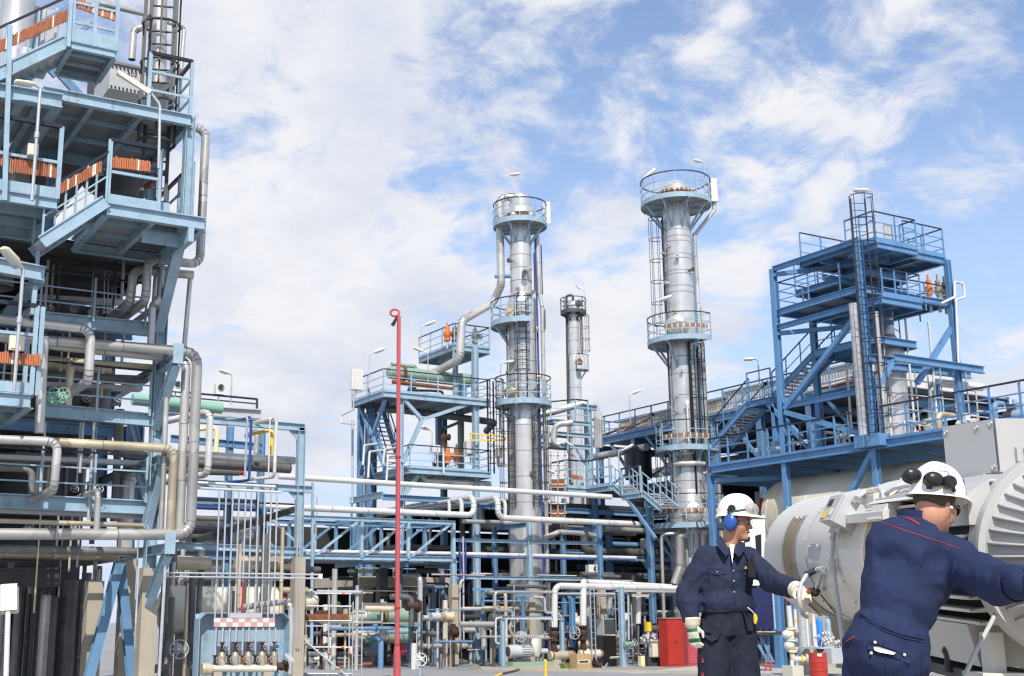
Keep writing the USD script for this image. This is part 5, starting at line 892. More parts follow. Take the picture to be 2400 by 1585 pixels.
lamp('lamp on the stepped platform beside the pale blue mast', V3([X6-.5, Y6-.1, z6]), 2.1, -RT, .5, .3, r=.03, tilt=-.5) if 0 else lamp('lamp on the stepped platform beside the pale blue mast', V3([X6-.5, Y6-.1, z6]), 2.0, -RT-FH*.2, .5, .3, r=.03, tilt=.5); lamp('lamp at the head of the lower stair of the stepped platform', V3([X6+.1, f[1]+.3, f[2]]), 2.2, RT, .5, .3, r=.03, tilt=.5)
S = T('pipe_mast', 'pale blue mast with cross arms and short decks right of the middle column', 'mast', oD(1377, 1300, 65)*[1, 1, 0]); b = oD(1377, 955, 65); P(S, 'column', MB().ib((b[0], b[1], 0), b, .32, .32, (1, 0, 0)), 'paleblue'); P(S, 'top_arm', MB().ib(b-V3([.45, 0, 0])-V3([0, 0, .0]), b+V3([.6, 0, 0]), .25, .25), 'paleblue')
for yy, L, dd in ((997, 2.4, 1.5), (1025, 2.2, 1.5), (1052, 3.4, 1.8)): z = oD(1377, yy, 65)[2]; P(S, 'arm', MB().ib((b[0]-L, b[1]-.3, z), (b[0]-.1, b[1]-.3, z), .16, .22), 'paleblue'); P(S, 'floor_plate', MB().box((b[0]-L, b[1]-.2, z+.1), (b[0]-.2, b[1]+dd, z+.13)), 'deckplate'); P(S, 'side_beam', MB().ib((b[0]-L, b[1]-.3, z), (b[0]-L, b[1]+dd, z), .14, .2), 'midblue')
z = oD(1377, 990, 65)[2]; rail(S, [(b[0]-4.2, b[1]+2, z-.4), (b[0]-1., b[1]-.3, z-.1), (b[0]-.2, b[1]-.3, z-.1)], 1.2, 1.2, r=.03)
for lab, pts, r in (('silver pipe with double bend right of the middle column', [(1342, 990), (1300, 996), (1297, 1030), (1300, 1040), (1312, 1042)], .16), ('silver upright pipe close right of the middle column', [(1285, 1000), (1281, 1060), (1278, 1100), (1300, 1108)], .1), ('thin pale line hanging from the mast arms', [(1331, 985), (1331, 1062), (1352, 1072)], .05)): pipe(lab, [oD(x, y, 63) for x, y in pts], r, 'clad', 0, R=r*2.5, n=10)
for k in range(3): b = oD(1394+k*6, 1010, 70); pipe(f'pale upright pipe behind the mast, {NTH[k]} from the left', [oD(1396+k*5, 948+k*8, 72), oD(1398+k*5, 1050, 72)], .13, 'clad', 0)
# scaffold bay with planks between the columns
def scaffold(label, x0, x1, y0, y1, D, nlev, planks):
    p = T('scaffold', label, 'scaffold', oD((x0+x1)/2, y1, D)); xs_ = [x0, (x0+x1)/2, x1]
    for dd in (0, 1.2):
        for x in xs_: P(p, 'standard', MB().tube(oD(x, y0, D+dd), oD(x, y1, D+dd), .03, 6), 'galv')
        for k in range(nlev): y = y0+(y1-y0)*(k+.5)/nlev; P(p, 'ledger', MB().tube(oD(x0-4, y, D+dd), oD(x1+4, y, D+dd), .03, 6), 'galv')
    for k in range(nlev):
        y = y0+(y1-y0)*(k+.5)/nlev
        for x in xs_: P(p, 'coupler', MB().ball(oD(x, y, D-.03), .055, 6), 'safetyorange')
    for y in planks:
        a, b = oD(x0, y, D), oD(x1, y, D); P(p, 'toe_board', MB().obox((a+b)/2, b-a, FH*.04, (0, 0, .35)), 'rust'); P(p, 'planks', MB().obox((a+b)/2+FH*.6-V3([0, 0, .2]), b-a, FH*1.2, (0, 0, .05)), 'cladstain')
scaffold('scaffold with a rust red toe board right of the middle column', 1291, 1324, 1056, 1215, 60.5, 7, (1132, 1203))
# ------------------------------------------------------------------ blue stair tower
XT, YN, YFAR = 38.4, 33.8, 38.6; zt = lambda x, y: oX(x, y, XT)[2]; xr = oY(2232, 745, YN)[0]
S = T('stair_tower', 'tall bright blue steel tower with stairs, rails and a caged ladder at the right', 'tower', (XT, YN, 0)); BL = 'towerblue'
zTop, zD1, zB2, zB3 = zt(2018, 562), zt(2014, 668), zt(2010, 716), zt(2022, 916); zU = oY(2148, 590, YN)[2]; zR1 = oY(2150, 722, YN)[2]; zM = 8.75
P(S, 'column', MB().ib((XT, YFAR, 0), (XT, YFAR, zTop), .24, .24, (1, 0, 0)), BL); P(S, 'column', MB().ib((XT, YN, 0), (XT, YN, zU), .24, .24, (1, 0, 0)), BL); P(S, 'column', MB().ib((xr, YN, zM), (xr, YN, zU-.1), .22, .22, (1, 0, 0)), BL); P(S, 'column', MB().ib((xr, YFAR, zM), (xr, YFAR, zU-.1), .26, .26, (1, 0, 0)), BL); P(S, 'column', MB().ib((XT+2.2, YFAR, zM), (XT+2.2, YFAR, zTop-1), .24, .24, (1, 0, 0)), BL)
for z in (zTop, zB2, zB3): P(S, 'beam', MB().ib((XT, YN, z), (XT, YFAR, z), .16, .22), BL)
P(S, 'plan_brace', MB().bar((XT, YFAR, zTop-.25), (XT+2.4, YN+.6, zTop-.3), .16, .18), BL); P(S, 'plan_brace', MB().bar((XT, YFAR, zB2-.25), (XT+2.4, YN+.6, zB2-.35), .16, .18), BL)
P(S, 'brace', MB().bar((XT, YFAR-.2, zB3-.1), (XT, YN+.2, zB2-.3), .2, .2), BL); P(S, 'brace', MB().bar((XT, YFAR-.2, zB3-.25), (XT, YN+.4, zM+.3), .2, .2), BL); P(S, 'brace', MB().bar((XT, YFAR, zB3+.25), (XT+1.8, YFAR, zB3+.7), .16, .2), BL)
deck(S, XT+.05, xr, YN+.15, YFAR-.1, zD1, .28, 1.5, BL, 'deckplate', 'y', True); rail(S, [(XT+.1, YN+1.2, zD1), (XT+.1, YFAR-.15, zD1), (XT+3, YFAR-.15, zD1)], 1.2, 1.4, BL, fine=True)
pa0, pa1 = oY(2066, 700, YN-.5)[0], oY(2160, 718, YN-.5)[0]; zA = oY(2066, 695, YN-.5)[2]; deck(S, pa0, pa1, YN-.5, YN+1.0, zA, .28, 1., BL, 'deckplate', 'y', True); rail(S, [(pa0+.1, YN-.5, zA), (pa1, YN-.5, zA), (pa1, YN+.4, zA)], 1.2, .85, BL, fine=True, toe=.22)
rail(S, [(pa1-.4, YN+.12, zR1), (xr, YN+.12, zR1), (xr, YFAR-.2, zR1)], 1.2, 1.3, BL, fine=True)
deck(S, XT+.2, xr, YN+.1, YN+3.4, zU, .28, 1.3, BL, 'deckplate', 'y', True); pb0, pb1 = oY(2056, 575, YN-.6)[0], oY(2150, 588, YN-.6)[0]; zB = oY(2056, 568, YN-.6)[2]; deck(S, pb0, pb1, YN-.6, YN+.9, zB, .24, 1., BL, 'deckplate', 'y', True)
rail(S, [(pb0-.1, YN+.9, zB), (pb0-.1, YN-.6, zB), (pb1, YN-.6, zB), (pb1, YN+.2, zB)], 1.3, 1.0, BL, fine=True, toe=.22); rail(S, [(pb1+.1, YN+.1, zU), (xr, YN+.1, zU), (xr, YN+3.4, zU), (XT+.3, YN+3.4, zU)], 1.3, 1.15, BL, fine=True, toe=.2)
for z in (zD1+1.6, zU-1.): P(S, 'beam', MB().ib((XT+.2, YN+2.2, z), (xr, YN+2.2, z), .16, .24), BL)
deck(S, XT+1.7, XT+4.2, YN+1.2, YFAR+.4, zU-.7, .28, 1.2, BL, 'deckplate', 'y', False); rail(S, [(XT+1.7, YN+1.2, zU-.7), (XT+1.7, YFAR+.4, zU-.7), (XT+4.2, YFAR+.4, zU-.7)], 1.25, 1.2, BL, fine=True)
P(S, 'brace', MB().bar((xr, YN+.1, zR1-.6), (xr-2.4, YN+.1, zM+2.6), .2, .2), BL); P(S, 'top_plate', MB().obox(oY(2082, 545, YN-.3), (.5, 0, 0), (0, .05, 0), (0, 0, .6)), 'boxgrey')
ladder(S, (XT-.45, YN-.55, zM+.1), zt(2000, 492)-zM+.1, (-.45, -.9, 0), (.9, -.45, 0), 'navyrail', True, .58, .3, .8, .95, .7, .024)
lamp('white lamp on the topmost deck of the blue tower', (pb0+.35, YN-.3, zB), 2.3, -RT, .6, .18, r=.03, tilt=-.02)
# main deck of the tower and its stairs
deck(S, XT-.1, XT+9, 26., 43.2, zM, .32, 1.9, BL, 'grating', 'x', False); rail(S, [(XT-.1, 43.2, zM), (XT-.1, YN+.6, zM)], 1.25, 1.25, BL, fine=True, toe=.1, r=.03); rail(S, [(XT-.1, YN-.5, zM), (XT-.1, 26, zM)], 1.3, 1.25, BL, fine=True, toe=.1, r=.03); P(S, 'corner_box', MB().box((XT-.55, YN-.75, zM-.25), (XT+.05, YN+.5, zM+.22)), BL)
P(S, 'column', MB().ib((XT-.1, 43.2, 0), (XT-.1, 43.2, zM-.38), .24, .24, (1, 0, 0)), BL); P(S, 'beam', MB().ib((XT, 43.2, zM-.6), (XT+7, 43.2, zM-.6), .2, .3), BL); P(S, 'plan_brace', MB().bar((XT, 43., zM-.65), (XT+3.6, 38.6, zM-.65), .2, .2), BL); P(S, 'brace', MB().bar((XT, YN+.1, zM-.4), (XT, YN+2.6, zM-3.4), .2, .2), BL)
fa, fb = oX(1668, 1044, XT+1.2), oX(1757, 942, XT+1.2); stair(S, fa, fb, (1.2, 0, 0), 15, BL, 'galv', True, False, 1.1, 'navyrail'); fc, fd = oX(1812, 927, XT+1.2), oX(1912, 824, XT+1.2); deck(S, XT+1.1, XT+2.6, fc[1], fb[1], fb[2], .28, 1.2, BL, 'deckplate'); rail(S, [(XT+1.1, fb[1], fb[2]), (XT+1.1, fc[1], fb[2])], 1.3, 1.1, BL, fine=True); fc[2] = fb[2]; stair(S, fc, fd, (1.2, 0, 0), 13, BL, 'galv', True, False, 1.1, 'navyrail')
deck(S, XT+1.0, XT+3.4, YN+.4, fd[1], fd[2], .3, 1.2, BL, 'deckplate'); rail(S, [(XT+1.0, fd[1], fd[2]), (XT+1.0, YN+.4, fd[2])], 1.15, 1.1, BL, 'towerblue', fine=True); P(S, 'brace', MB().bar((XT+1.2, fc[1]+.4, fb[2]-.2), (XT+1.2, fc[1]-1.5, fb[2]-2.0), .2, .2), BL)
stair(S, (XT+2.2, YN+1.0, fd[2]), (XT+2.2, YN+3.4, zD1), (1.0, 0, 0), 9, BL, 'galv', True, False, 1., BL)
P(S, 'column', MB().ib((XT+1.2, fc[1], zM), (XT+1.2, fc[1], fb[2]-.28), .2, .2, (1, 0, 0)), BL)
# small gear on the tower decks
rng = random.Random(31)
p = T('column_head', 'silver vessel standing inside the blue tower under its decks', 'vessel', (XT+2.6, YN+1.8, zM)); P(p, 'shell', MB().lathe([(.62, 0), (.62, zR1-zM-1.6), (.5, zR1-zM-1.3), (.3, zR1-zM-.9), (.3, zR1-zM+.6)], (XT+2.9, YN+1.4, zM), n=28), 'cladvessel'); P(p, 'band', MB().lathe([(.63, 3.2), (.65, 3.2), (.65, 3.3), (.63, 3.3)], (XT+2.9, YN+1.4, zM), n=28), 'seam')
pipe('silver pipe clamped to the near corner of the blue tower', [(XT+.4, YN-.25, zM), (XT+.4, YN-.25, zA-.6)], .1, 'clad'); pipe('second silver pipe beside the tower corner', [(XT-.35, YN+.2, zM), (XT-.35, YN+.2, zD1-.8)], .16, 'clad')
for k in range(3): x = XT+1.6+k*1.4; pipe(f'slim pale drop pipe under the lower tower deck, {NTH[k]} from the left', [(x, YN+.5, zM+.2), (x, YN+.5, zR1-.35)], .05, 'cladwhite', 0, n=8)
pipe('pink conduit standing behind the stair of the blue tower', [oX(1982, 830, XT+4), oX(1996, 1010, XT+4)], .05, 'lampcream', 0)
q = oY(2232, 700, YN-.2); pipe('white pipe loop standing out at the right side of the blue tower', [oY(2205, 712, YN-.2), oY(2238, 696, YN-.2), oY(2236, 660, YN-.2), oY(2258, 665, YN-.2), oY(2261, 696, YN-.2), oY(2240, 704, YN-.2), oY(2247, 860, YN-.2)], .055, 'cladwhite', 0, R=.12, n=8)
for lab, x, y, m in (('orange relief valve on the right of the tower deck', 2176, 668, 'safetyorange'), ('brass coloured valve stack on the tower deck, left of two', 2198, 668, 'cladstain'), ('brass coloured valve stack on the tower deck, right of two', 2213, 672, 'cladstain')):
    b = oY(x, y, YN+.4); p = T('relief_valve', lab, 'valve', b); P(p, 'body', MB().lathe([(.06, -.7), (.15, -.68), (.15, -.6), (.08, -.55), (.16, -.3), (.16, -.1), (.07, .0), (.11, .1), (.11, .18), (.05, .2), (.04, .45)], b, n=12), m); P(p, 'outlet', MB().tube(b-V3([0, 0, .2]), b+V3([.3, 0, -.2]), .08, 8), 'galv'); P(p, 'inlet', MB().tube(b-V3([0, 0, 1.2]), b-V3([0, 0, .6]), .07, 8), 'galv')
a, b = oY(2056, 840, YN-.2), oY(2305, 868, YN-.2); g = T('hoist_beam', 'pair of blue hoist beams jutting right from the tower', 'beam', a); P(g, 'runway', MB().ib(oY(2096, 838, YN-.5), b, .2, .3), BL); P(g, 'runway', MB().ib(oY(2082, 858, YN+.6), oY(2275, 880, YN+.6), .2, .3), BL); P(g, 'header', MB().ib((XT, YN-.1, a[2]), (oY(2100, 832, YN-.1)[0], YN-.1, a[2]), .2, .3), BL); P(g, 'brace', MB().bar((XT+.1, YN-.3, a[2]-1.2), oY(2094, 845, YN-.4), .16, .16), BL)
pipe('white pipe with an elbow and flanges on the tower main deck', [oY(2300, 908, YN+1), oY(2186, 896, YN+1), oY(2184, 1000, YN+1)], .17, 'cladwhite', 0, R=.4, n=14); P('/World/'+[k for k in BASE if k.startswith('/World/pipe')][-1].split('/')[-1] if 0 else S, 'grid_post', MB().bar((XT+4.6, YN+.5, zM), (XT+4.6, YN+.5, zM+3), .12, .12, (1, 0, 0)), BL)
b = oY(2185, 1002, YN+1); p = T('flanged_can', 'cream flanged can under the white elbow pipe on the main deck', 'vessel', b); P(p, 'shell', MB().lathe([(.2, .35), (.42, .33), (.42, .2), (.36, .18), (.36, -.3), (.5, -.32), (.5, -.45), (.2, -.6), (.2, -1.0)], b, n=20), 'cream')
for k in range(7):
    x = 2095+k*30; D_ = YN+.4+(k % 2)*.9; h0, h1 = oY(x, 1015, D_)[2], oY(x-4, 858+(k % 3)*8, D_)[2]; b = oY(x, 1000, D_); p = T('scaffold_tube', f'upright scaffold tube with red couplers on the main deck, {NTH[k]} from the left', 'scaffold tube', (b[0], b[1], zM)); P(p, 'tube', MB().tube((b[0], b[1], zM), (b[0], b[1], h1), .03, 6), 'galv')
    for j in range(2): P(p, 'coupler', MB().ball((b[0], b[1], zM+.9+j*1.3+rng.uniform(-.2, .2)), .07, 6), 'safetyorange')
for k in range(4): z = zM+.9+k*.62; pipe(f'level scaffold tube on the main deck, {NTH[k]} from below', [(XT+1.2, YN+.4, z), (XT+7.5, YN+.4, z+.05)], .03, 'galv', 0, n=6)
for k in range(46):
    x, y = XT+rng.uniform(.6, 8), rng.uniform(27, 42.6); h = rng.uniform(.4, 1.6); m = rng.choice(['clad', 'galv', 'midblue', 'cladwhite', 'cladstain', 'darksteel', 'paleblue']); q = [(x, y, zM+.03), (x, y, zM+h)]
    if k % 2: q.append((x+rng.uniform(-1.2, 1.2), y, zM+h))
    pipe('small pipe stub among the gear on the main deck of the blue tower', q, rng.choice([.03, .05, .08, .12]), m, 0, group='pipe stubs on the tower main deck', n=8)
for k in range(9): x, y = XT+rng.uniform(.8, 4), rng.uniform(27.5, 42); p = T('pump_skid', f'small grey pump on the tower main deck, {NTH[k]} of a scattered row', 'pump', (x, y, zM), 'pumps on the tower main deck'); m = ['paleblue', 'boxgrey', 'cladwhite', 'darksteel'][k % 4]; P(p, 'base', MB().box((x-.3, y-.5, zM+.03), (x+.3, y+.5, zM+.13)), 'darksteel'); P(p, 'body', MB().tube((x, y-.4, zM+.4), (x, y+.3, zM+.4), .22, 12), m); P(p, 'head', MB().box((x-.12, y-.12, zM+.55), (x+.12, y+.15, zM+.85)), m)
# cream tank lying under the main deck
XK = 40.35; r = 1.75; zk = oX(1995, 1098, XK-.3)[2]-r-.05; yk0, yk1 = oX(2150, 1150, XK)[1]-1.6, oX(1806, 1240, XK-1.2)[1]; L = yk1-yk0; p = T('storage_tank', 'large stained cream tank lying under the blue main deck', 'tank', (XK, yk0, 0))
P(p, 'shell', MB().lathe([(0, -.75), (.7, -.68), (1.3, -.42), (1.62, -.12), (r, .25), (r, L-.3), (1.66, L+.05), (1.35, L+.4), (.75, L+.68), (0, L+.78)], (XK, yk0, zk), (0, 1, 0), 40), 'cream')
for q in (.25, L*.38, L*.7, L-.3): P(p, 'weld_band', MB().lathe([(r, q-.03), (r+.012, q-.02), (r+.012, q+.02), (r, q+.03)], (XK, yk0, zk), (0, 1, 0), 40), 'cream')
for q in (L*.2, L*.8): P(p, 'saddle', MB().box((XK-1.3, yk0+q-.2, 0), (XK+1.3, yk0+q+.2, zk-1.1)), 'concrete')
# ------------------------------------------------------------------ low clutter in front of the dark rack
STUFF['low clutter'] = {}
rng = random.Random(91)
for k in range(150):
    x = rng.uniform(705, 1540); Y = rng.uniform(45.5, 51); y0 = rng.uniform(1330, 1540); a = oY(x, y0, Y); m = rng.choice(['clad', 'galv', 'midblue', 'darkpipe', 'cladwhite', 'cladstain', 'darkpipe', 'darkpipe', 'darksteel', 'clad', 'clad']); r = rng.choice([.025, .035, .05, .08, .12])
    q = [[a[0], Y, 0], [a[0], Y, a[2]]] if k % 2 else [a, a+V3([rng.uniform(.6, 3), 0, 0])]
    if k % 3 == 0: q = q+[V3(q[-1])+V3([0, rng.uniform(.5, 2), 0])]
    if k % 5 == 0: q = q+[V3(q[-1])+V3([0, 0, -min(1.2, a[2]*.6)])]
    pipe('', q, r, m, 0, group='low clutter', n=8)
for k in range(46):
    x = rng.uniform(710, 1540); Y = rng.uniform(45.5, 50); a = oY(x, rng.uniform(1420, 1552), Y); mb = STUFF['low clutter'].setdefault(rng.choice(['darkrust', 'boxgrey', 'darkpipe', 'cladstain', 'cabinet', 'palegreen', 'boxgrey', 'darkpipe']), MB()); r = rng.uniform(.08, .22); L = rng.uniform(.2, .7)
    mb.tube(a-V3([L/2, 0, 0]), a+V3([L/2, 0, 0]), r, 12).tube(a+V3([L/2-.05, 0, 0]), a+V3([L/2, 0, 0]), r*1.4, 12).tube(a, a+V3([0, 0, r*2]), r*.5, 8).tube([a[0], a[1], 0], a, .05, 6)
for k in range(14):
    b = oY(715+k*58+rng.uniform(-15, 15), 1450, rng.uniform(46, 52)); h = rng.uniform(1.6, 3.6); p = T('pipe_support', 'slim blue pipe support post standing in the low clutter before the dark rack', 'post', (b[0], b[1], 0), 'slim blue supports before the dark rack'); P(p, 'shaft', MB().ib((b[0], b[1], 0), (b[0], b[1], h), .12, .12, (1, 0, 0)), 'midblue'); P(p, 'arm', MB().bar((b[0]-.5, b[1], h-.06), (b[0]+.5, b[1], h-.06), .1, .12), 'midblue')
# ------------------------------------------------------------------ hidden masses of pipework flushed as one object each
def flush(keys, name, label, cat):
    p = T(name, label, cat, (40, 55, 0), None, 'stuff')
    for k in keys:
        for m, mb in STUFF[k].items(): P(p, 'pipe_run', mb, m, None, 'stuff')
flush(['pipes inside the dark rack', 'uprights inside the dark rack'], 'rack_pipework', 'tangle of dull pipes filling the dark pipe rack behind the lattice bridge', 'pipework'); flush(['low clutter'], 'ground_pipework', 'low clutter of pipes, stubs and valves on the ground before the dark rack', 'pipework'); flush(['pipes slung below the high rack deck', 'uprights below the high rack deck'], 'shaded_pipework', 'shaded pipes filling the space below the high rack deck', 'pipework')
# ------------------------------------------------------------------ pump yard right of the red pole
YU = 43.6
def gz(x, y, Y=YU): return oY(x, y, Y)
def col(label, x, yt, yb, Y, w, m, foot=None):
    t, b = oY(x, yt, Y), oY(x, yb, Y); p = T('steel_post', label, 'post', (b[0], Y, 0)); P(p, 'shaft', MB().ib((b[0], Y, 0), (b[0], Y, t[2]), w, w, (1, 0, 0)), m); P(p, 'base_plate', MB().box((b[0]-w*.9, Y-w*.9, 0), (b[0]+w*.9, Y+w*.9, .03)), 'galv'); P(p, 'grout_pad', MB().box((b[0]-w*1.3, Y-w*1.3, -.02), (b[0]+w*1.3, Y+w*1.3, -.001+.02)), 'concrete'); return p
col('pale blue post under the white pump pipes', 1461, 1376, 1565, YU-.2, .2, 'paleblue'); col('blue post between the two white drop pipes', 1343, 1402, 1520, YU+2, .2, 'towerblue')
p = T('pump_portal', 'small pale blue portal frame over the grey pump motor', 'steel frame', gz(1180, 1560)*[1, 1, 0]); a, b = gz(1178, 1444), gz(1316, 1446)
for q in (a, b): P(p, 'leg', MB().ib((q[0], YU, 0), (q[0], YU, q[2]), .15, .15, (1, 0, 0)), 'paleblue')
P(p, 'lintel', MB().ib(a-V3([.08, 0, .06]), b+V3([.08, 0, -.06]), .15, .14), 'paleblue'); P(p, 'trace_line', MB().sweep(bend([gz(1183, 1502)-V3([0, .15, 0]), gz(1183, 1450)-V3([0, .15, 0]), gz(1288, 1449)-V3([0, .15, 0]), gz(1290, 1470)-V3([0, .15, 0])], .06)[0], .022, 6), 'whitepaint')
pipe('fat white pump pipe, left of the two drop pipes, elbowing right', [gz(1300, 1472), gz(1300, 1373), gz(1600, 1380)], .13, 'cladwhite', 1.1, R=.32, n=16); pipe('fat white pump pipe, right of the two drop pipes', [gz(1367, 1466), gz(1367, 1364), gz(1375, 1364)+V3([.3, .5, 0]), gz(1600, 1376)+V3([0, .8, 0])], .14, 'cladwhite', 1.1, R=.25, n=16)
pipe('thin silver line bending down in steps to the grey pump motor', [gz(1300, 1388), gz(1160, 1388), gz(1160, 1430), gz(1204, 1431), gz(1194, 1474), gz(1202, 1492), gz(1282, 1494)], .062, 'clad', 0, R=.16); pipe('thin pale line hooking down left of the small portal', [gz(1176, 1447), gz(1162, 1450), gz(1162, 1507), gz(1170, 1509)], .035, 'cladwhite', 0, n=8)
pipe('thin double bend line right of the concrete rack foot', [gz(1250, 1400), gz(1276, 1400), gz(1278, 1436), gz(1310, 1438), gz(1316, 1450)], .05, 'galv', 0, n=8); pipe('slim pale line along the top of the pump yard', [gz(1300, 1392), gz(1452, 1392), gz(1455, 1540), gz(1430, 1542)], .05, 'galv', 0, n=8); pipe('slim pale line right of the pale blue post', [gz(1460, 1388), gz(1472, 1390), gz(1474, 1500)], .05, 'galv', 0, n=8)
pipe('white funnel pipe above the grey gear housing', [gz(1430, 1390, YU+1), gz(1428, 1440, YU+1)], .12, 'clad', 0); pipe('tapering white pipe hanging right of the pale blue post', [gz(1497, 1386, YU+.6), gz(1496, 1462, YU+.6)], .12, 'cladwhite', .8); pipe('thin riser under the tapering white pipe', [gz(1496, 1462, YU+.6), gz(1496, 1560, YU+.6)], .045, 'darkpipe', 0, n=8)
p = T('cable_tray', 'pale cable tray under the white pump pipes', 'cable tray', gz(1460, 1384)); P(p, 'tray', MB().obox(gz(1530, 1388), (gz(1610, 0)[0]-gz(1455, 0)[0], 0, 0), (0, .3, 0), (0, 0, .03)), 'galv'); P(p, 'side', MB().obox(gz(1530, 1386)-V3([0, .15, 0]), (gz(1610, 0)[0]-gz(1455, 0)[0], 0, 0), (0, .01, 0), (0, 0, .09)), 'galv')
p = T('strip_lamp', 'cream strip lamp under the cable tray', 'lamp', gz(1500, 1393)); P(p, 'housing', MB().obox(gz(1500, 1394), (.95, 0, 0), (0, .12, 0), (0, 0, .07)), 'lampcream'); P(p, 'diffuser', MB().obox(gz(1500, 1397.5), (.9, 0, 0), (0, .08, 0), (0, 0, .05)), 'cabinet')
b = gz(1205, 1527); p = T('pump_motor', 'grey pump motor with a white terminal box on a green base', 'pump', b*[1, 1, 0]); P(p, 'casing', MB().lathe([(0, -.31), (.2, -.3), (.26, -.24), (.27, .25), (.22, .27), (.22, .75), (.16, .78), (.1, .8), (.1, 1.6)], b, (1, 0, 0), 24), 'boxgrey'); P(p, 'fan_cover', MB().lathe([(0, -.33), (.1, -.33), (.16, -.315), (.2, -.305)], b, (1, 0, 0), 20), 'darksteel')
fb = MB()
for k in range(18): t = k*2*math.pi/18; fb.obox(b+V3([.5, math.cos(t)*.23, math.sin(t)*.23]), (.45, 0, 0), (0, math.cos(t)*.05, math.sin(t)*.05), (0, -math.sin(t)*.015, math.cos(t)*.015))
P(p, 'cooling_fin', fb, 'boxgrey'); t = gz(1256, 1518); P(p, 'terminal_box', MB().add([t+V3(q) for q in ((-.2, -.12, .36), (.2, -.12, .36), (.2, -.12, -.1), (.08, -.12, -.36), (-.08, -.12, -.36), (-.2, -.12, -.1), (-.2, .2, .36), (.2, .2, .36), (.2, .2, -.1), (.08, .2, -.36), (-.08, .2, -.36), (-.2, .2, -.1))], [[0, 2, 1], [0, 3, 2], [0, 4, 3], [0, 5, 4], [6, 7, 8], [6, 8, 9], [6, 9, 10], [6, 10, 11]]+[f for i in range(6) for f in ([i, (i+1) % 6, (i+1) % 6+6], [i, (i+1) % 6+6, i+6])]), 'cabinet')
P(p, 'base', MB().box((b[0]-.3, YU-.35, .12), (b[0]+1.7, YU+.4, .3)), 'palegreen'); P(p, 'plinth', MB().box((b[0]-.55, YU-.5, .02), (b[0]+1.9, YU+.5, .13)), 'concrete'); P(p, 'foot', MB().box((b[0]-.1, YU-.3, .3), (b[0]+.6, YU+.3, .4)), 'darksteel')
b2 = gz(1235, 1493); P(p, 'discharge', MB().tube(b2, gz(1300, 1494), .09, 12), 'clad')
valve('silver gate valve with a big wheel left of the pump discharge', gz(1222, 1490), (1, 0, 0), .1, 'galv', 'galv', (-.6, -.8, -.1), None, .2); valve('dark brown valve under the left white drop pipe', gz(1298, 1486), (0, 0, 1), .15, 'darkrust', 'galv', (-1, -.2, 0), .5, .1); valve('dark brown valve under the right white drop pipe', gz(1365, 1483), (0, 0, 1), .15, 'darkrust', 'galv', (-1, -.35, 0), .5, .26); valve('dark red valve low at the right of the carton box', gz(1397, 1556), (1, 0, -.6), .12, 'darkrust', 'galv', (.5, -.6, -.3)); valve('brown valve beside the mossy block', gz(1360, 1530)+V3([0, .6, 0]), (0, 0, 1), .13, 'darkrust', 'rust', (1, -.3, 0)); valve('green valve on the pale blue post', gz(1458, 1510)-V3([0, .3, 0]), (1, 0, 0), .07, 'mint', 'mint', (0, -1, 0)); valve('green grey valve right of the pale blue post', gz(1478, 1510), (1, 0, 0), .08, 'palegreen', 'galv', (0, -1, .2))
pipe('dark brown pump suction pipe below the left drop pipe', [gz(1298, 1494), gz(1298, 1530), gz(1340, 1545)], .13, 'darkrust', 0, n=12); pipe('dark brown pipe below the right drop pipe', [gz(1366, 1492), gz(1368, 1530), gz(1400, 1545)], .12, 'darkrust', 0, n=12)
for lab, x0, x1, y, r, m in (('stained grey pump barrel left of the carton box', 1288, 1346, 1537, .19, 'cladstain'), ('whitish pump barrel behind the carton box', 1358, 1410, 1533, .17, 'cream')):
    a, b = gz(x0, y), gz(x1, y); p = T('pump_barrel', lab, 'pump', a); L = b[0]-a[0]; P(p, 'barrel', MB().lathe([(0, -.02), (r*.9, 0), (r, .06), (r, L-.05), (r*.8, L), (0, L+.02)], a, (1, 0, 0), 20), m); P(p, 'support', MB().box((a[0]+.05, YU-.25, .0), (a[0]+.4, YU+.25, a[2]-r*.8)), 'concrete')
    for q in (.1, L-.1): P(p, 'strap', MB().lathe([(r, q-.03), (r+.015, q-.03), (r+.015, q+.03), (r, q+.03)], a, (1, 0, 0), 20), 'rust')
def yardbox(name, label, cat, x0, x1, y0, y1, Y, depth, m, door=None, rot=0):
    a, b = oY(x0, y0, Y), oY(x1, y1, Y); p = T(name, label, cat, ((a[0]+b[0])/2, Y, 0)); P(p, 'body', MB().box((a[0], Y, max(.0, b[2])), (b[0], Y+depth, a[2])), m)
    if door: P(p, 'front', MB().box((a[0]+.03, Y-.012, max(0, b[2])+.03), (b[0]-.03, Y-.002, a[2]-.03)), door)
    return p, a, b
p, a, b = yardbox('carton_box', 'brown box with a pale label standing in the pump yard', 'box', 1352, 1387, 1534, 1577, YU-1.2, .5, 'cardboard'); P(p, 'label_sheet', MB().box((a[0]+.06, YU-1.21, a[2]-.36), (b[0]-.1, YU-1.202, a[2]-.22)), 'whitepaint'); P(p, 'label_mark', MB().box((a[0]+.1, YU-1.216, a[2]-.33), (b[0]-.16, YU-1.211, a[2]-.25)), 'dark')
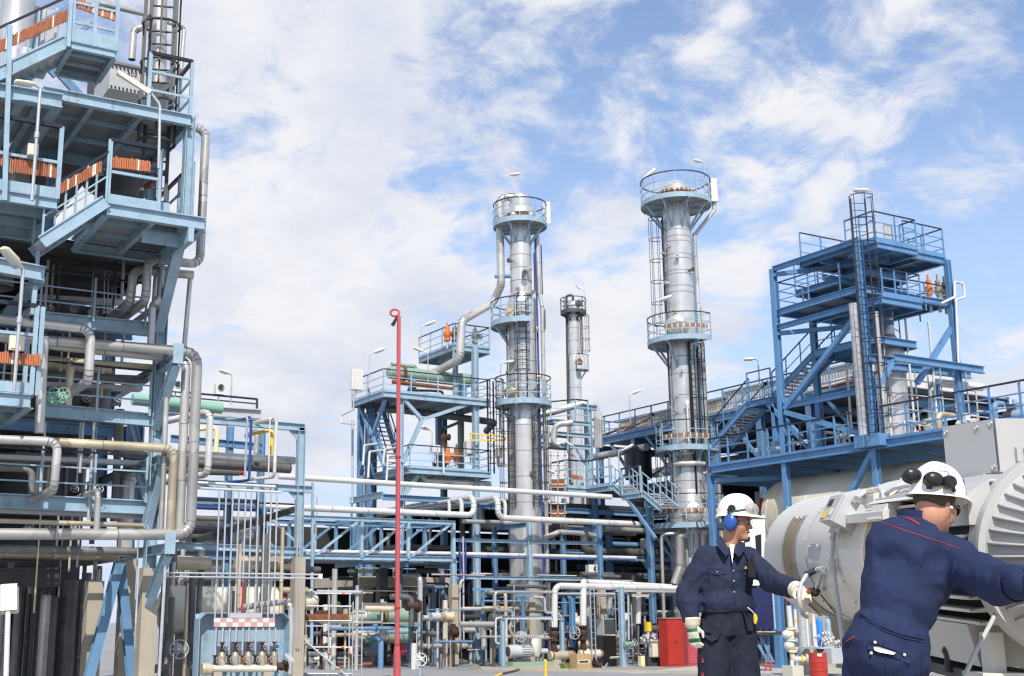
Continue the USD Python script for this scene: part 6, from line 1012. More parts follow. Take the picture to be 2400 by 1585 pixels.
yardbox('mossy_block', 'mossy concrete block between the pump barrels', 'block', 1322, 1348, 1556, 1572, YU-.6, .5, 'moss'); yardbox('gear_housing', 'grey gear housing under the white funnel pipe', 'housing', 1414, 1444, 1450, 1488, YU+.7, .5, 'boxgrey', 'darksteel'); yardbox('black_pump', 'black pump block under the grey gear housing', 'pump', 1410, 1446, 1490, 1570, YU+.6, .6, 'dark', 'black'); yardbox('control_box', 'cream control box right of the pale blue post', 'electric box', 1529, 1552, 1508, 1540, YU-.2, .25, 'cabinet', 'lampcream'); yardbox('pump_block', 'dark pump block under the cream control box', 'pump', 1518, 1556, 1540, 1572, YU, .5, 'darksteel'); yardbox('yellow_drum_pair', 'yellow drum behind the valves right of the pale blue post', 'drum', 1517, 1527, 1458, 1480, YU, .2, 'yellow'); yardbox('yellow_marker', 'pale yellow post box low right of the pale blue post', 'box', 1502, 1512, 1538, 1562, YU-.4, .2, 'paleyellow'); yardbox('white_switch', 'white switch box right of the pale blue post', 'electric box', 1464, 1476, 1437, 1453, YU, .15, 'whitepaint', 'cabinet')
p, a, b = yardbox('red_cabinet', 'tall red cabinet standing beside the left worker', 'cabinet', 1562, 1604, 1450, 1571, YU-1.0, .55, 'red'); P(p, 'door', MB().box((a[0]+.03, YU-1.025, .12), (a[0]+(b[0]-a[0])*.72, YU-1.003, a[2]-.06)), 'red'); P(p, 'top', MB().box((a[0]-.03, YU-1.04, a[2]), (b[0]+.03, YU-.42, a[2]+.03)), 'galv'); P(p, 'handle', MB().bar((a[0]+.42, YU-1.05, .95), (a[0]+.42, YU-1.05, 1.1), .02, .03, (1, 0, 0)), 'dark')
p, a, b = yardbox('red_cabinet', 'faded red cabinet half hidden behind the left worker', 'cabinet', 1609, 1668, 1446, 1568, YU-.6, .5, 'rosered'); P(p, 'door', MB().box((a[0]+.03, YU-.62, .1), (b[0]-.04, YU-.603, a[2]-.06)), 'rosered')
for lab, xx, h in (('tiny dial gauges on the rack right of the post', 1512, 1498),): 
    g = T('gauge_rack', lab, 'gauges', gz(1500, 1498))
    for k in range(7): c = gz(1502+k*8, 1496+(k % 2)*5, YU-.2); P(g, 'gauge', MB().lathe([(0, .03), (.045, .03), (.05, 0), (0, 0)], c, (0, -1, 0), 10), 'whitepaint'); P(g, 'stem', MB().tube(c, c-V3([0, 0, .16]), .012, 5), 'galv')
    P(g, 'bar', MB().tube(gz(1498, 1506), gz(1556, 1508), .03, 6), 'darkpipe')
p = T('caged_ladder', 'thin galvanised ladder right of the second white drop pipe', 'ladder', gz(1392, 1530, YU-.3)); ladder(p, V3([gz(1391, 1500, YU-.3)[0], YU-.3, .3]), gz(1392, 1372, YU-.3)[2]-.3, (0, -1, 0), (1, 0, 0), 'galv', False, .2, .25, r=.015)
p = T('loudspeaker', 'grey loudspeaker hung in the dark rack above the pump yard', 'loudspeaker', oY(1386, 1333, YT-.6)); b = oY(1386, 1333, YT-.6); P(p, 'housing', MB().obox(b, (.42, -.1, 0), (.1, .4, 0), (0, 0, .34)), 'cabinet'); P(p, 'cone', MB().lathe([(0, 0), (.08, .03), (.13, -.02), (.14, .03)], b+V3([.1, -.22, 0]), (.2, -1, 0), 16), 'dark')
b = oD(1279, 1592, 45)*[1, 1, 0]; p = T('bollard', 'yellow upright marker post on the asphalt', 'post', b); P(p, 'post', MB().tube(b, [b[0], b[1], oD(1279, 1549, 45)[2]], .055, 12), 'yellow'); P(p, 'cap', MB().ball([b[0], b[1], oD(1279, 1549, 45)[2]], .056, 10), 'yellow')
q = [oZ(x, y, .04) for x, y in ((1150, 1592), (1175, 1580), (1205, 1573), (1232, 1564), (1250, 1559))]; p = T('yellow_hose', 'yellow and black hose lying on the asphalt', 'hose', q[0]); P(p, 'hose', MB().sweep(q[:2], .05, 8), 'yellow'); P(p, 'black_length', MB().sweep(q[1:4], .04, 8), 'black'); P(p, 'tail', MB().sweep(q[3:], .05, 8), 'yellow')
q = [oZ(x, y, .03) for x, y in ((1098, 1566), (1125, 1564), (1150, 1565), (1180, 1567), (1210, 1566))]; One('brown_hose', 'thin brown hose lying beside the pump plinth', 'hose', MB().sweep(q, .035, 6), 'cladstain')
b = oZ(984, 1584, 0); zc = oD(984, 1546, b@FH)[2]; p = T('hydrant_valve', 'white handwheel on a pale blue ground stem right of the red pole', 'valve', b); P(p, 'stem', MB().tube(b, [b[0], b[1], zc], .05, 8), 'paleblue'); wheel(p, (b[0], b[1]-.08, zc), (-.2, -1, 0), .22, 'whitepaint'); P(p, 'gearbox', MB().ball((b[0]+.1, b[1], zc), .1, 8), 'galv')
# red edge tape, red extinguisher and far ground gear left of the pole
q = [oZ(x, y, .02) for x, y in ((735, 1556), (765, 1553), (790, 1556), (820, 1557), (920, 1558))]; One('red_hose', 'flat red hose trailing along the ground left of the red pole', 'hose', MB().sweep(q, .05, 6), 'red')
p, a, b = yardbox('fire_cabinet', 'rose red fire cabinet right behind the red pole', 'cabinet', 942, 953, 1500, 1536, YU+5, .3, 'rosered'); b = oY(957, 1484, YT+2); p = One('red_plate', 'small red square plate on the dark pier right of the red pole', 'plate', MB().box(b+V3([-.1, -.2, -.12]), b+V3([.1, -.18, .12])), 'red')
# scaffold left of the pole
D7 = 43.; p = T('scaffold', 'open tube scaffold with a red plank between the portal and the red pole', 'scaffold', oZ(765, 1590, 0)); t2 = lambda x, y, d=D7: oD(x, y, d)
for d in (D7, D7+1.4):
    for x0, x1, yt in ((772, 770, 1395), (820, 818, 1390)): a = t2(x0, yt, d); P(p, 'standard', MB().tube((a[0], a[1], 0), a, .03, 8), 'galv')
    for y in (1391, 1421, 1455, 1517, 1579): P(p, 'ledger', MB().tube(t2(702, y, d), t2(824, y+.5, d), .028, 8), 'galv')
P(p, 'plank', MB().obox(t2(766, 1446), t2(819, 1446)-t2(713, 1446), FH*.05, (0, 0, .2)), 'rust'); P(p, 'plank', MB().obox(t2(766, 1457)+FH*.7, t2(819, 1446)-t2(713, 1446), FH*1.2, (0, 0, .05)), 'cladstain'); P(p, 'lattice', MB().bar(t2(712, 1467), t2(800, 1467), .05, .05), 'galv'); P(p, 'diagonal', MB().tube(t2(712, 1500)-FH*.1, t2(816, 1586)-FH*.1, .03, 8), 'galv')
for x, y in ((805, 1391), (803, 1517), (771, 1531), (794, 1567), (819, 1531)): P(p, 'coupler', MB().ball(t2(x, y, D7-.12), .055, 8), 'safetyorange')
P(p, 'tag_board', MB().obox(t2(824, 1524, D7-.1), RT*.09, FH*.01, (0, 0, .26)), 'whitepaint'); ladder(p, t2(836, 1600, D7-.5)*[1, 1, 0]+V3([0, 0, .05]), 2.5, (0, -1, 0), (1, 0, 0), 'galv', False, .34, .3, r=.016)
# ------------------------------------------------------------------ right yard: valve set, drum, gas bottles, sign
b = oZ(1832, 1566, 0); p = T('steel_post', 'stout mid blue post between the sign and the valve set', 'post', b); zt_ = oD(1826, 1372, b@FH)[2]; P(p, 'shaft', MB().ib(b, (b[0], b[1], zt_), .34, .34, (1, 0, 0)), 'towerblue'); P(p, 'base_plate', MB().box(b-V3([.3, .3, 0]), b+V3([.3, .3, .04])), 'towerblue')
DV = 46.; dv = lambda x, y, d=DV: oD(x, y, d); p = T('valve_set', 'cream and silver relief valve set standing right of the stout blue post', 'valve', dv(1855, 1560)*[1, 1, 0])
P(p, 'riser', MB().tube(dv(1848, 1420), dv(1853, 1470), .095, 12), 'cladwhite'); P(p, 'flange', MB().tube(dv(1853, 1471), dv(1853.4, 1476), .17, 16), 'paleyellow'); P(p, 'actuator', MB().ball(dv(1846, 1487), .2, 14, (1.1, 1, .8)), 'whitepaint'); P(p, 'body', MB().tube(dv(1853, 1476), dv(1854, 1498), .12, 14), 'cabinet'); P(p, 'flange', MB().tube(dv(1854, 1499), dv(1854, 1503), .17, 16), 'paleyellow'); P(p, 'lower_body', MB().ball(dv(1850, 1514), .2, 14, (1.05, 1, .85)), 'cladwhite'); P(p, 'flange', MB().tube(dv(1857, 1524), dv(1857, 1529), .17, 16), 'paleyellow'); P(p, 'elbow', MB().sweep(bend([dv(1857, 1529), dv(1858, 1546), dv(1896, 1545)], .12)[0], .1, 12), 'cream'); P(p, 'flange', MB().tube(dv(1878, 1545.5), dv(1882, 1545.4), .15, 14), 'yellow'); P(p, 'end_flange', MB().tube(dv(1888, 1545), dv(1896, 1545), .19, 16), 'boxgrey')
P(p, 'leg', MB().tube(dv(1856, 1546), dv(1857, 1572), .07, 10), 'cladwhite'); a = dv(1859, 1578); P(p, 'plinth', MB().box((a[0]-.27, a[1]-.25, 0), (a[0]+.27, a[1]+.25, dv(1859, 1560)[2])), 'cream')
p = T('valve_set', 'slim white relief valve riser with rusty couplings beside the cream set', 'valve', dv(1867, 1560)*[1, 1, 0]); P(p, 'riser', MB().tube(dv(1863, 1428), dv(1866, 1474), .06, 10), 'cladwhite'); P(p, 'tape', MB().tube(dv(1864.6, 1452), dv(1865, 1459), .063, 10), 'yellow')
for y, m, r in ((1478, 'cladstain', .1), (1490, 'rust', .075), (1500, 'paleblue', .06), (1512, 'rust', .08), (1520, 'galv', .09), (1530, 'rust', .06)): P(p, 'coupling', MB().tube(dv(1866.5, y-4), dv(1866.6, y+4), r, 10), m)
P(p, 'foot', MB().tube(dv(1867, 1534), dv(1868, 1580), .04, 8), 'galv')
for k, (x, y0, w) in enumerate(((1885, 1420, .16), (1896, 1425, .05), (1912, 1420, .06))): b = dv(x, 1540, 47); pipe(['wide grey upright pipe behind the relief valve set', 'slim upright pipe behind the relief valve set', 'pale upright pipe left of the blue gas bottle'][k], [(b[0], b[1], 0), [b[0], b[1], dv(x, y0, 47)[2]]], w, ['galv', 'cladwhite', 'cladwhite'][k], 0)
def bottle(label, x, y0, y1, d, r, m, cap):
    a, b = dv(x, y1, d), dv(x, y0, d); h = b[2]-a[2]; p = T('gas_bottle', label, 'gas bottle', a); P(p, 'body', MB().lathe([(0, 0), (r, 0), (r, h*.78), (r*.8, h*.87), (r*.4, h*.91), (r*.36, h*.94), (0, h*.94)], a, n=18), m); P(p, 'valve_cap', MB().lathe([(r*.42, h*.9), (r*.45, h*.98), (r*.25, h), (0, h)], a, n=12), cap); return a
a = bottle('bright blue gas bottle standing on the skid', 1924, 1440, 1516, 46, .115, 'cylblue', 'palegreen'); bottle('paler blue gas bottle behind the bright one', 1944, 1444, 1512, 47, .1, 'paleblue', 'cylblue')
sk = T('bottle_skid', 'grey steel skid with boxes carrying the gas bottles', 'skid', a*[1, 1, 0]); q = dv(1935, 1516, 46); P(sk, 'deck', MB().box((q[0]-.7, q[1]-.4, q[2]-.06), (q[0]+.9, q[1]+.9, q[2]-.002)), 'boxgrey'); P(sk, 'leg', MB().box((q[0]-.6, q[1]-.3, 0), (q[0]-.45, q[1]-.15, q[2]-.06)), 'darksteel'); P(sk, 'leg', MB().box((q[0]+.7, q[1]-.3, 0), (q[0]+.85, q[1]-.15, q[2]-.06)), 'darksteel'); g = dv(1955, 1538, 45.5); P(sk, 'box', MB().box(g-V3([.33, .2, .25]), g+V3([.33, .2, .27])), 'boxgrey'); P(sk, 'cabinet', MB().box(dv(1898, 1468, 47.2)+V3([0, 0, -.7]), dv(1917, 1468, 47.2)+V3([.1, .3, .1])), 'cabinet')
rng = random.Random(12)
for k in range(12):
    x, y = rng.uniform(1906, 1966), rng.uniform(1485, 1524); b = dv(x, y, 45.6); p = T('small_regulator', f'small silver regulator among the gas bottles, {["first","second","third","fourth","fifth","sixth","seventh","eighth","ninth","tenth","eleventh","twelfth"][k]} of a cluster', 'regulator', b, 'regulators on the bottle skid'); P(p, 'body', MB().ball(b, rng.uniform(.05, .09), 8), rng.choice(['galv', 'clad', 'deepblue', 'clad'])); P(p, 'line', MB().tube(b, b+V3([rng.uniform(-.12, .12), 0, -.25]), .016, 6), 'galv'); P(p, 'gauge', MB().lathe([(0, .02), (.045, .02), (.045, 0), (0, 0)], b+V3([.04, -.08, .06]), (0, -1, .2), 10), 'cabinet')
b = oZ(1920, 1592, 0); h = oD(1920, 1530, b@FH)[2]; r = .3; p = T('oil_drum', 'bright red steel drum with a cream label on top', 'drum', b); pr = [(0, .02), (r-.01, 0), (r, .015)]
for q in (h*.34, h*.66): pr += [(r, q-.03), (r+.012, q-.015), (r+.012, q+.015), (r, q+.03)]
P(p, 'body', MB().lathe(pr+[(r, h-.015), (r-.01, h)], b, n=32), 'red'); P(p, 'lid', MB().lathe([(r-.01, h-.02), (r-.03, h-.025), (0, h-.025)], b, n=32), 'red'); P(p, 'bung', MB().tube(b+V3([.12, -.1, h-.03]), b+V3([.12, -.1, h+.01]), .035, 10), 'galv'); P(p, 'label_sheet', MB().obox(b-FH*(r+.006)+V3([-.04, 0, h-.07]), RT*.15, FH*.008, (0, 0, .09)), 'lampcream')
DS = 50.; ds = lambda x, y, d=DS: oD(x, y, d); p = T('site_sign', 'white sign board with black strokes over a navy lower panel', 'sign', ds(1780, 1560)*[1, 1, 0])
wl, wr = ds(1735, 1300), ds(1796, 1300); cX = (wl+wr)/2; w = RT*((wr-wl)@RT); Zs = lambda y: ds(1780, y)[2]
P(p, 'board', MB().add([ds(x, y, d_) for d_ in (DS, DS+.12) for x, y in ((1728, 1232), (1792, 1206), (1799, 1370), (1735, 1376))], [[0, 2, 1], [0, 3, 2], [4, 5, 6], [4, 6, 7], [0, 1, 5], [0, 5, 4], [1, 2, 6], [1, 6, 5], [2, 3, 7], [2, 7, 6], [3, 0, 4], [3, 4, 7]]), 'whitepaint')
for q in (((1744, 1262), (1758, 1258), (1758, 1268), (1744, 1272)), ((1770, 1256), (1784, 1252), (1785, 1302), (1773, 1304))): P(p, 'letter_stroke', MB().add([ds(x, y, d_) for d_ in (DS-.03, DS-.005) for x, y in q], [[0, 2, 1], [0, 3, 2], [4, 5, 6], [4, 6, 7], [0, 1, 5], [0, 5, 4], [1, 2, 6], [1, 6, 5], [2, 3, 7], [2, 7, 6], [3, 0, 4], [3, 4, 7]]), 'black')
MATS['navypanel'] = None; mat('navypanel', (.012, .016, .075), .35, var=.05)
for y0, y1 in ((1378, 1420), (1422, 1474)): P(p, 'navy_panel', MB().obox((ds(1780, y0)+ds(1780, y1))/2+FH*.06, RT*((ds(1808, 1400)-ds(1750, 1400))@RT), FH*.3, (0, 0, Zs(y0)-Zs(y1))), 'navypanel')
P(p, 'edge_strip', MB().obox((ds(1811, 1384)+ds(1811, 1474))/2, RT*.06, FH*.4, (0, 0, Zs(1384)-Zs(1474))), 'paleblue'); P(p, 'tray', MB().obox(ds(1788, 1484), RT*1.35, FH*.8, (0, 0, .14)), 'dark'); P(p, 'tray_edge', MB().obox(ds(1790, 1481, DS-.42), RT*.9, FH*.03, (0, 0, .04)), 'cladstain')
for x0, x1 in ((1766, 1800), (1800, 1800), (1782, 1812)): P(p, 'strut', MB().bar(ds(x0, 1490), ds(x1, 1552), .1, .1), 'midblue')
for x in (1795, 1806): P(p, 'foot', MB().bar(ds(x, 1550), [*ds(x, 1566)[:2], 0], .06, .06), 'rosered')
P(p, 'foot_beam', MB().bar(ds(1792, 1550), ds(1810, 1550), .08, .08), 'rosered')
b = oD(1789, 1186, 60); One('notice_board', 'small deep red panel in the shade left of the cream tank', 'panel', MB().obox(b, RT*.36, FH*.06, (0, 0, .75)), 'red')
# far ground: kerb, paving and low wall behind the yard
P_ = slab('pavement', [(29.5, 38.5), (48, 28), (70, 40), (52, 52)], .004, .003, 'pavement'); k0, k1 = oZ(1130, 1570, 0), oZ(1660, 1580, 0); P(T('kerb', 'low concrete kerb along the pump yard edge', 'kerb', k0), 'stone', MB().bar(k0+V3([0, 0, .05]), k1+V3([0, 0, .05]), .15, .1), 'concrete')
# ------------------------------------------------------------------ big motor on the terrace
AX = ray(1122, 1301); AX = AX/np.linalg.norm(AX); QC = oD(1994, 1303, 9.); KA = AX@FH
EL = -np.cross(AX, UP); EL /= np.linalg.norm(EL); EU = np.cross(AX, EL); EU = EU if EU[2] > 0 else -EU      # towards the yard, and upwards
def mq(D, lat=0., up=0.): return QC+AX*((D-9.)/KA)+EL*lat+EU*up
def onM(D, a, R): return mq(D, R*math.cos(math.radians(a)), R*math.sin(math.radians(a)))   # a: 0 faces the yard side, 90 is the top
def cylpx(x, y, R):
    r = ray(x, y); o = EYEP-QC; d1, o1 = r-AX*(r@AX), o-AX*(o@AX); A_, B_, C_ = d1@d1, 2*d1@o1, o1@o1-R*R; return EYEP+r*((-B_-math.sqrt(max(B_*B_-4*A_*C_, 0)))/(2*A_))
mesh_nodes = {'tc': ('geometry', {}), 'vx': ('voronoi_texture', {'scale': 95., 'randomness': .0}), 'r': ('map_range', {'from_min': .25, 'from_max': .5, 'clamp': True}), 'm': ('mix', {'color1': (.03, .02, .012), 'color2': (.42, .33, .20)}), 'p': ('principled_bsdf', {'roughness': .5, 'metallic': .3})}
MATS['perforated'] = usdkit.material(stage, '/World/Looks/perforated', mesh_nodes, [('tc.position', 'vx.vector'), ('vx.distance', 'r.value'), ('r.result', 'm.fac'), ('m.color', 'p.base_color')], surface='p.BSDF')
mo = T('electric_motor', 'huge pale grey electric motor lying on the terrace behind both workers', 'motor', mq(7.5)*[1, 1, 0]+V3([0, 0, 1.06]))
hh = lambda D: (D-9.)/KA
R1 = .45
P(mo, 'far_cowl', MB().lathe([(0, hh(9.88)), (.3, hh(9.88)), (.40, hh(9.85)), (.44, hh(9.78)), (R1, hh(9.68)), (R1, hh(8.5))][::-1], QC, AX, 72), 'motorwhite')
P(mo, 'cowl_seam', MB().lathe([(R1, hh(8.49)), (R1+.004, hh(8.49)), (R1+.004, hh(8.475)), (R1, hh(8.475))][::-1], QC, AX, 72), 'motorgrey')
P(mo, 'cowl', MB().lathe([(R1, hh(8.47)), (R1, hh(7.72))][::-1], QC, AX, 72), 'motorwhite')
P(mo, 'near_cowl', MB().lathe([(R1, hh(7.72)), (R1+.018, hh(7.72)), (R1+.018, hh(7.16)), (R1-.02, hh(7.15)), (R1-.05, hh(7.3))][::-1], QC, AX, 72), 'motorwhite'); P(mo, 'edge_lip', MB().lathe([(R1+.018, hh(7.2)), (R1+.024, hh(7.19)), (R1+.024, hh(7.145)), (R1, hh(7.14))][::-1], QC, AX, 72), 'lampcream')
def patch(D0, D1, a0, a1, R, n=24): 
    mb = MB(); aa = np.linspace(a0, a1, n); V = np.vstack([[onM(D0, a, R) for a in aa], [onM(D1, a, R) for a in aa]]); i = np.arange(n-1); f = np.vstack([np.c_[i, i+1, i+n+1], np.c_[i, i+n+1, i+n]])
    c = np.cross(V[f[0, 1]]-V[f[0, 0]], V[f[0, 2]]-V[f[0, 0]]); return mb.add(V, f if c@(V[0]-QC-AX*((V[0]-QC)@AX)) > 0 else f[:, ::-1])
P(mo, 'air_grille', patch(9.12, 8.8, 38, -75, R1+.004, 40), 'perforated'); 
for D in (9.135, 8.785): P(mo, 'grille_edge', patch(D+.01, D-.01, 40, -77, R1+.007, 40), 'motorgrey')
pl = [cylpx(x, y, R1+.012) for x, y in ((1894, 1276), (1921, 1275), (1919, 1352), (1892, 1352))]; P(mo, 'data_plate', MB().add(pl, [[0, 2, 1], [0, 3, 2]] if np.cross(pl[2]-pl[0], pl[1]-pl[0])@(EYEP-pl[0]) > 0 else [[0, 1, 2], [0, 2, 3]]), 'galv')
for x, y in ((1897, 1281), (1916, 1280), (1868, 1215), (1878, 1214), (1850, 1330), (1931, 1381)): c = cylpx(x, y, R1+.01); P(mo, 'bolt', MB().ball(c, .012, 8), 'boxgrey')
for k in range(26):
    for D in (8.53, 9.72): P(mo, 'bolt', MB().ball(onM(D, k*360/26, R1+.002), .008, 6), 'boxgrey')
for k in range(10): P(mo, 'bolt', MB().ball(onM(7.66, -70+k*17, R1+.02), .009, 6), 'boxgrey')
# junction box with its labels and conduits
u_ = (EL+EU*.55); u_ /= np.linalg.norm(u_); v_ = np.cross(AX, u_); v_ *= np.sign(v_[2]); J = cylpx(1976, 1206, R1+.08)
P(mo, 'junction_box', MB().obox(J, AX*.26, v_*.17, u_*.14), 'boxgrey'); P(mo, 'box_lid', MB().obox(J+u_*.078, AX*.262, v_*.172, u_*.012), 'motorgrey'); q = J+u_*.087
for da, dv_, w, h, m in ((.04, .035, .085, .045, 'dark'), (.06, -.045, .08, .05, 'yellow'), (-.06, -.03, .06, .045, 'whitepaint')): P(mo, 'sticker', MB().obox(q+AX*da+v_*dv_, AX*w, v_*h, u_*.003), m)
P(mo, 'box_bracket', MB().obox(J-u_*.1-v_*.05, AX*.2, v_*.12, u_*.1), 'motorgrey')
for k in (-1, 0, 1): P(mo, 'gland', MB().tube(J-v_*.085+AX*k*.07, J-v_*.125+AX*k*.07, .017, 10), 'galv')
g0 = J-v_*.12; g1 = oD(1953, 1262, 7.75); g2 = oD(1950, 1312, 7.7); P(mo, 'flexible_conduit', MB().sweep(bend([g0, g0-v_*.05, oD(1960, 1240, 7.8), g1, g2], .12, 6)[0], .013, 10), 'boxgrey'); P(mo, 'conduit_sleeve', MB().tube(g2, oD(1952, 1336, 7.68), .022, 12), 'motorgrey'); P(mo, 'conduit', MB().tube(oD(1952, 1330, 7.68), oD(1984, 1560, 7.45), .015, 12), 'boxgrey'); P(mo, 'conduit_clip', MB().tube(oD(1953, 1337, 7.69), oD(1960, 1339, 7.69), .03, 10).tube(oD(1925, 1344, 7.95), oD(1952, 1342, 7.7), .007, 6), 'galv')
h = [cylpx(1929, 1334, R1+.03), oD(1912, 1336, 8.1), oD(1890, 1347, 8.05), oD(1877, 1372, 8.0), oD(1872, 1400, 7.95), oD(1876, 1422, 7.95), oD(1881, 1440, 8.0), oD(1890, 1446, 8.3)]; P(mo, 'hose_arch', MB().sweep(bend(h, .12, 4)[0], .014, 12), 'boxgrey'); P(mo, 'hose_sleeve', MB().sweep([h[1]+AX*0, (h[1]+h[2])/2, h[2]], .021, 10), 'dark'); P(mo, 'hose_nipple', MB().tube(h[0], h[1], .018, 10), 'galv')
k0 = cylpx(1929, 1336, R1+.02); P(mo, 'lever_plate', MB().bar(k0, cylpx(1912, 1385, R1+.05), .02, .03), 'boxgrey')
vb = cylpx(1912, 1388, R1+.06); P(mo, 'valve_body', MB().tube(vb, vb+AX*.05+EL*.02, .03, 12).tube(cylpx(1885, 1397, R1+.1), cylpx(1918, 1386, R1+.06), .016, 10), 'dark'); P(mo, 'valve_handle', MB().tube(cylpx(1880, 1389, R1+.12), cylpx(1897, 1386, R1+.1), .012, 8), 'red')
for (x0, y0), (x1, y1) in (((1882, 1404), (1925, 1444)), ((1924, 1394), (1958, 1438))): P(mo, 'capillary', MB().sweep([cylpx(x0+(x1-x0)*t, y0+(y1-y0)*t, R1+.012) for t in np.linspace(0, 1, 7)], .004, 6), 'dark')
for k in range(3): P(mo, 'vent_slot', patch(8.74-k*.12, 8.70-k*.12, -78, -80, R1+.004, 4), 'dark')
# body behind the cowl: side louvres, ribs, top boxes
bx0, bx1 = 7.12, 5.72
P(mo, 'body', MB().lathe([(.37, hh(7.2)), (.37, hh(5.7))][::-1], QC, AX, 48), 'dark')
def rib(D0, D1, lat0, lat1, up, t=.014):   # level louvre fin on the yard side of the body
    return MB().obox((mq(D0, 0, up)+mq(D1, 0, up))/2+EL*(lat0+lat1)/2, AX*abs(D0-D1)/KA, EL*(lat1-lat0), EU*t)
for k in range(12):
    z = -.30+k*.056; lat = .44 if abs(z) < .25 else .40; P(mo, 'louvre', rib(7.1, 5.72, .30, lat, z), 'motorwhite'); P(mo, 'louvre_tip', MB().add([mq(5.72, lat, z-.007), mq(5.60, lat-.05, z+.014), mq(5.60, .28, z+.014), mq(5.72, .28, z-.007), mq(5.72, lat, z+.007), mq(5.60, lat-.05, z+.03), mq(5.60, .28, z+.03), mq(5.72, .28, z+.007)], [[0, 2, 1], [0, 3, 2], [4, 5, 6], [4, 6, 7], [0, 1, 5], [0, 5, 4], [2, 3, 7], [2, 7, 6], [1, 2, 6], [1, 6, 5], [3, 0, 4], [3, 4, 7]]), 'motorwhite')
def slab8(name, pts_lo, pts_hi, m): P(mo, name, MB().add(np.vstack([pts_lo, pts_hi]), [[0, 2, 1], [0, 3, 2], [4, 5, 6], [4, 6, 7], [0, 1, 5], [0, 5, 4], [1, 2, 6], [1, 6, 5], [2, 3, 7], [2, 7, 6], [3, 0, 4], [3, 4, 7]]), m)
def prism(name, D0, D1, prof, m):   # section (lat, up) drawn from D0 to D1
    n = len(prof); a = [mq(D0, *q) for q in prof]; b = [mq(D1, *q) for q in prof]; f = []
    for i in range(n): j = (i+1) % n; f += [[i, j, n+j], [i, n+j, n+i]]
    for i in range(1, n-1): f += [[0, i+1, i], [n, n+i, n+i+1]]
    mb = MB(); V = np.vstack([a, b]); 
    for t in f: mb.add(V[t], [[0, 1, 2]])
    v, ff = mb.tris(); cen = V.mean(0); nn = np.cross(v[1::3]-v[0::3], v[2::3]-v[0::3]); s = ((v[0::3]-cen)*nn).sum(1) < 0; ff[s] = ff[s][:, ::-1]; P(mo, name, MB().add(v, ff), m)
prism('lower_skirt', 7.1, 5.85, [(.41, -.31), (.36, -.50), (-.36, -.50), (-.41, -.31)], 'motorgrey'); prism('side_rail', 7.12, 5.72, [(.45, .29), (.36, .33), (.30, .33), (.30, .29)], 'motorwhite'); prism('top_hood', 7.1, 5.9, [(.33, .31), (.24, .385), (-.3, .385), (-.38, .31)], 'motorgrey')
P(mo, 'end_flange', MB().lathe([(.30, hh(5.62)), (.47, hh(5.62)), (.475, hh(5.6)), (.475, hh(5.52)), (.47, hh(5.5)), (.3, hh(5.5))][::-1], QC, AX, 64), 'motorgrey'); prism('lug', 5.75, 5.55, [(.48, .14), (.48, .28), (.38, .34), (.36, .14)], 'motorgrey')
# near end shield with radial ribs
P(mo, 'end_shield', MB().lathe([(.44, hh(5.56)), (.44, hh(5.5)), (.42, hh(5.48)), (.335, hh(5.34)), (.325, hh(5.32)), (.23, hh(5.30)), (.21, hh(5.26)), (0, hh(5.26))][::-1], QC, AX, 64), 'motorgrey')
for k in range(46):
    a = k*360/46; e = EL*math.cos(math.radians(a))+EU*math.sin(math.radians(a)); t = np.cross(AX, e)*.006; p0, p1, p2, p3 = mq(5.50)+e*.435, mq(5.455)+e*.43, mq(5.29)+e*.335, mq(5.34)+e*.325; slab8('rib', [p0-t, p1-t, p2-t, p3-t], [p0+t, p1+t, p2+t, p3+t], 'motorgrey')
for a in range(0, 360, 30): e = EL*math.cos(math.radians(a+8))+EU*math.sin(math.radians(a+8)); P(mo, 'bolt', MB().tube(mq(5.32)+e*.28, mq(5.28)+e*.28, .016, 6), 'boxgrey')
# terminal box on top, hoses and rails
tb = T('terminal_box', 'big light grey terminal box on top of the motor with a folded lid', 'terminal box', mq(6.3, .1, .45)); o0, o1 = oD(2345, 1106, 6.05), oD(2222, 1121, 6.69)
ax2 = (o1-o0)*[1, 1, 0]; L = np.linalg.norm(ax2); ax2 /= L; in2 = -EL*[1, 1, 0]; in2 = in2-ax2*(in2@ax2); in2 /= np.linalg.norm(in2); zb = o0[2]; zt0, zt1 = oD(2345, 981, 6.05)[2], oD(2232, 1000, 6.69)[2]
b4 = [o0*[1, 1, 0]+UP*zb, o0*[1, 1, 0]+in2*.8+UP*zb, o0*[1, 1, 0]+in2*.8+ax2*L+UP*zb, o0*[1, 1, 0]+ax2*L+UP*zb]; t4 = [o0*[1, 1, 0]+UP*zt0+in2*.0, o0*[1, 1, 0]+in2*.8+UP*zt0, o0*[1, 1, 0]+in2*.8+ax2*L+UP*zt1, o0*[1, 1, 0]+ax2*L+UP*zt1]
mbx = MB(); V8 = np.vstack([b4, t4]); cen = V8.mean(0)
for q in ([0, 1, 2, 3], [4, 5, 6, 7], [0, 1, 5, 4], [1, 2, 6, 5], [2, 3, 7, 6], [3, 0, 4, 7]):
    w = V8[q]; nn = np.cross(w[1]-w[0], w[2]-w[0]); mbx.add(w, [[0, 1, 2], [0, 2, 3]] if nn@(w.mean(0)-cen) > 0 else [[0, 2, 1], [0, 3, 2]])
P(tb, 'casing', mbx, 'motorgrey'); fo = lambda s, z: o0*[1, 1, 0]+ax2*L*s-in2*.012+UP*(zb+(zt0+(zt1-zt0)*s-zb)*z)
for s, z in ((.06, .88), (.92, .86), (.08, .08), (.92, .08), (.32, .85)): c = fo(s, z); P(tb, 'clasp', MB().tube(c+in2*.02, c-in2*.012, .012, 8).bar(c+ax2*.02-UP*.012, c-ax2*.022+UP*.012, .01, .012), 'boxgrey')
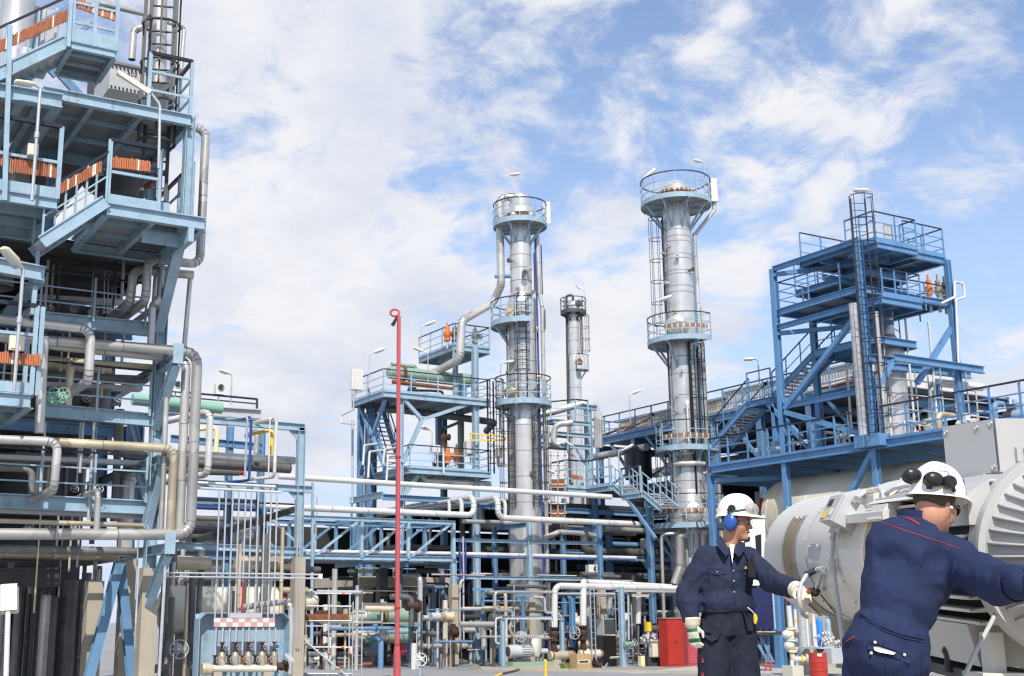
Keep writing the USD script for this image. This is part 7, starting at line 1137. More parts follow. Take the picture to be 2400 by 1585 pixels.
mbx = MB(); w = [fo(.015, .02), fo(.985, .02), fo(.985, .985), fo(.015, .985)]; nn = np.cross(w[1]-w[0], w[2]-w[0]); mbx.add([a_+in2*.004 for a_ in w], [[0, 1, 2], [0, 2, 3]] if nn@(-in2) > 0 else [[0, 2, 1], [0, 3, 2]]); P(tb, 'side_cover', mbx, 'motorwhite')
c = o0*[1, 1, 0]+in2*.09+UP*(zb+.05)-ax2*.01; P(tb, 'latch', MB().bar(c, c+UP*.07, .025, .02, in2).tube(c+in2*.04+UP*.07, c+in2*.04, .008, 6), 'boxgrey'); c = o0*[1, 1, 0]+in2*.33+UP*(zb+.19)-ax2*.006; P(tb, 'logo_plate', MB().obox(c, in2*.05, ax2*.006, UP*.09), 'boxgrey')
for k in range(3): P(tb, 'logo_bar', MB().obox(c-ax2*.005+UP*(.026-k*.026), in2*.035, ax2*.004, UP*.012), 'dark')
prism('neck', 6.55, 6.1, [(.10, .37), (.10, .43), (-.4, .43), (-.4, .37)], 'motorgrey')
P(mo, 'hose', MB().sweep(bend([cylpx(2003, 1172, R1+.1), oD(2020, 1156, 7.45), oD(2050, 1149, 7.3), oD(2078, 1156, 7.2), oD(2080, 1190, 7.15)], .08, 5)[0], .018, 10), 'cladstain'); P(mo, 'hose', MB().sweep(bend([cylpx(2008, 1168, R1+.1), oD(2030, 1150, 7.4), oD(2062, 1146, 7.25), oD(2070, 1154, 7.2), oD(2072, 1188, 7.15)], .08, 5)[0], .016, 10), 'boxgrey'); P(mo, 'hose', MB().sweep([oD(2074, 1158, 7.2), oD(2095, 1146, 7.0), oD(2125, 1139, 6.8), oD(2150, 1140, 6.6)], .011, 8), 'boxgrey')
prism('top_box', 7.62, 7.22, [(.37, .27), (.37, .36), (.14, .40), (.14, .27)], 'motorwhite'); prism('top_rail', 7.4, 6.7, [(.49, .19), (.49, .24), (.43, .26), (.40, .19)], 'motorwhite'); prism('top_bracket', 6.95, 6.72, [(.50, .20), (.46, .28), (.38, .30), (.38, .20)], 'motorwhite')
for k in range(9): prism('top_fin', 7.0, 6.2, [(.36-k*.028, .30+k*.009), (.365-k*.028, .335+k*.009), (.355-k*.028, .335+k*.009), (.345-k*.028, .30+k*.009)], 'motorwhite')
P(mo, 'badge', MB().obox(oD(2250, 1132, 5.9)+AX*.02, RT*.055, FH*.01, UP*.035), 'dark')
# base frame, feet and bolts down to the terrace
zg = 1.06
def foot(D, lat, m='motorwhite'):
    c = mq(D, lat, -.52); P(mo, 'foot', MB().obox([c[0], c[1], c[2]-.02], AX*[1, 1, 0]*.24, EL*.2, (0, 0, .05)), m); P(mo, 'foot_web', MB().obox([c[0], c[1], c[2]+.08], AX*[1, 1, 0]*.12, EL*.06, (0, 0, .2)), m); P(mo, 'foot_rust', MB().obox([c[0], c[1], c[2]-.048], AX*[1, 1, 0]*.26, EL*.22, (0, 0, .012)), 'rust')
    P(mo, 'pedestal', MB().obox([c[0], c[1], (c[2]-.06+zg)/2], AX*[1, 1, 0]*.22, EL*.18, (0, 0, c[2]-.06-zg)), 'motorwhite')
    for k in (-1, 1): P(mo, 'anchor_boss', MB().tube([*(c[:2]+AX[:2]*k*.16+EL[:2]*.02), c[2]-.13], [*(c[:2]+AX[:2]*k*.16+EL[:2]*.02), c[2]-.055], .035, 14), m)
for D in (5.75, 7.35):
    for lat in (.34, -.3): foot(D, lat)
for D in (7.35,): slab8('cradle', [mq(D-.1, .44, -.5), mq(D-.1, .2, -.44), mq(D-.1, -.2, -.44), mq(D-.1, -.44, -.5)], [mq(D+.1, .44, -.5), mq(D+.1, .12, -.40), mq(D+.1, -.2, -.40), mq(D+.1, -.44, -.5)], 'motorwhite')
c0, c1 = mq(7.5, 0, -.6), mq(5.5, 0, -.6); P(mo, 'bed_frame', MB().bar([c0[0], c0[1], zg+.12], [c1[0], c1[1], zg+.12], .9, .2), 'motorgrey'); P(mo, 'oil_tray', MB().bar(mq(7., .2, -.56), mq(5.9, .2, -.56), .3, .05), 'darksteel'); P(mo, 'drain_cock', MB().tube(mq(6.25, .36, -.47), mq(6.25, .36, -.56), .02, 8).ball(mq(6.25, .36, -.46), .03, 8), 'dark')
P(mo, 'cable', MB().sweep(bend([oD(2352, 1405, 5.6), oD(2325, 1455, 5.55), oD(2285, 1530, 5.45), oD(2250, 1610, 5.4), oD(2235, 1760, 5.4)], .2, 4)[0], .010, 10), 'boxgrey')
# ------------------------------------------------------------------ the two workers
mat('navy', (.021, .029, .060), .85, var=.2, scale=5, bump=.35, bscale=160, spec=.25); mat('navyblue', (.019, .029, .080), .85, var=.2, scale=5, bump=.35, bscale=160, spec=.25); mat('navydark', (.017, .021, .037), .85, var=.16, scale=5, bump=.35, bscale=160, spec=.25); mat('skin', (.50, .25, .155), .5, var=.10, scale=14, bump=.15, bscale=90); mat('lips', (.36, .14, .10), .45); mat('helmet', (.80, .79, .74), .28, var=.04, dirt=(.62, .60, .54), dirtamt=.3, scale=9)
mat('muffblue', (.025, .085, .33), .35, var=.06); mat('muffblack', (.016, .016, .017), .32, var=.1); mat('glovecream', (.62, .58, .46), .8, var=.12, scale=20, bump=.3, bscale=120); mat('glovegreen', (.02, .17, .085), .8, var=.15, scale=20); mat('hair', (.06, .045, .035), .7); mat('redtrim', (.28, .022, .025), .6); mat('strapgreen', (.03, .12, .06), .6)
MATS['lens'] = usdkit.material(stage, '/World/Looks/lens', {'a': ('transparent_bsdf', {'color': (.72, .70, .68)}), 'b': ('principled_bsdf', {'base_color': (.6, .58, .55), 'roughness': .25}), 'm': ('mix_closure', {'fac': .45})}, [('a.BSDF', 'm.closure1'), ('b.BSDF', 'm.closure2')], surface='m.closure')
MATS['glass'] = usdkit.material(stage, '/World/Looks/glass', {'a': ('transparent_bsdf', {'color': (.75, .75, .75)}), 'b': ('glossy_bsdf', {'color': (.9, .9, .9), 'roughness': .05}), 'm': ('mix_closure', {'fac': .12})}, [('a.BSDF', 'm.closure1'), ('b.BSDF', 'm.closure2')], surface='m.closure')
def smin(a, b, k): h = np.clip(.5+.5*(b-a)/k, 0, 1); return b*(1-h)+a*h-k*h*(1-h)
def rcone(p, a, b, ra, rb):
    a, b = np.asarray(a, float), np.asarray(b, float); d = b-a; t = np.clip(((p-a)@d)/(d@d), 0, 1); return np.linalg.norm(p-a-t[..., None]*d, axis=-1)-(ra+(rb-ra)*t)
def ell(p, c, axes):   # axes: rows are half-axis vectors
    c = np.asarray(c, float); A_ = np.asarray(axes, float); L = np.linalg.norm(A_, axis=1); q = (p-c)@(A_/L[:, None]).T/L; k = np.linalg.norm(q, axis=-1); return (k-1)*L.min()*.9
def loft(p, a, b, lat, prof):   # elliptical trunk from a to b, prof rows (t, half width, half depth, shift along depth)
    a, b = np.asarray(a, float), np.asarray(b, float); d = b-a; L = np.linalg.norm(d); d = d/L; lat = np.asarray(lat, float)-d*(np.asarray(lat, float)@d); lat /= np.linalg.norm(lat); dep = np.cross(d, lat); q = p-a; t = (q@d)/L; P_ = np.asarray(prof, float); tc = np.clip(t, P_[0, 0], P_[-1, 0])
    A_, B_, S_ = (np.interp(tc, P_[:, 0], P_[:, i]) for i in (1, 2, 3)); x, y = q@lat, q@dep-S_; k = np.sqrt((x/A_)**2+(y/B_)**2); s = (k-1)*np.minimum(A_, B_); e = np.abs(t-tc)*L; return np.where(e > 0, np.sqrt(np.maximum(s, 0)**2+e**2)+np.minimum(s, 0)*(e < 1e-9), s)
def surf(fn, lo, hi, h):
    """smooth skin of the solid fn < 0, one vertex for each grid cell that it crosses"""
    lo, hi = np.asarray(lo, float), np.asarray(hi, float); n = np.ceil((hi-lo)/h).astype(int)+1; ax = [lo[i]+h*np.arange(n[i]) for i in range(3)]; G = np.stack(np.meshgrid(*ax, indexing='ij'), -1); D = fn(G); S = D < 0
    cnt = np.zeros(np.array(D.shape)-1); acc = np.zeros((*cnt.shape, 3)); faces = []
    idx = lambda o, e: tuple(slice(a, None if a-e+1 == 0 else a-e+1) for a in o)
    N = cnt.shape
    for axi in range(3):
        sl0 = [slice(None)]*3; sl1 = [slice(None)]*3; sl0[axi] = slice(0, -1); sl1[axi] = slice(1, None); d0, d1 = D[tuple(sl0)], D[tuple(sl1)]; cr = (d0 < 0) != (d1 < 0); I = np.argwhere(cr); t = d0[cr]/(d0[cr]-d1[cr]); pt = lo+I*h; pt[:, axi] += t*h; o1, o2 = [i for i in range(3) if i != axi]
        for u in (0, 1):
            for v in (0, 1):
                J = I.copy(); J[:, o1] -= u; J[:, o2] -= v; ok = (J[:, o1] >= 0) & (J[:, o2] >= 0) & (J[:, o1] < N[o1]) & (J[:, o2] < N[o2]); np.add.at(cnt, tuple(J[ok].T), 1); np.add.at(acc, tuple(J[ok].T), pt[ok])
        ok = (I[:, o1] > 0) & (I[:, o2] > 0) & (I[:, o1] < N[o1]) & (I[:, o2] < N[o2]); I2 = I[ok]; fl = (d0 < 0)[cr][ok]; Q = []
        for u, v in ((1, 1), (0, 1), (0, 0), (1, 0)): J = I2.copy(); J[:, o1] -= u; J[:, o2] -= v; Q.append(np.ravel_multi_index(J.T, N))
        Q = np.stack(Q, 1); flip = fl if axi != 1 else ~fl; Q[~flip] = Q[~flip][:, ::-1]; faces.append(Q)
    m = cnt.ravel() > 0; vid = np.cumsum(m)-1; V = acc.reshape(-1, 3)[m]/cnt.ravel()[m][:, None]; Fq = vid[np.vstack(faces)]; return MB().add(V, np.vstack([Fq[:, [0, 1, 2]], Fq[:, [0, 2, 3]]]))
def fold(p, seed, s=(7, 7, 4), amp=.010): n = meshkit.fbm(p*np.asarray(s), 3, seed); return amp*(2*np.abs(2*n-1)-.55)
def hitm(mb, x, y, off=.0):
    """first point of a mesh along a picture direction, moved out by off"""
    v, f = mb.tris(); d = ray(x, y); d = d/np.linalg.norm(d); a, e1, e2 = v[f[:, 0]], v[f[:, 1]]-v[f[:, 0]], v[f[:, 2]]-v[f[:, 0]]; h = np.cross(d, e2); det = (e1*h).sum(1); det = np.where(np.abs(det) < 1e-12, 1e-12, det); s = EYEP-a; u = (s*h).sum(1)/det; q = np.cross(s, e1); w = (q@d)/det; t = (e2*q).sum(1)/det; ok = (u >= -1e-6) & (w >= -1e-6) & (u+w <= 1+1e-6) & (t > 0)
    return EYEP+d*(t[ok].min()-off) if ok.any() else None
def decal(par, name, mb, poly, m, off=.006, th=.004):
    """a thin flap or patch lying on a garment"""
    q = [hitm(mb, x, y, off) for x, y in poly]; q = [a for a in q if a is not None]
    if len(q) < 3: return
    V = np.array(q+[np.mean(q, 0)]); n = len(q); B = V+ray(*poly[0])/np.linalg.norm(ray(*poly[0]))*th; f = [[i, (i+1) % n, n] for i in range(n)]; nn = sum(np.cross(V[b]-V[a], V[c]-V[a]) for a, b, c in f)
    if nn@(EYEP-V[0]) < 0: f = [t[::-1] for t in f]
    g = [[2*n+1-0 if 0 else b+n+1 for b in t[::-1]] for t in f]; sd = [[i, n+1+i, n+1+(i+1) % n] for i in range(n)]+[[i, n+1+(i+1) % n, (i+1) % n] for i in range(n)]; P(par, name, MB().add(np.vstack([V, B]), f+g+sd), m)
def seamline(par, name, mb, pts, m, r=.004, off=.002, n=5):
    q = []
    for a, b in zip(pts[:-1], pts[1:]):
        for t in np.linspace(0, 1, n)[:-1 if b is not pts[-1] else None]: h_ = hitm(mb, a[0]+(b[0]-a[0])*t, a[1]+(b[1]-a[1])*t, off); q += [h_] if h_ is not None else []
    if len(q) > 2: P(par, name, MB().sweep(q, r, 6), m)
def helmet(par, c, f, u, sc=1., m='helmet'):
    """hard hat: dome with a crown ridge, rain gutter and front peak; c is the centre of the rim"""
    f, u = f/np.linalg.norm(f), u/np.linalg.norm(u); f = f-u*(f@u); f /= np.linalg.norm(f); l = np.cross(u, f); n = 48; k = np.arange(n)*2*np.pi/n; rows = []
    def row(rf, rl, z, peak=0., dip=0.): pk = np.maximum(np.cos(k), 0)**1.6; return c+sc*(np.outer(np.cos(k)*rf+pk*peak*np.cos(k)*1.0, f)+np.outer(np.sin(k)*rl*(1-.0*pk), l)+np.outer(z-dip*pk, u))
    for e in np.linspace(88, 4, 12): a = math.radians(e); rd = row(.142*math.cos(a)**.86, .116*math.cos(a)**.86, .150*math.sin(a)**.95); rd += np.outer(.006*np.exp(-((np.sin(k)*.116*math.cos(a))/.02)**2)*(a > .5), u); rows.append(rd)
    for rf, rl, z, pk, dp in ((.148, .122, -.004, .006, .002), (.156, .130, -.012, .05, .014), (.158, .132, -.017, .056, .018), (.15, .126, -.016, .05, .016), (.138, .113, -.004, .0, .0), (.13, .105, .03, 0, 0)): rows.append(row(rf, rl, z, pk, dp))
    V = np.vstack(rows+[[rows[0].mean(0)+u*.0005]]); i = np.arange(n); j = (i+1) % n; R_ = len(rows); F_ = [np.c_[np.full(n, R_*n), i, j]]+[np.vstack([np.c_[i+a*n, i+a*n+n, j+a*n+n], np.c_[i+a*n, j+a*n+n, j+a*n]]) for a in range(R_-1)]; P(par, 'helmet', MB().add(V, np.vstack(F_)), m); return f, l, u
def headfn(p, c, f, u, s=1.):
    """head with brow, nose, lips, chin, jaw and ears; c is the middle of the skull, f the way it looks"""
    l = np.cross(u, f); d = ell(p, c+u*.03*s, [f*.098*s, l*.078*s, u*.105*s]); d = smin(d, ell(p, c+f*.028*s-u*.045*s, [f*.066*s, l*.062*s, u*.085*s]), .03); d = smin(d, rcone(p, c+f*.07*s-u*.108*s, c+f*.082*s-u*.104*s, .024*s, .02*s), .022)
    d = smin(d, rcone(p, c+f*.088*s+u*.012*s, c+f*.116*s-u*.034*s, .008*s, .0135*s), .012); d = smin(d, rcone(p, c+f*.086*s+l*.03*s+u*.024*s, c+f*.086*s-l*.03*s+u*.024*s, .011*s, .011*s), .014); d = smin(d, rcone(p, c+f*.092*s-u*.066*s+l*.014*s, c+f*.092*s-u*.066*s-l*.014*s, .009*s, .009*s), .012)
    for q in (-1, 1): d = np.maximum(d, -ell(p, c+f*.097*s+l*.03*s*q+u*.004*s, [f*.014*s, l*.016*s, u*.009*s])); d = smin(d, ell(p, c+l*.079*s*q-f*.012*s-u*.012*s, [f*.020*s+u*.004*s, l*.010*s, u*.032*s]), .008); d = smin(d, ell(p, c+f*.055*s+l*.046*s*q-u*.03*s, [f*.03*s, l*.02*s, u*.03*s]), .02)
    return d
def fingers(p, palm, root, dirs, side, curl, L=.085, r=.0095):
    """four fingers and a thumb; root: knuckle line centre, dirs: pointing, side: across the palm, curl: bending direction"""
    d = None
    for k, (o, ln) in enumerate(((-.030, .92), (-.010, 1.05), (.011, 1.0), (.031, .8))):
        a = root+side*o; v = dirs*1.; seg = []
        for j, (fr, cu) in enumerate(((.45, .35), (.32, .9), (.23, 1.35))): w = v*math.cos(cu)+curl*math.sin(cu); b = a+w*L*ln*fr; q = rcone(p, a, b, r*(1-.06*j), r*(.94-.06*j)); d = q if d is None else smin(d, q, .003); a = b
    return d
def thumbfn(p, base, dir1, dir2): b = base+dir1*.042; return smin(rcone(p, base, b, .0145, .0115), rcone(p, b, b+dir2*.034, .0112, .0095), .004)
# ---------------- left worker
D1 = 9.1; w1 = lambda x, y, o=0.: oD(x, y, D1+o); Fc = -FH; g1 = T('person', 'worker in navy shirt and trousers with white helmet and blue ear defenders touching the motor', 'person', w1(1705, 1450)*[1, 1, 0]+V3([0, 0, 1.06]))
hf = RT*.86+Fc*.50-UP*.10; hf /= np.linalg.norm(hf); hu = UP+RT*.10+Fc*.02; hu = hu-hf*(hu@hf); hu /= np.linalg.norm(hu); hc = w1(1724, 1224, .0); hl = np.cross(hu, hf)
shR, shL, elR, elL, wrR = w1(1657, 1304, .02), w1(1755, 1306, -.02), w1(1608, 1390, .03), w1(1806, 1362, -.20), w1(1622, 1452, -.04); wrL = cylpx(1866, 1382, R1+.14); hpR, hpL, knR, knL = w1(1677, 1470), w1(1733, 1470), w1(1672, 1606, -.04), w1(1745, 1606, -.02); zf_ = 1.06+.09; anR, anL = V3([*w1(1662, 1700)[:2], zf_]), V3([*w1(1758, 1700)[:2], zf_]); nk = w1(1708, 1284, .02); pel = w1(1702, 1448); chs = w1(1704, 1340)
def body1(p):
    d = headfn(p, hc, hf, hu); d = smin(d, rcone(p, nk-UP*.02, hc-hf*.02-hu*.07, .062, .055), .025); d = smin(d, loft(p, pel, nk-UP*.02, RT, [(0, .15, .10, 0), (.45, .14, .095, 0), (.8, .16, .10, 0), (.97, .08, .07, 0)]), .03)
    for a, b, c in ((shR, elR, wrR), (shL, elL, wrL)): d = smin(d, np.minimum(rcone(p, a, b, .05, .04), rcone(p, b, c, .04, .028)), .03)
    for a, b, c in ((hpR, knR, anR), (hpL, knL, anL)): d = smin(d, np.minimum(rcone(p, a, b, .08, .055), rcone(p, b, c, .055, .04)), .03)
    return d
allp = np.array([shR, shL, elR, elL, wrR, wrL, anR, anL, hc+hu*.15, knR, knL]); bm = surf(body1, allp.min(0)-.12, allp.max(0)+.12, .011); P(g1, 'body', bm, 'skin')
# a finer skin for the head only would break the figure in two, so the features are set on it as parts
for q in (-1, 1): e = hc+hf*.088+hl*.03*q+hu*.004; P(g1, 'eye', MB().ball(e, .0115, 10), 'whitepaint'); P(g1, 'iris', MB().ball(e+hf*.0075, .006, 8), 'dark'); P(g1, 'eyebrow', MB().tube(e+hu*.022+hf*.01-hl*.016, e+hu*.022+hf*.01+hl*.016, .0045, 6), 'hair')
P(g1, 'lips', MB().sweep([hc+hf*.093-hu*.066-hl*.022, hc+hf*.103-hu*.065, hc+hf*.093-hu*.066+hl*.022], [.004, .0062, .004], 6), 'lips')
hb = surf(lambda p: np.maximum(ell(p, hc+hu*.032-hf*.004, [hf*.101, hl*.083, hu*.108]), np.maximum((p-hc)@hu-.08, np.maximum(-((p-hc)@hu)-.035, (p-hc)@hf-.035))), hc-.16, hc+.16, .009); P(g1, 'hair', hb, 'hair')
hel = hc+hu*.052+hf*.006; helmet(g1, hel, hf, hu+hf*-.10, 1.02)
ms = -hl if (-hl)@Fc > 0 else hl
mc = hc+ms*.098-hf*.006-hu*.012; P(g1, 'ear_cup', surf(lambda p: smin(ell(p, mc+ms*.018, [hf*.050, ms*.032, hu*.064]), ell(p, mc, [hf*.046, ms*.03, hu*.06]), .01), mc-.1, mc+.1, .007), 'muffblue'); P(g1, 'ear_cushion', MB().lathe([(.0, 0), (.046, 0), (.05, .008), (.046, .018), (.03, .02)], mc-ms*.024, ms, 24), 'muffblack')
mc2 = hc-ms*.098-hf*.006-hu*.012; P(g1, 'ear_cup', MB().ball(mc2, .045, 12), 'muffblue'); P(g1, 'cup_arm', MB().sweep([mc+ms*.03+hu*.04, mc+ms*.032+hu*.09-hf*.02, hel+ms*.126+hu*.035-hf*.005], .005, 6), 'muffblack'); P(g1, 'arm_hub', MB().lathe([(0, .02), (.022, .02), (.027, .008), (.027, -.006)], hel+ms*.122+hu*.035-hf*.002, ms, 16), 'muffblack')
gc = hel+hf*.108+hu*.045+ms*.035; P(g1, 'goggles', surf(lambda p: np.maximum(smin(ell(p, gc, [hf*.05, ms*.072, hu*.040]), ell(p, gc+hf*.015, [hf*.045, ms*.06, hu*.046]), .01), -ell(p, hel, [hf*.139, ms*.115, hu*.148])), gc-.12, gc+.12, .008), 'lens'); P(g1, 'goggle_frame', MB().sweep([gc+hf*.035+ms*.06*math.cos(t)+hu*.036*math.sin(t) for t in np.linspace(0, 6.283, 20)], .005, 6), 'lens'); P(g1, 'goggle_strap', MB().sweep([gc+ms*.055-hf*.02-hu*.01, hel+ms*.118+hf*.04+hu*.022, hel+ms*.128-hf*.03+hu*.015], .008, 6), 'strapgreen')
for q in (-1, 1): e = hc+hf*.112+hl*.033*q+hu*.002; P(g1, 'spectacle_lens', MB().lathe([(0, .002), (.022, .001), (.023, -.002), (0, -.001)], e, hf+hl*.25*q, 16), 'glass')
P(g1, 'spectacle_arm', MB().tube(hc+hf*.105+ms*.058+hu*.006, hc+hf*.0+ms*.084+hu*.004, .003, 5), 'glass')
def shirt1(p):
    d = loft(p, pel+UP*.03, nk-UP*.015, RT, [(0, .172, .125, 0), (.12, .185, .145, -.005), (.35, .172, .14, 0), (.62, .175, .14, 0), (.82, .165, .12, 0), (.93, .115, .09, 0), (1.0, .075, .07, 0)])
    for a, b, c, r0 in ((shR, elR, wrR, .078), (shL, elL, wrL, .076)): d = smin(d, smin(rcone(p, a, b, r0, .074), rcone(p, b, c+(b-c)*.06, .072, .058), .03), .05)
    d = smin(d, ell(p, elR+RT*-.005-UP*.05, [RT*.07, FH*.075, UP*.08]), .04)
    g = p*V3([1, 1, 1.]); d = d+fold(p, 3, (6, 6, 5), .019)+fold(p, 8, (14, 14, 11), .009); return np.maximum(d, (pel[2]+.035)-p[..., 2]-2*np.clip(np.abs((p-pel)@RT)-.21, 0, .05)*20)
lo, hi = np.minimum.reduce([shR, shL, elR, elL, wrR, wrL, pel])-.14, np.maximum.reduce([shR, shL, elR, elL, wrR, wrL, nk])+.14; sm = surf(shirt1, lo, hi, .0115); P(g1, 'shirt', sm, 'navy')
for c, b in ((wrR, elR), (wrL, elL)): t = (c-b)/np.linalg.norm(c-b); P(g1, 'cuff', MB().lathe([(.050, -.045), (.056, -.04), (.055, .012), (.05, .016), (.044, .0)], c-t*.0, t, 20), 'navy')
def trous1(p):
    d = loft(p, pel-UP*.12, pel+UP*.05, RT, [(0, .175, .125, 0), (.5, .178, .13, 0), (1, .168, .122, 0)])
    for a, b, c in ((hpR, knR, anR), (hpL, knL, anL)): d = smin(d, smin(rcone(p, a, b, .112, .106), rcone(p, b, c, .106, .095), .03), .016)
    d = d+fold(p, 5, (7, 7, 4), .017)+fold(p, 9, (15, 15, 10), .008); return np.maximum(d, np.maximum(p[..., 2]-(pel[2]+.05), 1.06+.04-p[..., 2]))
pts = np.array([hpR, hpL, knR, knL, anR, anL, pel]); tm = surf(trous1, pts.min(0)-.2, pts.max(0)+.2, .0125); P(g1, 'trousers', tm, 'navydark')
for a in (anR, anL): P(g1, 'boot', surf(lambda p: smin(ell(p, a+V3([0, 0, -.035])+Fc*.06+RT*.02, [Fc*.14, RT*.05, UP*.05]), rcone(p, a, a+UP*.12, .055, .06), .04), a-.22, a+.22, .014), 'muffblack')
P(g1, 'belt', surf(lambda p: np.maximum(np.maximum(loft(p, pel-UP*.02, pel+UP*.07, RT, [(0, .185, .14, 0), (1, .18, .136, 0)]), -loft(p, pel-UP*.06, pel+UP*.1, RT, [(0, .16, .115, 0), (1, .16, .115, 0)])), np.abs((p-pel)[..., 2]-.052)-.02), pel-.24, pel+.24, .009), 'muffblack')
seamline(g1, 'belt_tab', MB().add(*tm.tris()), [(1728, 1424), (1728.5, 1431)], 'redtrim', .008, .018)
# shirt details
P(g1, 'undershirt', MB().add([w1(1709, 1277, -.075), w1(1722, 1275, -.085), w1(1716.5, 1322, -.165), w1(1709, 1277, -.05), w1(1722, 1275, -.05), w1(1716.5, 1322, -.13)], [[0, 2, 1], [3, 4, 5], [0, 1, 4], [0, 4, 3], [1, 2, 5], [1, 5, 4], [2, 0, 3], [2, 3, 5]]), 'whitepaint')
for nm, q in (('collar', [(1690, 1257, .02), (1699, 1272, -.06), (1711, 1290, -.125), (1702, 1305, -.16), (1683, 1282, -.11), (1680, 1264, -.03)]), ('collar', [(1735, 1268, -.06), (1726, 1276, -.11), (1720, 1294, -.15), (1733, 1306, -.17), (1746, 1287, -.12), (1747, 1274, -.04)])):
    V = np.array([w1(*a) for a in q]); V = np.vstack([V, [V.mean(0)+Fc*.012]]); n = 6; f = [[i, (i+1) % n, n] for i in range(n)]; nn = sum(np.cross(V[b]-V[a], V[c]-V[a]) for a, b, c in f); f = f if nn@Fc > 0 else [t[::-1] for t in f]; W_ = V-Fc*.012; P(g1, nm, MB().add(np.vstack([V, W_]), f+[[a+7 for a in t[::-1]] for t in f]+[[i, i+7, (i+1) % n+7] for i in range(n)]+[[i, (i+1) % n+7, (i+1) % n] for i in range(n)]), 'navy')
decal(g1, 'chest_pocket', sm, [(1661, 1334), (1698, 1336), (1697, 1376), (1664, 1374)], 'navy', .006); decal(g1, 'pocket_flap', sm, [(1660, 1331), (1700, 1334), (1699, 1345), (1680, 1348), (1661, 1343)], 'navy', .011); decal(g1, 'chest_pocket', sm, [(1724, 1336), (1757, 1333), (1758, 1372), (1727, 1376)], 'navy', .006)
seamline(g1, 'placket', sm, [(1717, 1325), (1719, 1368), (1722, 1414)], 'navy', .006, .003, 8)
for y in (1338, 1362, 1388): h_ = hitm(sm, 1719+(y-1338)*.04, y, .008); P(g1, 'button', MB().ball(h_, .0065, 8), 'galv') if h_ is not None else None
h_ = hitm(sm, 1681, 1341, .012); P(g1, 'button', MB().ball(h_, .006, 8), 'galv')
for k, (x, m) in enumerate(((1747, 'yellow'), (1750, 'whitepaint'), (1753, 'cylblue'))): a, b = hitm(sm, x, 1328, .012), hitm(sm, x-1, 1345, .012); P(g1, 'pen', MB().tube(a, b, .0045, 6), m)
a = hitm(sm, 1761, 1335, .025); P(g1, 'radio', MB().obox(a, RT*.05, Fc*.03, UP*.11), 'muffblack'); P(g1, 'radio_antenna', MB().tube(a+UP*.05+RT*.015, a+UP*.11+RT*.012, .006, 6), 'muffblack'); q = [hitm(sm, x, y, .008) for x, y in ((1745, 1293), (1749, 1305), (1757, 1318), (1761, 1328))]; P(g1, 'radio_strap', MB().sweep([z for z in q if z is not None], .006, 6), 'muffblack')
# trouser pouches and tools
decal(g1, 'tool_pouch', tm, [(1652, 1428), (1694, 1430), (1690, 1480), (1683, 1498), (1668, 1504), (1648, 1492), (1645, 1450)], 'navydark', .03, .02); decal(g1, 'pouch_pocket', tm, [(1653, 1470), (1669, 1472), (1668, 1484), (1653, 1482)], 'navydark', .036); decal(g1, 'tool_pouch', tm, [(1741, 1432), (1756, 1430), (1768, 1462), (1764, 1480), (1752, 1478)], 'navydark', .03, .02)
seamline(g1, 'fly_seam', tm, [(1716, 1436), (1717, 1470)], 'navydark', .005, .003); a = w1(1769, 1440, -.14); P(g1, 'tool_hook', MB().sweep([w1(1752, 1424, -.14), w1(1762, 1432, -.15), a], .006, 6), 'galv'); P(g1, 'tool_grip', MB().sweep([a, w1(1771, 1450, -.14), w1(1770, 1462, -.14)], [.012, .016, .010], 8), 'yellow')
for y in (1548, 1582): decal(g1, 'side_tab', tm, [(1644, y-5), (1650, y-6), (1650, y+6), (1645, y+6)], 'redtrim', .012, .01)
# gloves
dn = wrR-elR; dn = dn/np.linalg.norm(dn)*.4-UP*.8; dn /= np.linalg.norm(dn); sd = RT*.75+Fc*.6; sd = sd-dn*(sd@dn); sd /= np.linalg.norm(sd); cu = np.cross(dn, sd); cu = cu if cu@FH > 0 else -cu; pc = wrR+dn*.085; kr = wrR+dn*.135
P(g1, 'glove', surf(lambda p: smin(smin(ell(p, pc, [dn*.06, sd*.047, cu*.026]), fingers(p, pc, kr, dn, sd, RT*.55-cu*-.3+Fc*.1, .085, .0125), .010), thumbfn(p, pc-dn*.015+sd*.04, (sd*.75+dn*.65)/1.0, dn), .010), wrR-.2, wrR+dn*.1+.2, .0065), 'glovecream')
P(g1, 'glove_back', surf(lambda p: np.maximum(ell(p, pc-cu*.006, [dn*.062, sd*.046, cu*.027]), np.maximum(np.abs((p-pc)@dn+.02)-.022, (p-pc)@cu-.0)), pc-.12, pc+.12, .0065), 'glovegreen'); P(g1, 'glove_knuckles', surf(lambda p: np.maximum(smin(ell(p, kr, [dn*.02, sd*.05, cu*.026]), fingers(p, pc, kr, dn, sd, RT*.55+Fc*.1+cu*.3, .085, .0145), .006), np.maximum((p-kr)@dn-.028, -((p-kr)@dn)-.002)), kr-.12, kr+.12, .0065), 'glovegreen'); P(g1, 'glove_cuff', MB().lathe([(.036, .055), (.052, .03), (.062, -.01), (.060, -.022), (.05, -.012), (.034, .04)], wrR+dn*.012, dn, 24), 'glovecream')
tl = wrL-elL; tl /= np.linalg.norm(tl); pl_ = wrL+tl*.075; upn = UP-tl*(UP@tl); upn /= np.linalg.norm(upn); sl = np.cross(tl, upn); sl = sl if sl@Fc > 0 else -sl; kl = wrL+tl*.12
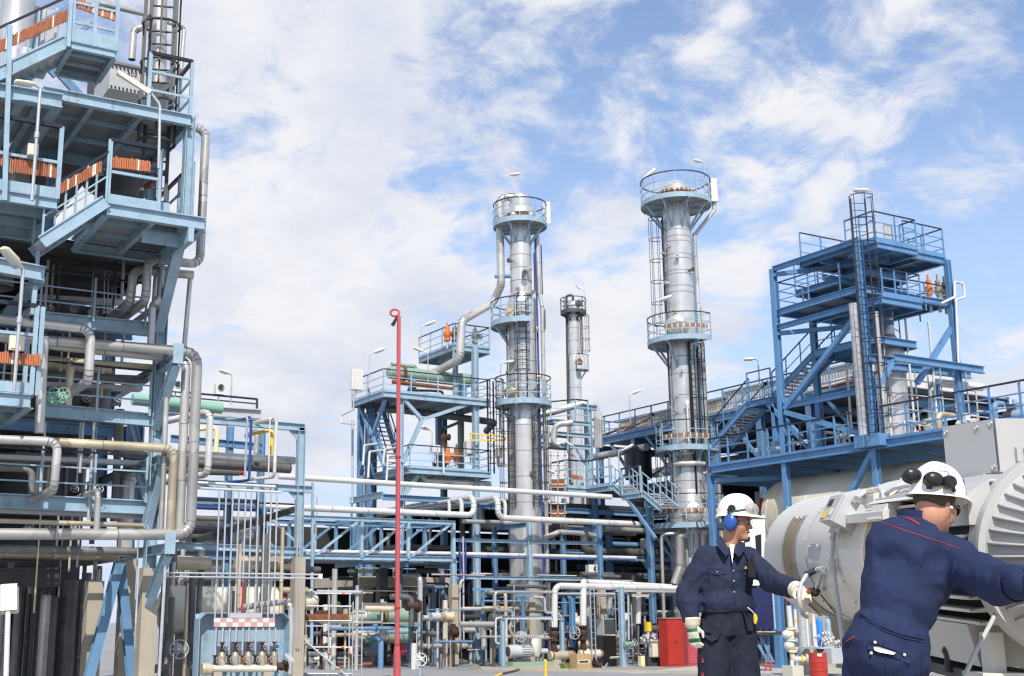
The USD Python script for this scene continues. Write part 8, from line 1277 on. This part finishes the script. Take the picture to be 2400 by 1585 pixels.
P(g1, 'glove', surf(lambda p: smin(smin(ell(p, pl_, [tl*.058, sl*.044, upn*.028]), fingers(p, pl_, kl, tl*.9-upn*.2, sl, -upn, .08, .0125), .010), thumbfn(p, pl_+sl*.035-tl*.01, sl*.4+tl*.6-upn*.55, tl*.7-upn*.6), .010), pl_-.19, pl_+.19, .0065), 'glovecream'); P(g1, 'glove_back', surf(lambda p: np.maximum(ell(p, pl_+upn*.006, [tl*.06, sl*.043, upn*.027]), np.maximum(np.abs((p-pl_)@tl+.03)-.016, -((p-pl_)@upn)+.004)), pl_-.1, pl_+.1, .0065), 'glovegreen'); P(g1, 'glove_cuff', MB().lathe([(.034, .05), (.05, .03), (.058, -.012), (.056, -.02), (.034, .03)], wrL+tl*.01, tl, 24), 'glovecream')
# ---------------- right worker, seen from behind
D2 = 5.5; w2 = lambda x, y, o=0.: oD(x, y, D2+o); g2 = T('person', 'worker in navy overalls seen from behind, white helmet with black ear defenders, reaching right', 'person', w2(2080, 1500)*[1, 1, 0]+V3([0, 0, 1.06]))
jf = RT*.82+FH*.52-UP*.22; jf /= np.linalg.norm(jf); ju = UP+RT*.22+FH*.05; ju = ju-jf*(ju@jf); ju /= np.linalg.norm(ju); jc = w2(2192, 1184, .0); jl = np.cross(ju, jf)
nk2, pel2 = w2(2152, 1240, .03), w2(2072, 1500, -.02); sL2, sR2 = w2(2092, 1274, .0), w2(2232, 1306, -.02); eR2, eL2 = w2(2335, 1368, -.34), w2(2150, 1370, .22); rR2, rL2 = w2(2392, 1370, -.52), w2(2230, 1345, .26); hL2, hR2 = w2(2040, 1530), w2(2108, 1530, .04); kL2, kR2 = w2(2020, 1740, .06), w2(2130, 1740, .12); aL2, aR2 = V3([*w2(2020, 1850)[:2], zf_]), V3([*w2(2120, 1850, .1)[:2], zf_])
def body2(p):
    d = headfn(p, jc, jf, ju, .95); d = smin(d, rcone(p, nk2-UP*.04, jc-jf*.025-ju*.06, .070, .064), .03); d = smin(d, loft(p, pel2, nk2, RT, [(0, .12, .08, 0), (.25, .10, .075, 0), (.5, .12, .08, 0), (.85, .15, .09, 0), (1, .08, .07, 0)]), .03)
    for a, b, c in ((sL2, eL2, rL2), (sR2, eR2, rR2)): d = smin(d, np.minimum(rcone(p, a, b, .05, .04), rcone(p, b, c, .04, .03)), .03)
    for a, b, c in ((hL2, kL2, aL2), (hR2, kR2, aR2)): d = smin(d, np.minimum(rcone(p, a, b, .085, .055), rcone(p, b, c, .055, .04)), .03)
    return d
pts = np.array([sL2, sR2, eR2, eL2, rR2, rL2, aL2, aR2, jc+ju*.16, kL2, kR2]); bm2 = surf(body2, pts.min(0)-.12, pts.max(0)+.12, .0095); P(g2, 'body', bm2, 'skin')
hb = surf(lambda p: np.maximum(ell(p, jc+ju*.03-jf*.006, [jf*.103, jl*.084, ju*.108]), np.maximum((p-jc)@ju-.09, np.maximum(-((p-jc)@ju)-.028-.25*((p-jc)@jf), (p-jc)@jf-.03))), jc-.17, jc+.17, .008); P(g2, 'hair', hb, 'hair')
js = jl if jl@Fc > 0 else -jl; jh = jc+ju*.050+jf*.004; helmet(g2, jh, jf, ju-jf*.16, .93)
for q in (-1, 1): e = jc+jf*.1+jl*.032*q+ju*.004; P(g2, 'spectacle_lens', MB().lathe([(0, .006), (.018, .005), (.026, 0), (.025, -.004), (0, 0)], e+jf*.008, jf+jl*.35*q, 18), 'muffblack'); P(g2, 'eye', MB().ball(jc+jf*.086+jl*.031*q+ju*.004, .0115, 8), 'whitepaint')
P(g2, 'spectacle_arm', MB().bar(jc+jf*.09+js*.062+ju*.006, jc-jf*.005+js*.088+ju*.004, .004, .010), 'muffblack'); P(g2, 'ear_plug', MB().ball(jc+js*.088-jf*.008-ju*.014, .009, 8), 'whitepaint')
for c_, s_ in ((jh-jf*.118+js*.062+ju*.032, 1), (jh-jf*.145-js*.03+ju*.045, 1)):
    o_ = (js*.9-jf*.45); o_ /= np.linalg.norm(o_); ee = np.cross(o_, ju); P(g2, 'ear_cup', surf(lambda p: smin(ell(p, c_+o_*.016, [ee*.040, o_*.022, ju*.033]), rcone(p, c_-ee*.012, c_+ee*.012, .028, .028), .012), c_-.12, c_+.12, .007), 'muffblack'); P(g2, 'ear_cushion', MB().lathe([(.02, -.022), (.032, -.019), (.035, -.008), (.03, .004)], c_-o_*.012, o_, 24), 'dark')
P(g2, 'arm_hub', MB().lathe([(0, .022), (.024, .022), (.030, .008), (.030, -.008)], jh+js*.106+ju*.034-jf*.07, js-jf*.25, 18), 'muffblack'); P(g2, 'hub_bracket', MB().sweep([jh+js*.115+ju*.0-jf*.04, jh+js*.116+ju*.03-jf*.065, jh+js*.110+ju*.002-jf*.095], .009, 8), 'muffblack'); P(g2, 'cup_arm', MB().sweep([jh+js*.112+ju*.045-jf*.075, jh+js*.11+ju*.075-jf*.09, jh+js*.09+ju*.07-jf*.125], .0035, 6), 'galv')
P(g2, 'helmet_sticker', MB().obox(jh-jf*.122+js*.05-ju*.0, jl*.028, jf*.004, ju*.022), 'navypanel')
def over2(p):
    d = loft(p, pel2-UP*.06, nk2+UP*.0, RT, [(0, .160, .13, 0), (.12, .148, .125, 0), (.26, .138, .115, 0), (.5, .168, .13, 0), (.78, .185, .135, 0), (.92, .15, .115, 0), (1.0, .08, .08, 0)])
    d = smin(d, rcone(p, sL2+RT*.05, sR2-RT*.05, .09, .09), .06); d = smin(d, rcone(p, w2(2140, 1290), w2(2170, 1312, .02), .12, .12), .06)
    for a, b, c, r0 in ((sL2, eL2, rL2, .085), (sR2, eR2, rR2, .09)): d = smin(d, smin(rcone(p, a, b, r0, .076), rcone(p, b, c, .074, .064), .03), .05)
    d = smin(d, ell(p, pel2-UP*.07+Fc*.04, [RT*.15, FH*.13, UP*.14]), .06)
    for a, b, c in ((hL2, kL2, aL2), (hR2, kR2, aR2)): d = smin(d, smin(rcone(p, a, b, .108, .09), rcone(p, b, c, .09, .082), .03), .035)
    ax_ = nk2-pel2; L_2 = np.linalg.norm(ax_); t = ((p-pel2)@ax_)/L_2; d = d-.006*np.exp(-((t-.055)/.02)**2)+.004*np.exp(-((t-.10)/.018)**2)+.003*np.sin((p@RT)*170)*np.exp(-((t-.065)/.03)**2)
    rad = p-sR2; ph = (rad@RT)*.75+(rad@UP)*.65; d = d+fold(p, 13, (5, 5, 4), .017)+fold(p, 17, (12, 12, 8), .008)+-.012*np.sin(ph*46+3*meshkit.noise(p*5, 4))*np.exp(-np.abs((p-w2(2215, 1390))@(RT*.65-UP*.75))*14)*np.exp(-np.linalg.norm(p-w2(2190, 1400), axis=-1)*4)
    return np.maximum(np.maximum(d, (p-nk2)@(ju)-.035), 1.06+.05-p[..., 2])
pts = np.array([sL2, sR2, eR2, eL2, rR2, rL2, nk2, kL2, kR2, aL2, aR2]); om = surf(over2, pts.min(0)-.2, pts.max(0)+.2, .0105); P(g2, 'overalls', om, 'navyblue')
for a in (aL2, aR2): P(g2, 'boot', surf(lambda p: smin(ell(p, a+V3([0, 0, -.035])+FH*.06, [FH*.14, RT*.05, UP*.05]), rcone(p, a, a+UP*.12, .055, .06), .04), a-.22, a+.22, .014), 'muffblack')
# collar, piping, pockets, cuff and glove
ct = nk2+ju*.03; cl_ = [ct+(jl*math.cos(t)*.088+jf*math.sin(t)*.082) for t in np.linspace(.7, 5.6, 16)] ; q0 = np.array(cl_); V = np.vstack([q0-ju*.05, q0*1+ju*.035+(q0-ct)*.12, q0+ju*.034+(q0-ct)*.02, q0-ju*.05-(q0-ct)*.1]); n = len(q0); i = np.arange(n-1); f = np.vstack([np.vstack([np.c_[i+a*n, i+1+a*n, i+1+a*n+n], np.c_[i+a*n, i+1+a*n+n, i+a*n+n]]) for a in range(3)]); P(g2, 'collar', MB().add(V, f), 'navyblue')
q = [hitm(om, x, y, .006) for x, y in ((2120, 1214), (2128, 1216), (2138, 1220), (2148, 1226), (2156, 1231))]; q = [z for z in q if z is not None]; P(g2, 'collar_lining', MB().sweep(q, [.003, .006, .008, .006, .003][:len(q)], 6), 'redtrim')
seamline(g2, 'piping', om, [(2056, 1221), (2110, 1240), (2180, 1263), (2251, 1287)], 'redtrim', .0024, .0005, 10); seamline(g2, 'armhole_seam', om, [(2250, 1290), (2236, 1330), (2228, 1375)], 'navyblue', .004, .001, 8); seamline(g2, 'waist_seam', om, [(2018, 1438), (2060, 1466), (2110, 1486), (2163, 1497)], 'navyblue', .0055, .002, 8); seamline(g2, 'waist_seam', om, [(2030, 1452), (2070, 1478), (2120, 1495), (2164, 1505)], 'navyblue', .0045, .002, 8); seamline(g2, 'seat_seam', om, [(2072, 1500), (2078, 1590)], 'navyblue', .004, .001, 8); seamline(g2, 'side_seam', om, [(2158, 1500), (2160, 1590)], 'navyblue', .004, .001, 8)
decal(g2, 'back_pocket', om, [(2034, 1515), (2040, 1505), (2090, 1522), (2135, 1540), (2134, 1600), (2036, 1600)], 'navyblue', .006); decal(g2, 'pocket_flap', om, [(2033, 1506), (2085, 1520), (2136, 1538), (2132, 1556), (2085, 1537), (2034, 1522)], 'navyblue', .012); decal(g2, 'folded_paper', om, [(2047, 1516), (2060, 1516), (2100, 1530), (2094, 1535), (2060, 1529), (2049, 1524)], 'whitepaint', .017, .006)
for x, y in ((2051, 1506), (2120, 1535), (2042, 1531)): h_ = hitm(om, x, y, .014); P(g2, 'snap', MB().ball(h_, .007, 8), 'lampcream') if h_ is not None else None
seamline(g2, 'hip_tab', om, [(1985, 1503), (2003, 1492)], 'redtrim', .004, .004)
t2_ = rR2-eR2; t2_ /= np.linalg.norm(t2_); cc = eR2+(rR2-eR2)*.62; P(g2, 'cuff', MB().lathe([(.064, -.03), (.074, -.024), (.073, .03), (.068, .04), (.06, .03)], cc, t2_, 24), 'navyblue'); pw = rR2-t2_*.005; su = np.cross(t2_, UP); su /= np.linalg.norm(su); nu = np.cross(su, t2_)
P(g2, 'glove', surf(lambda p: smin(smin(smin(rcone(p, cc+t2_*.02, pw, .064, .05), ell(p, pw+t2_*.06, [t2_*.06, su*.028, nu*.05]), .02), fingers(p, pw, pw+t2_*.11, t2_, nu, su*np.sign(su@FH), .085, .013), .012), thumbfn(p, pw+t2_*.04+nu*.04, t2_*.7+nu*.6, t2_), .012), pw-.28, pw+.28, .008), 'muffblack')
g_ = rL2+(rL2-eL2)/np.linalg.norm(rL2-eL2)*.06; P(g2, 'glove', surf(lambda p: smin(ell(p, g_, [RT*.06, FH*.03, UP*.05]), fingers(p, g_, g_+RT*.05, RT, UP, FH, .08, .013), .012), g_-.2, g_+.2, .009), 'muffblack')
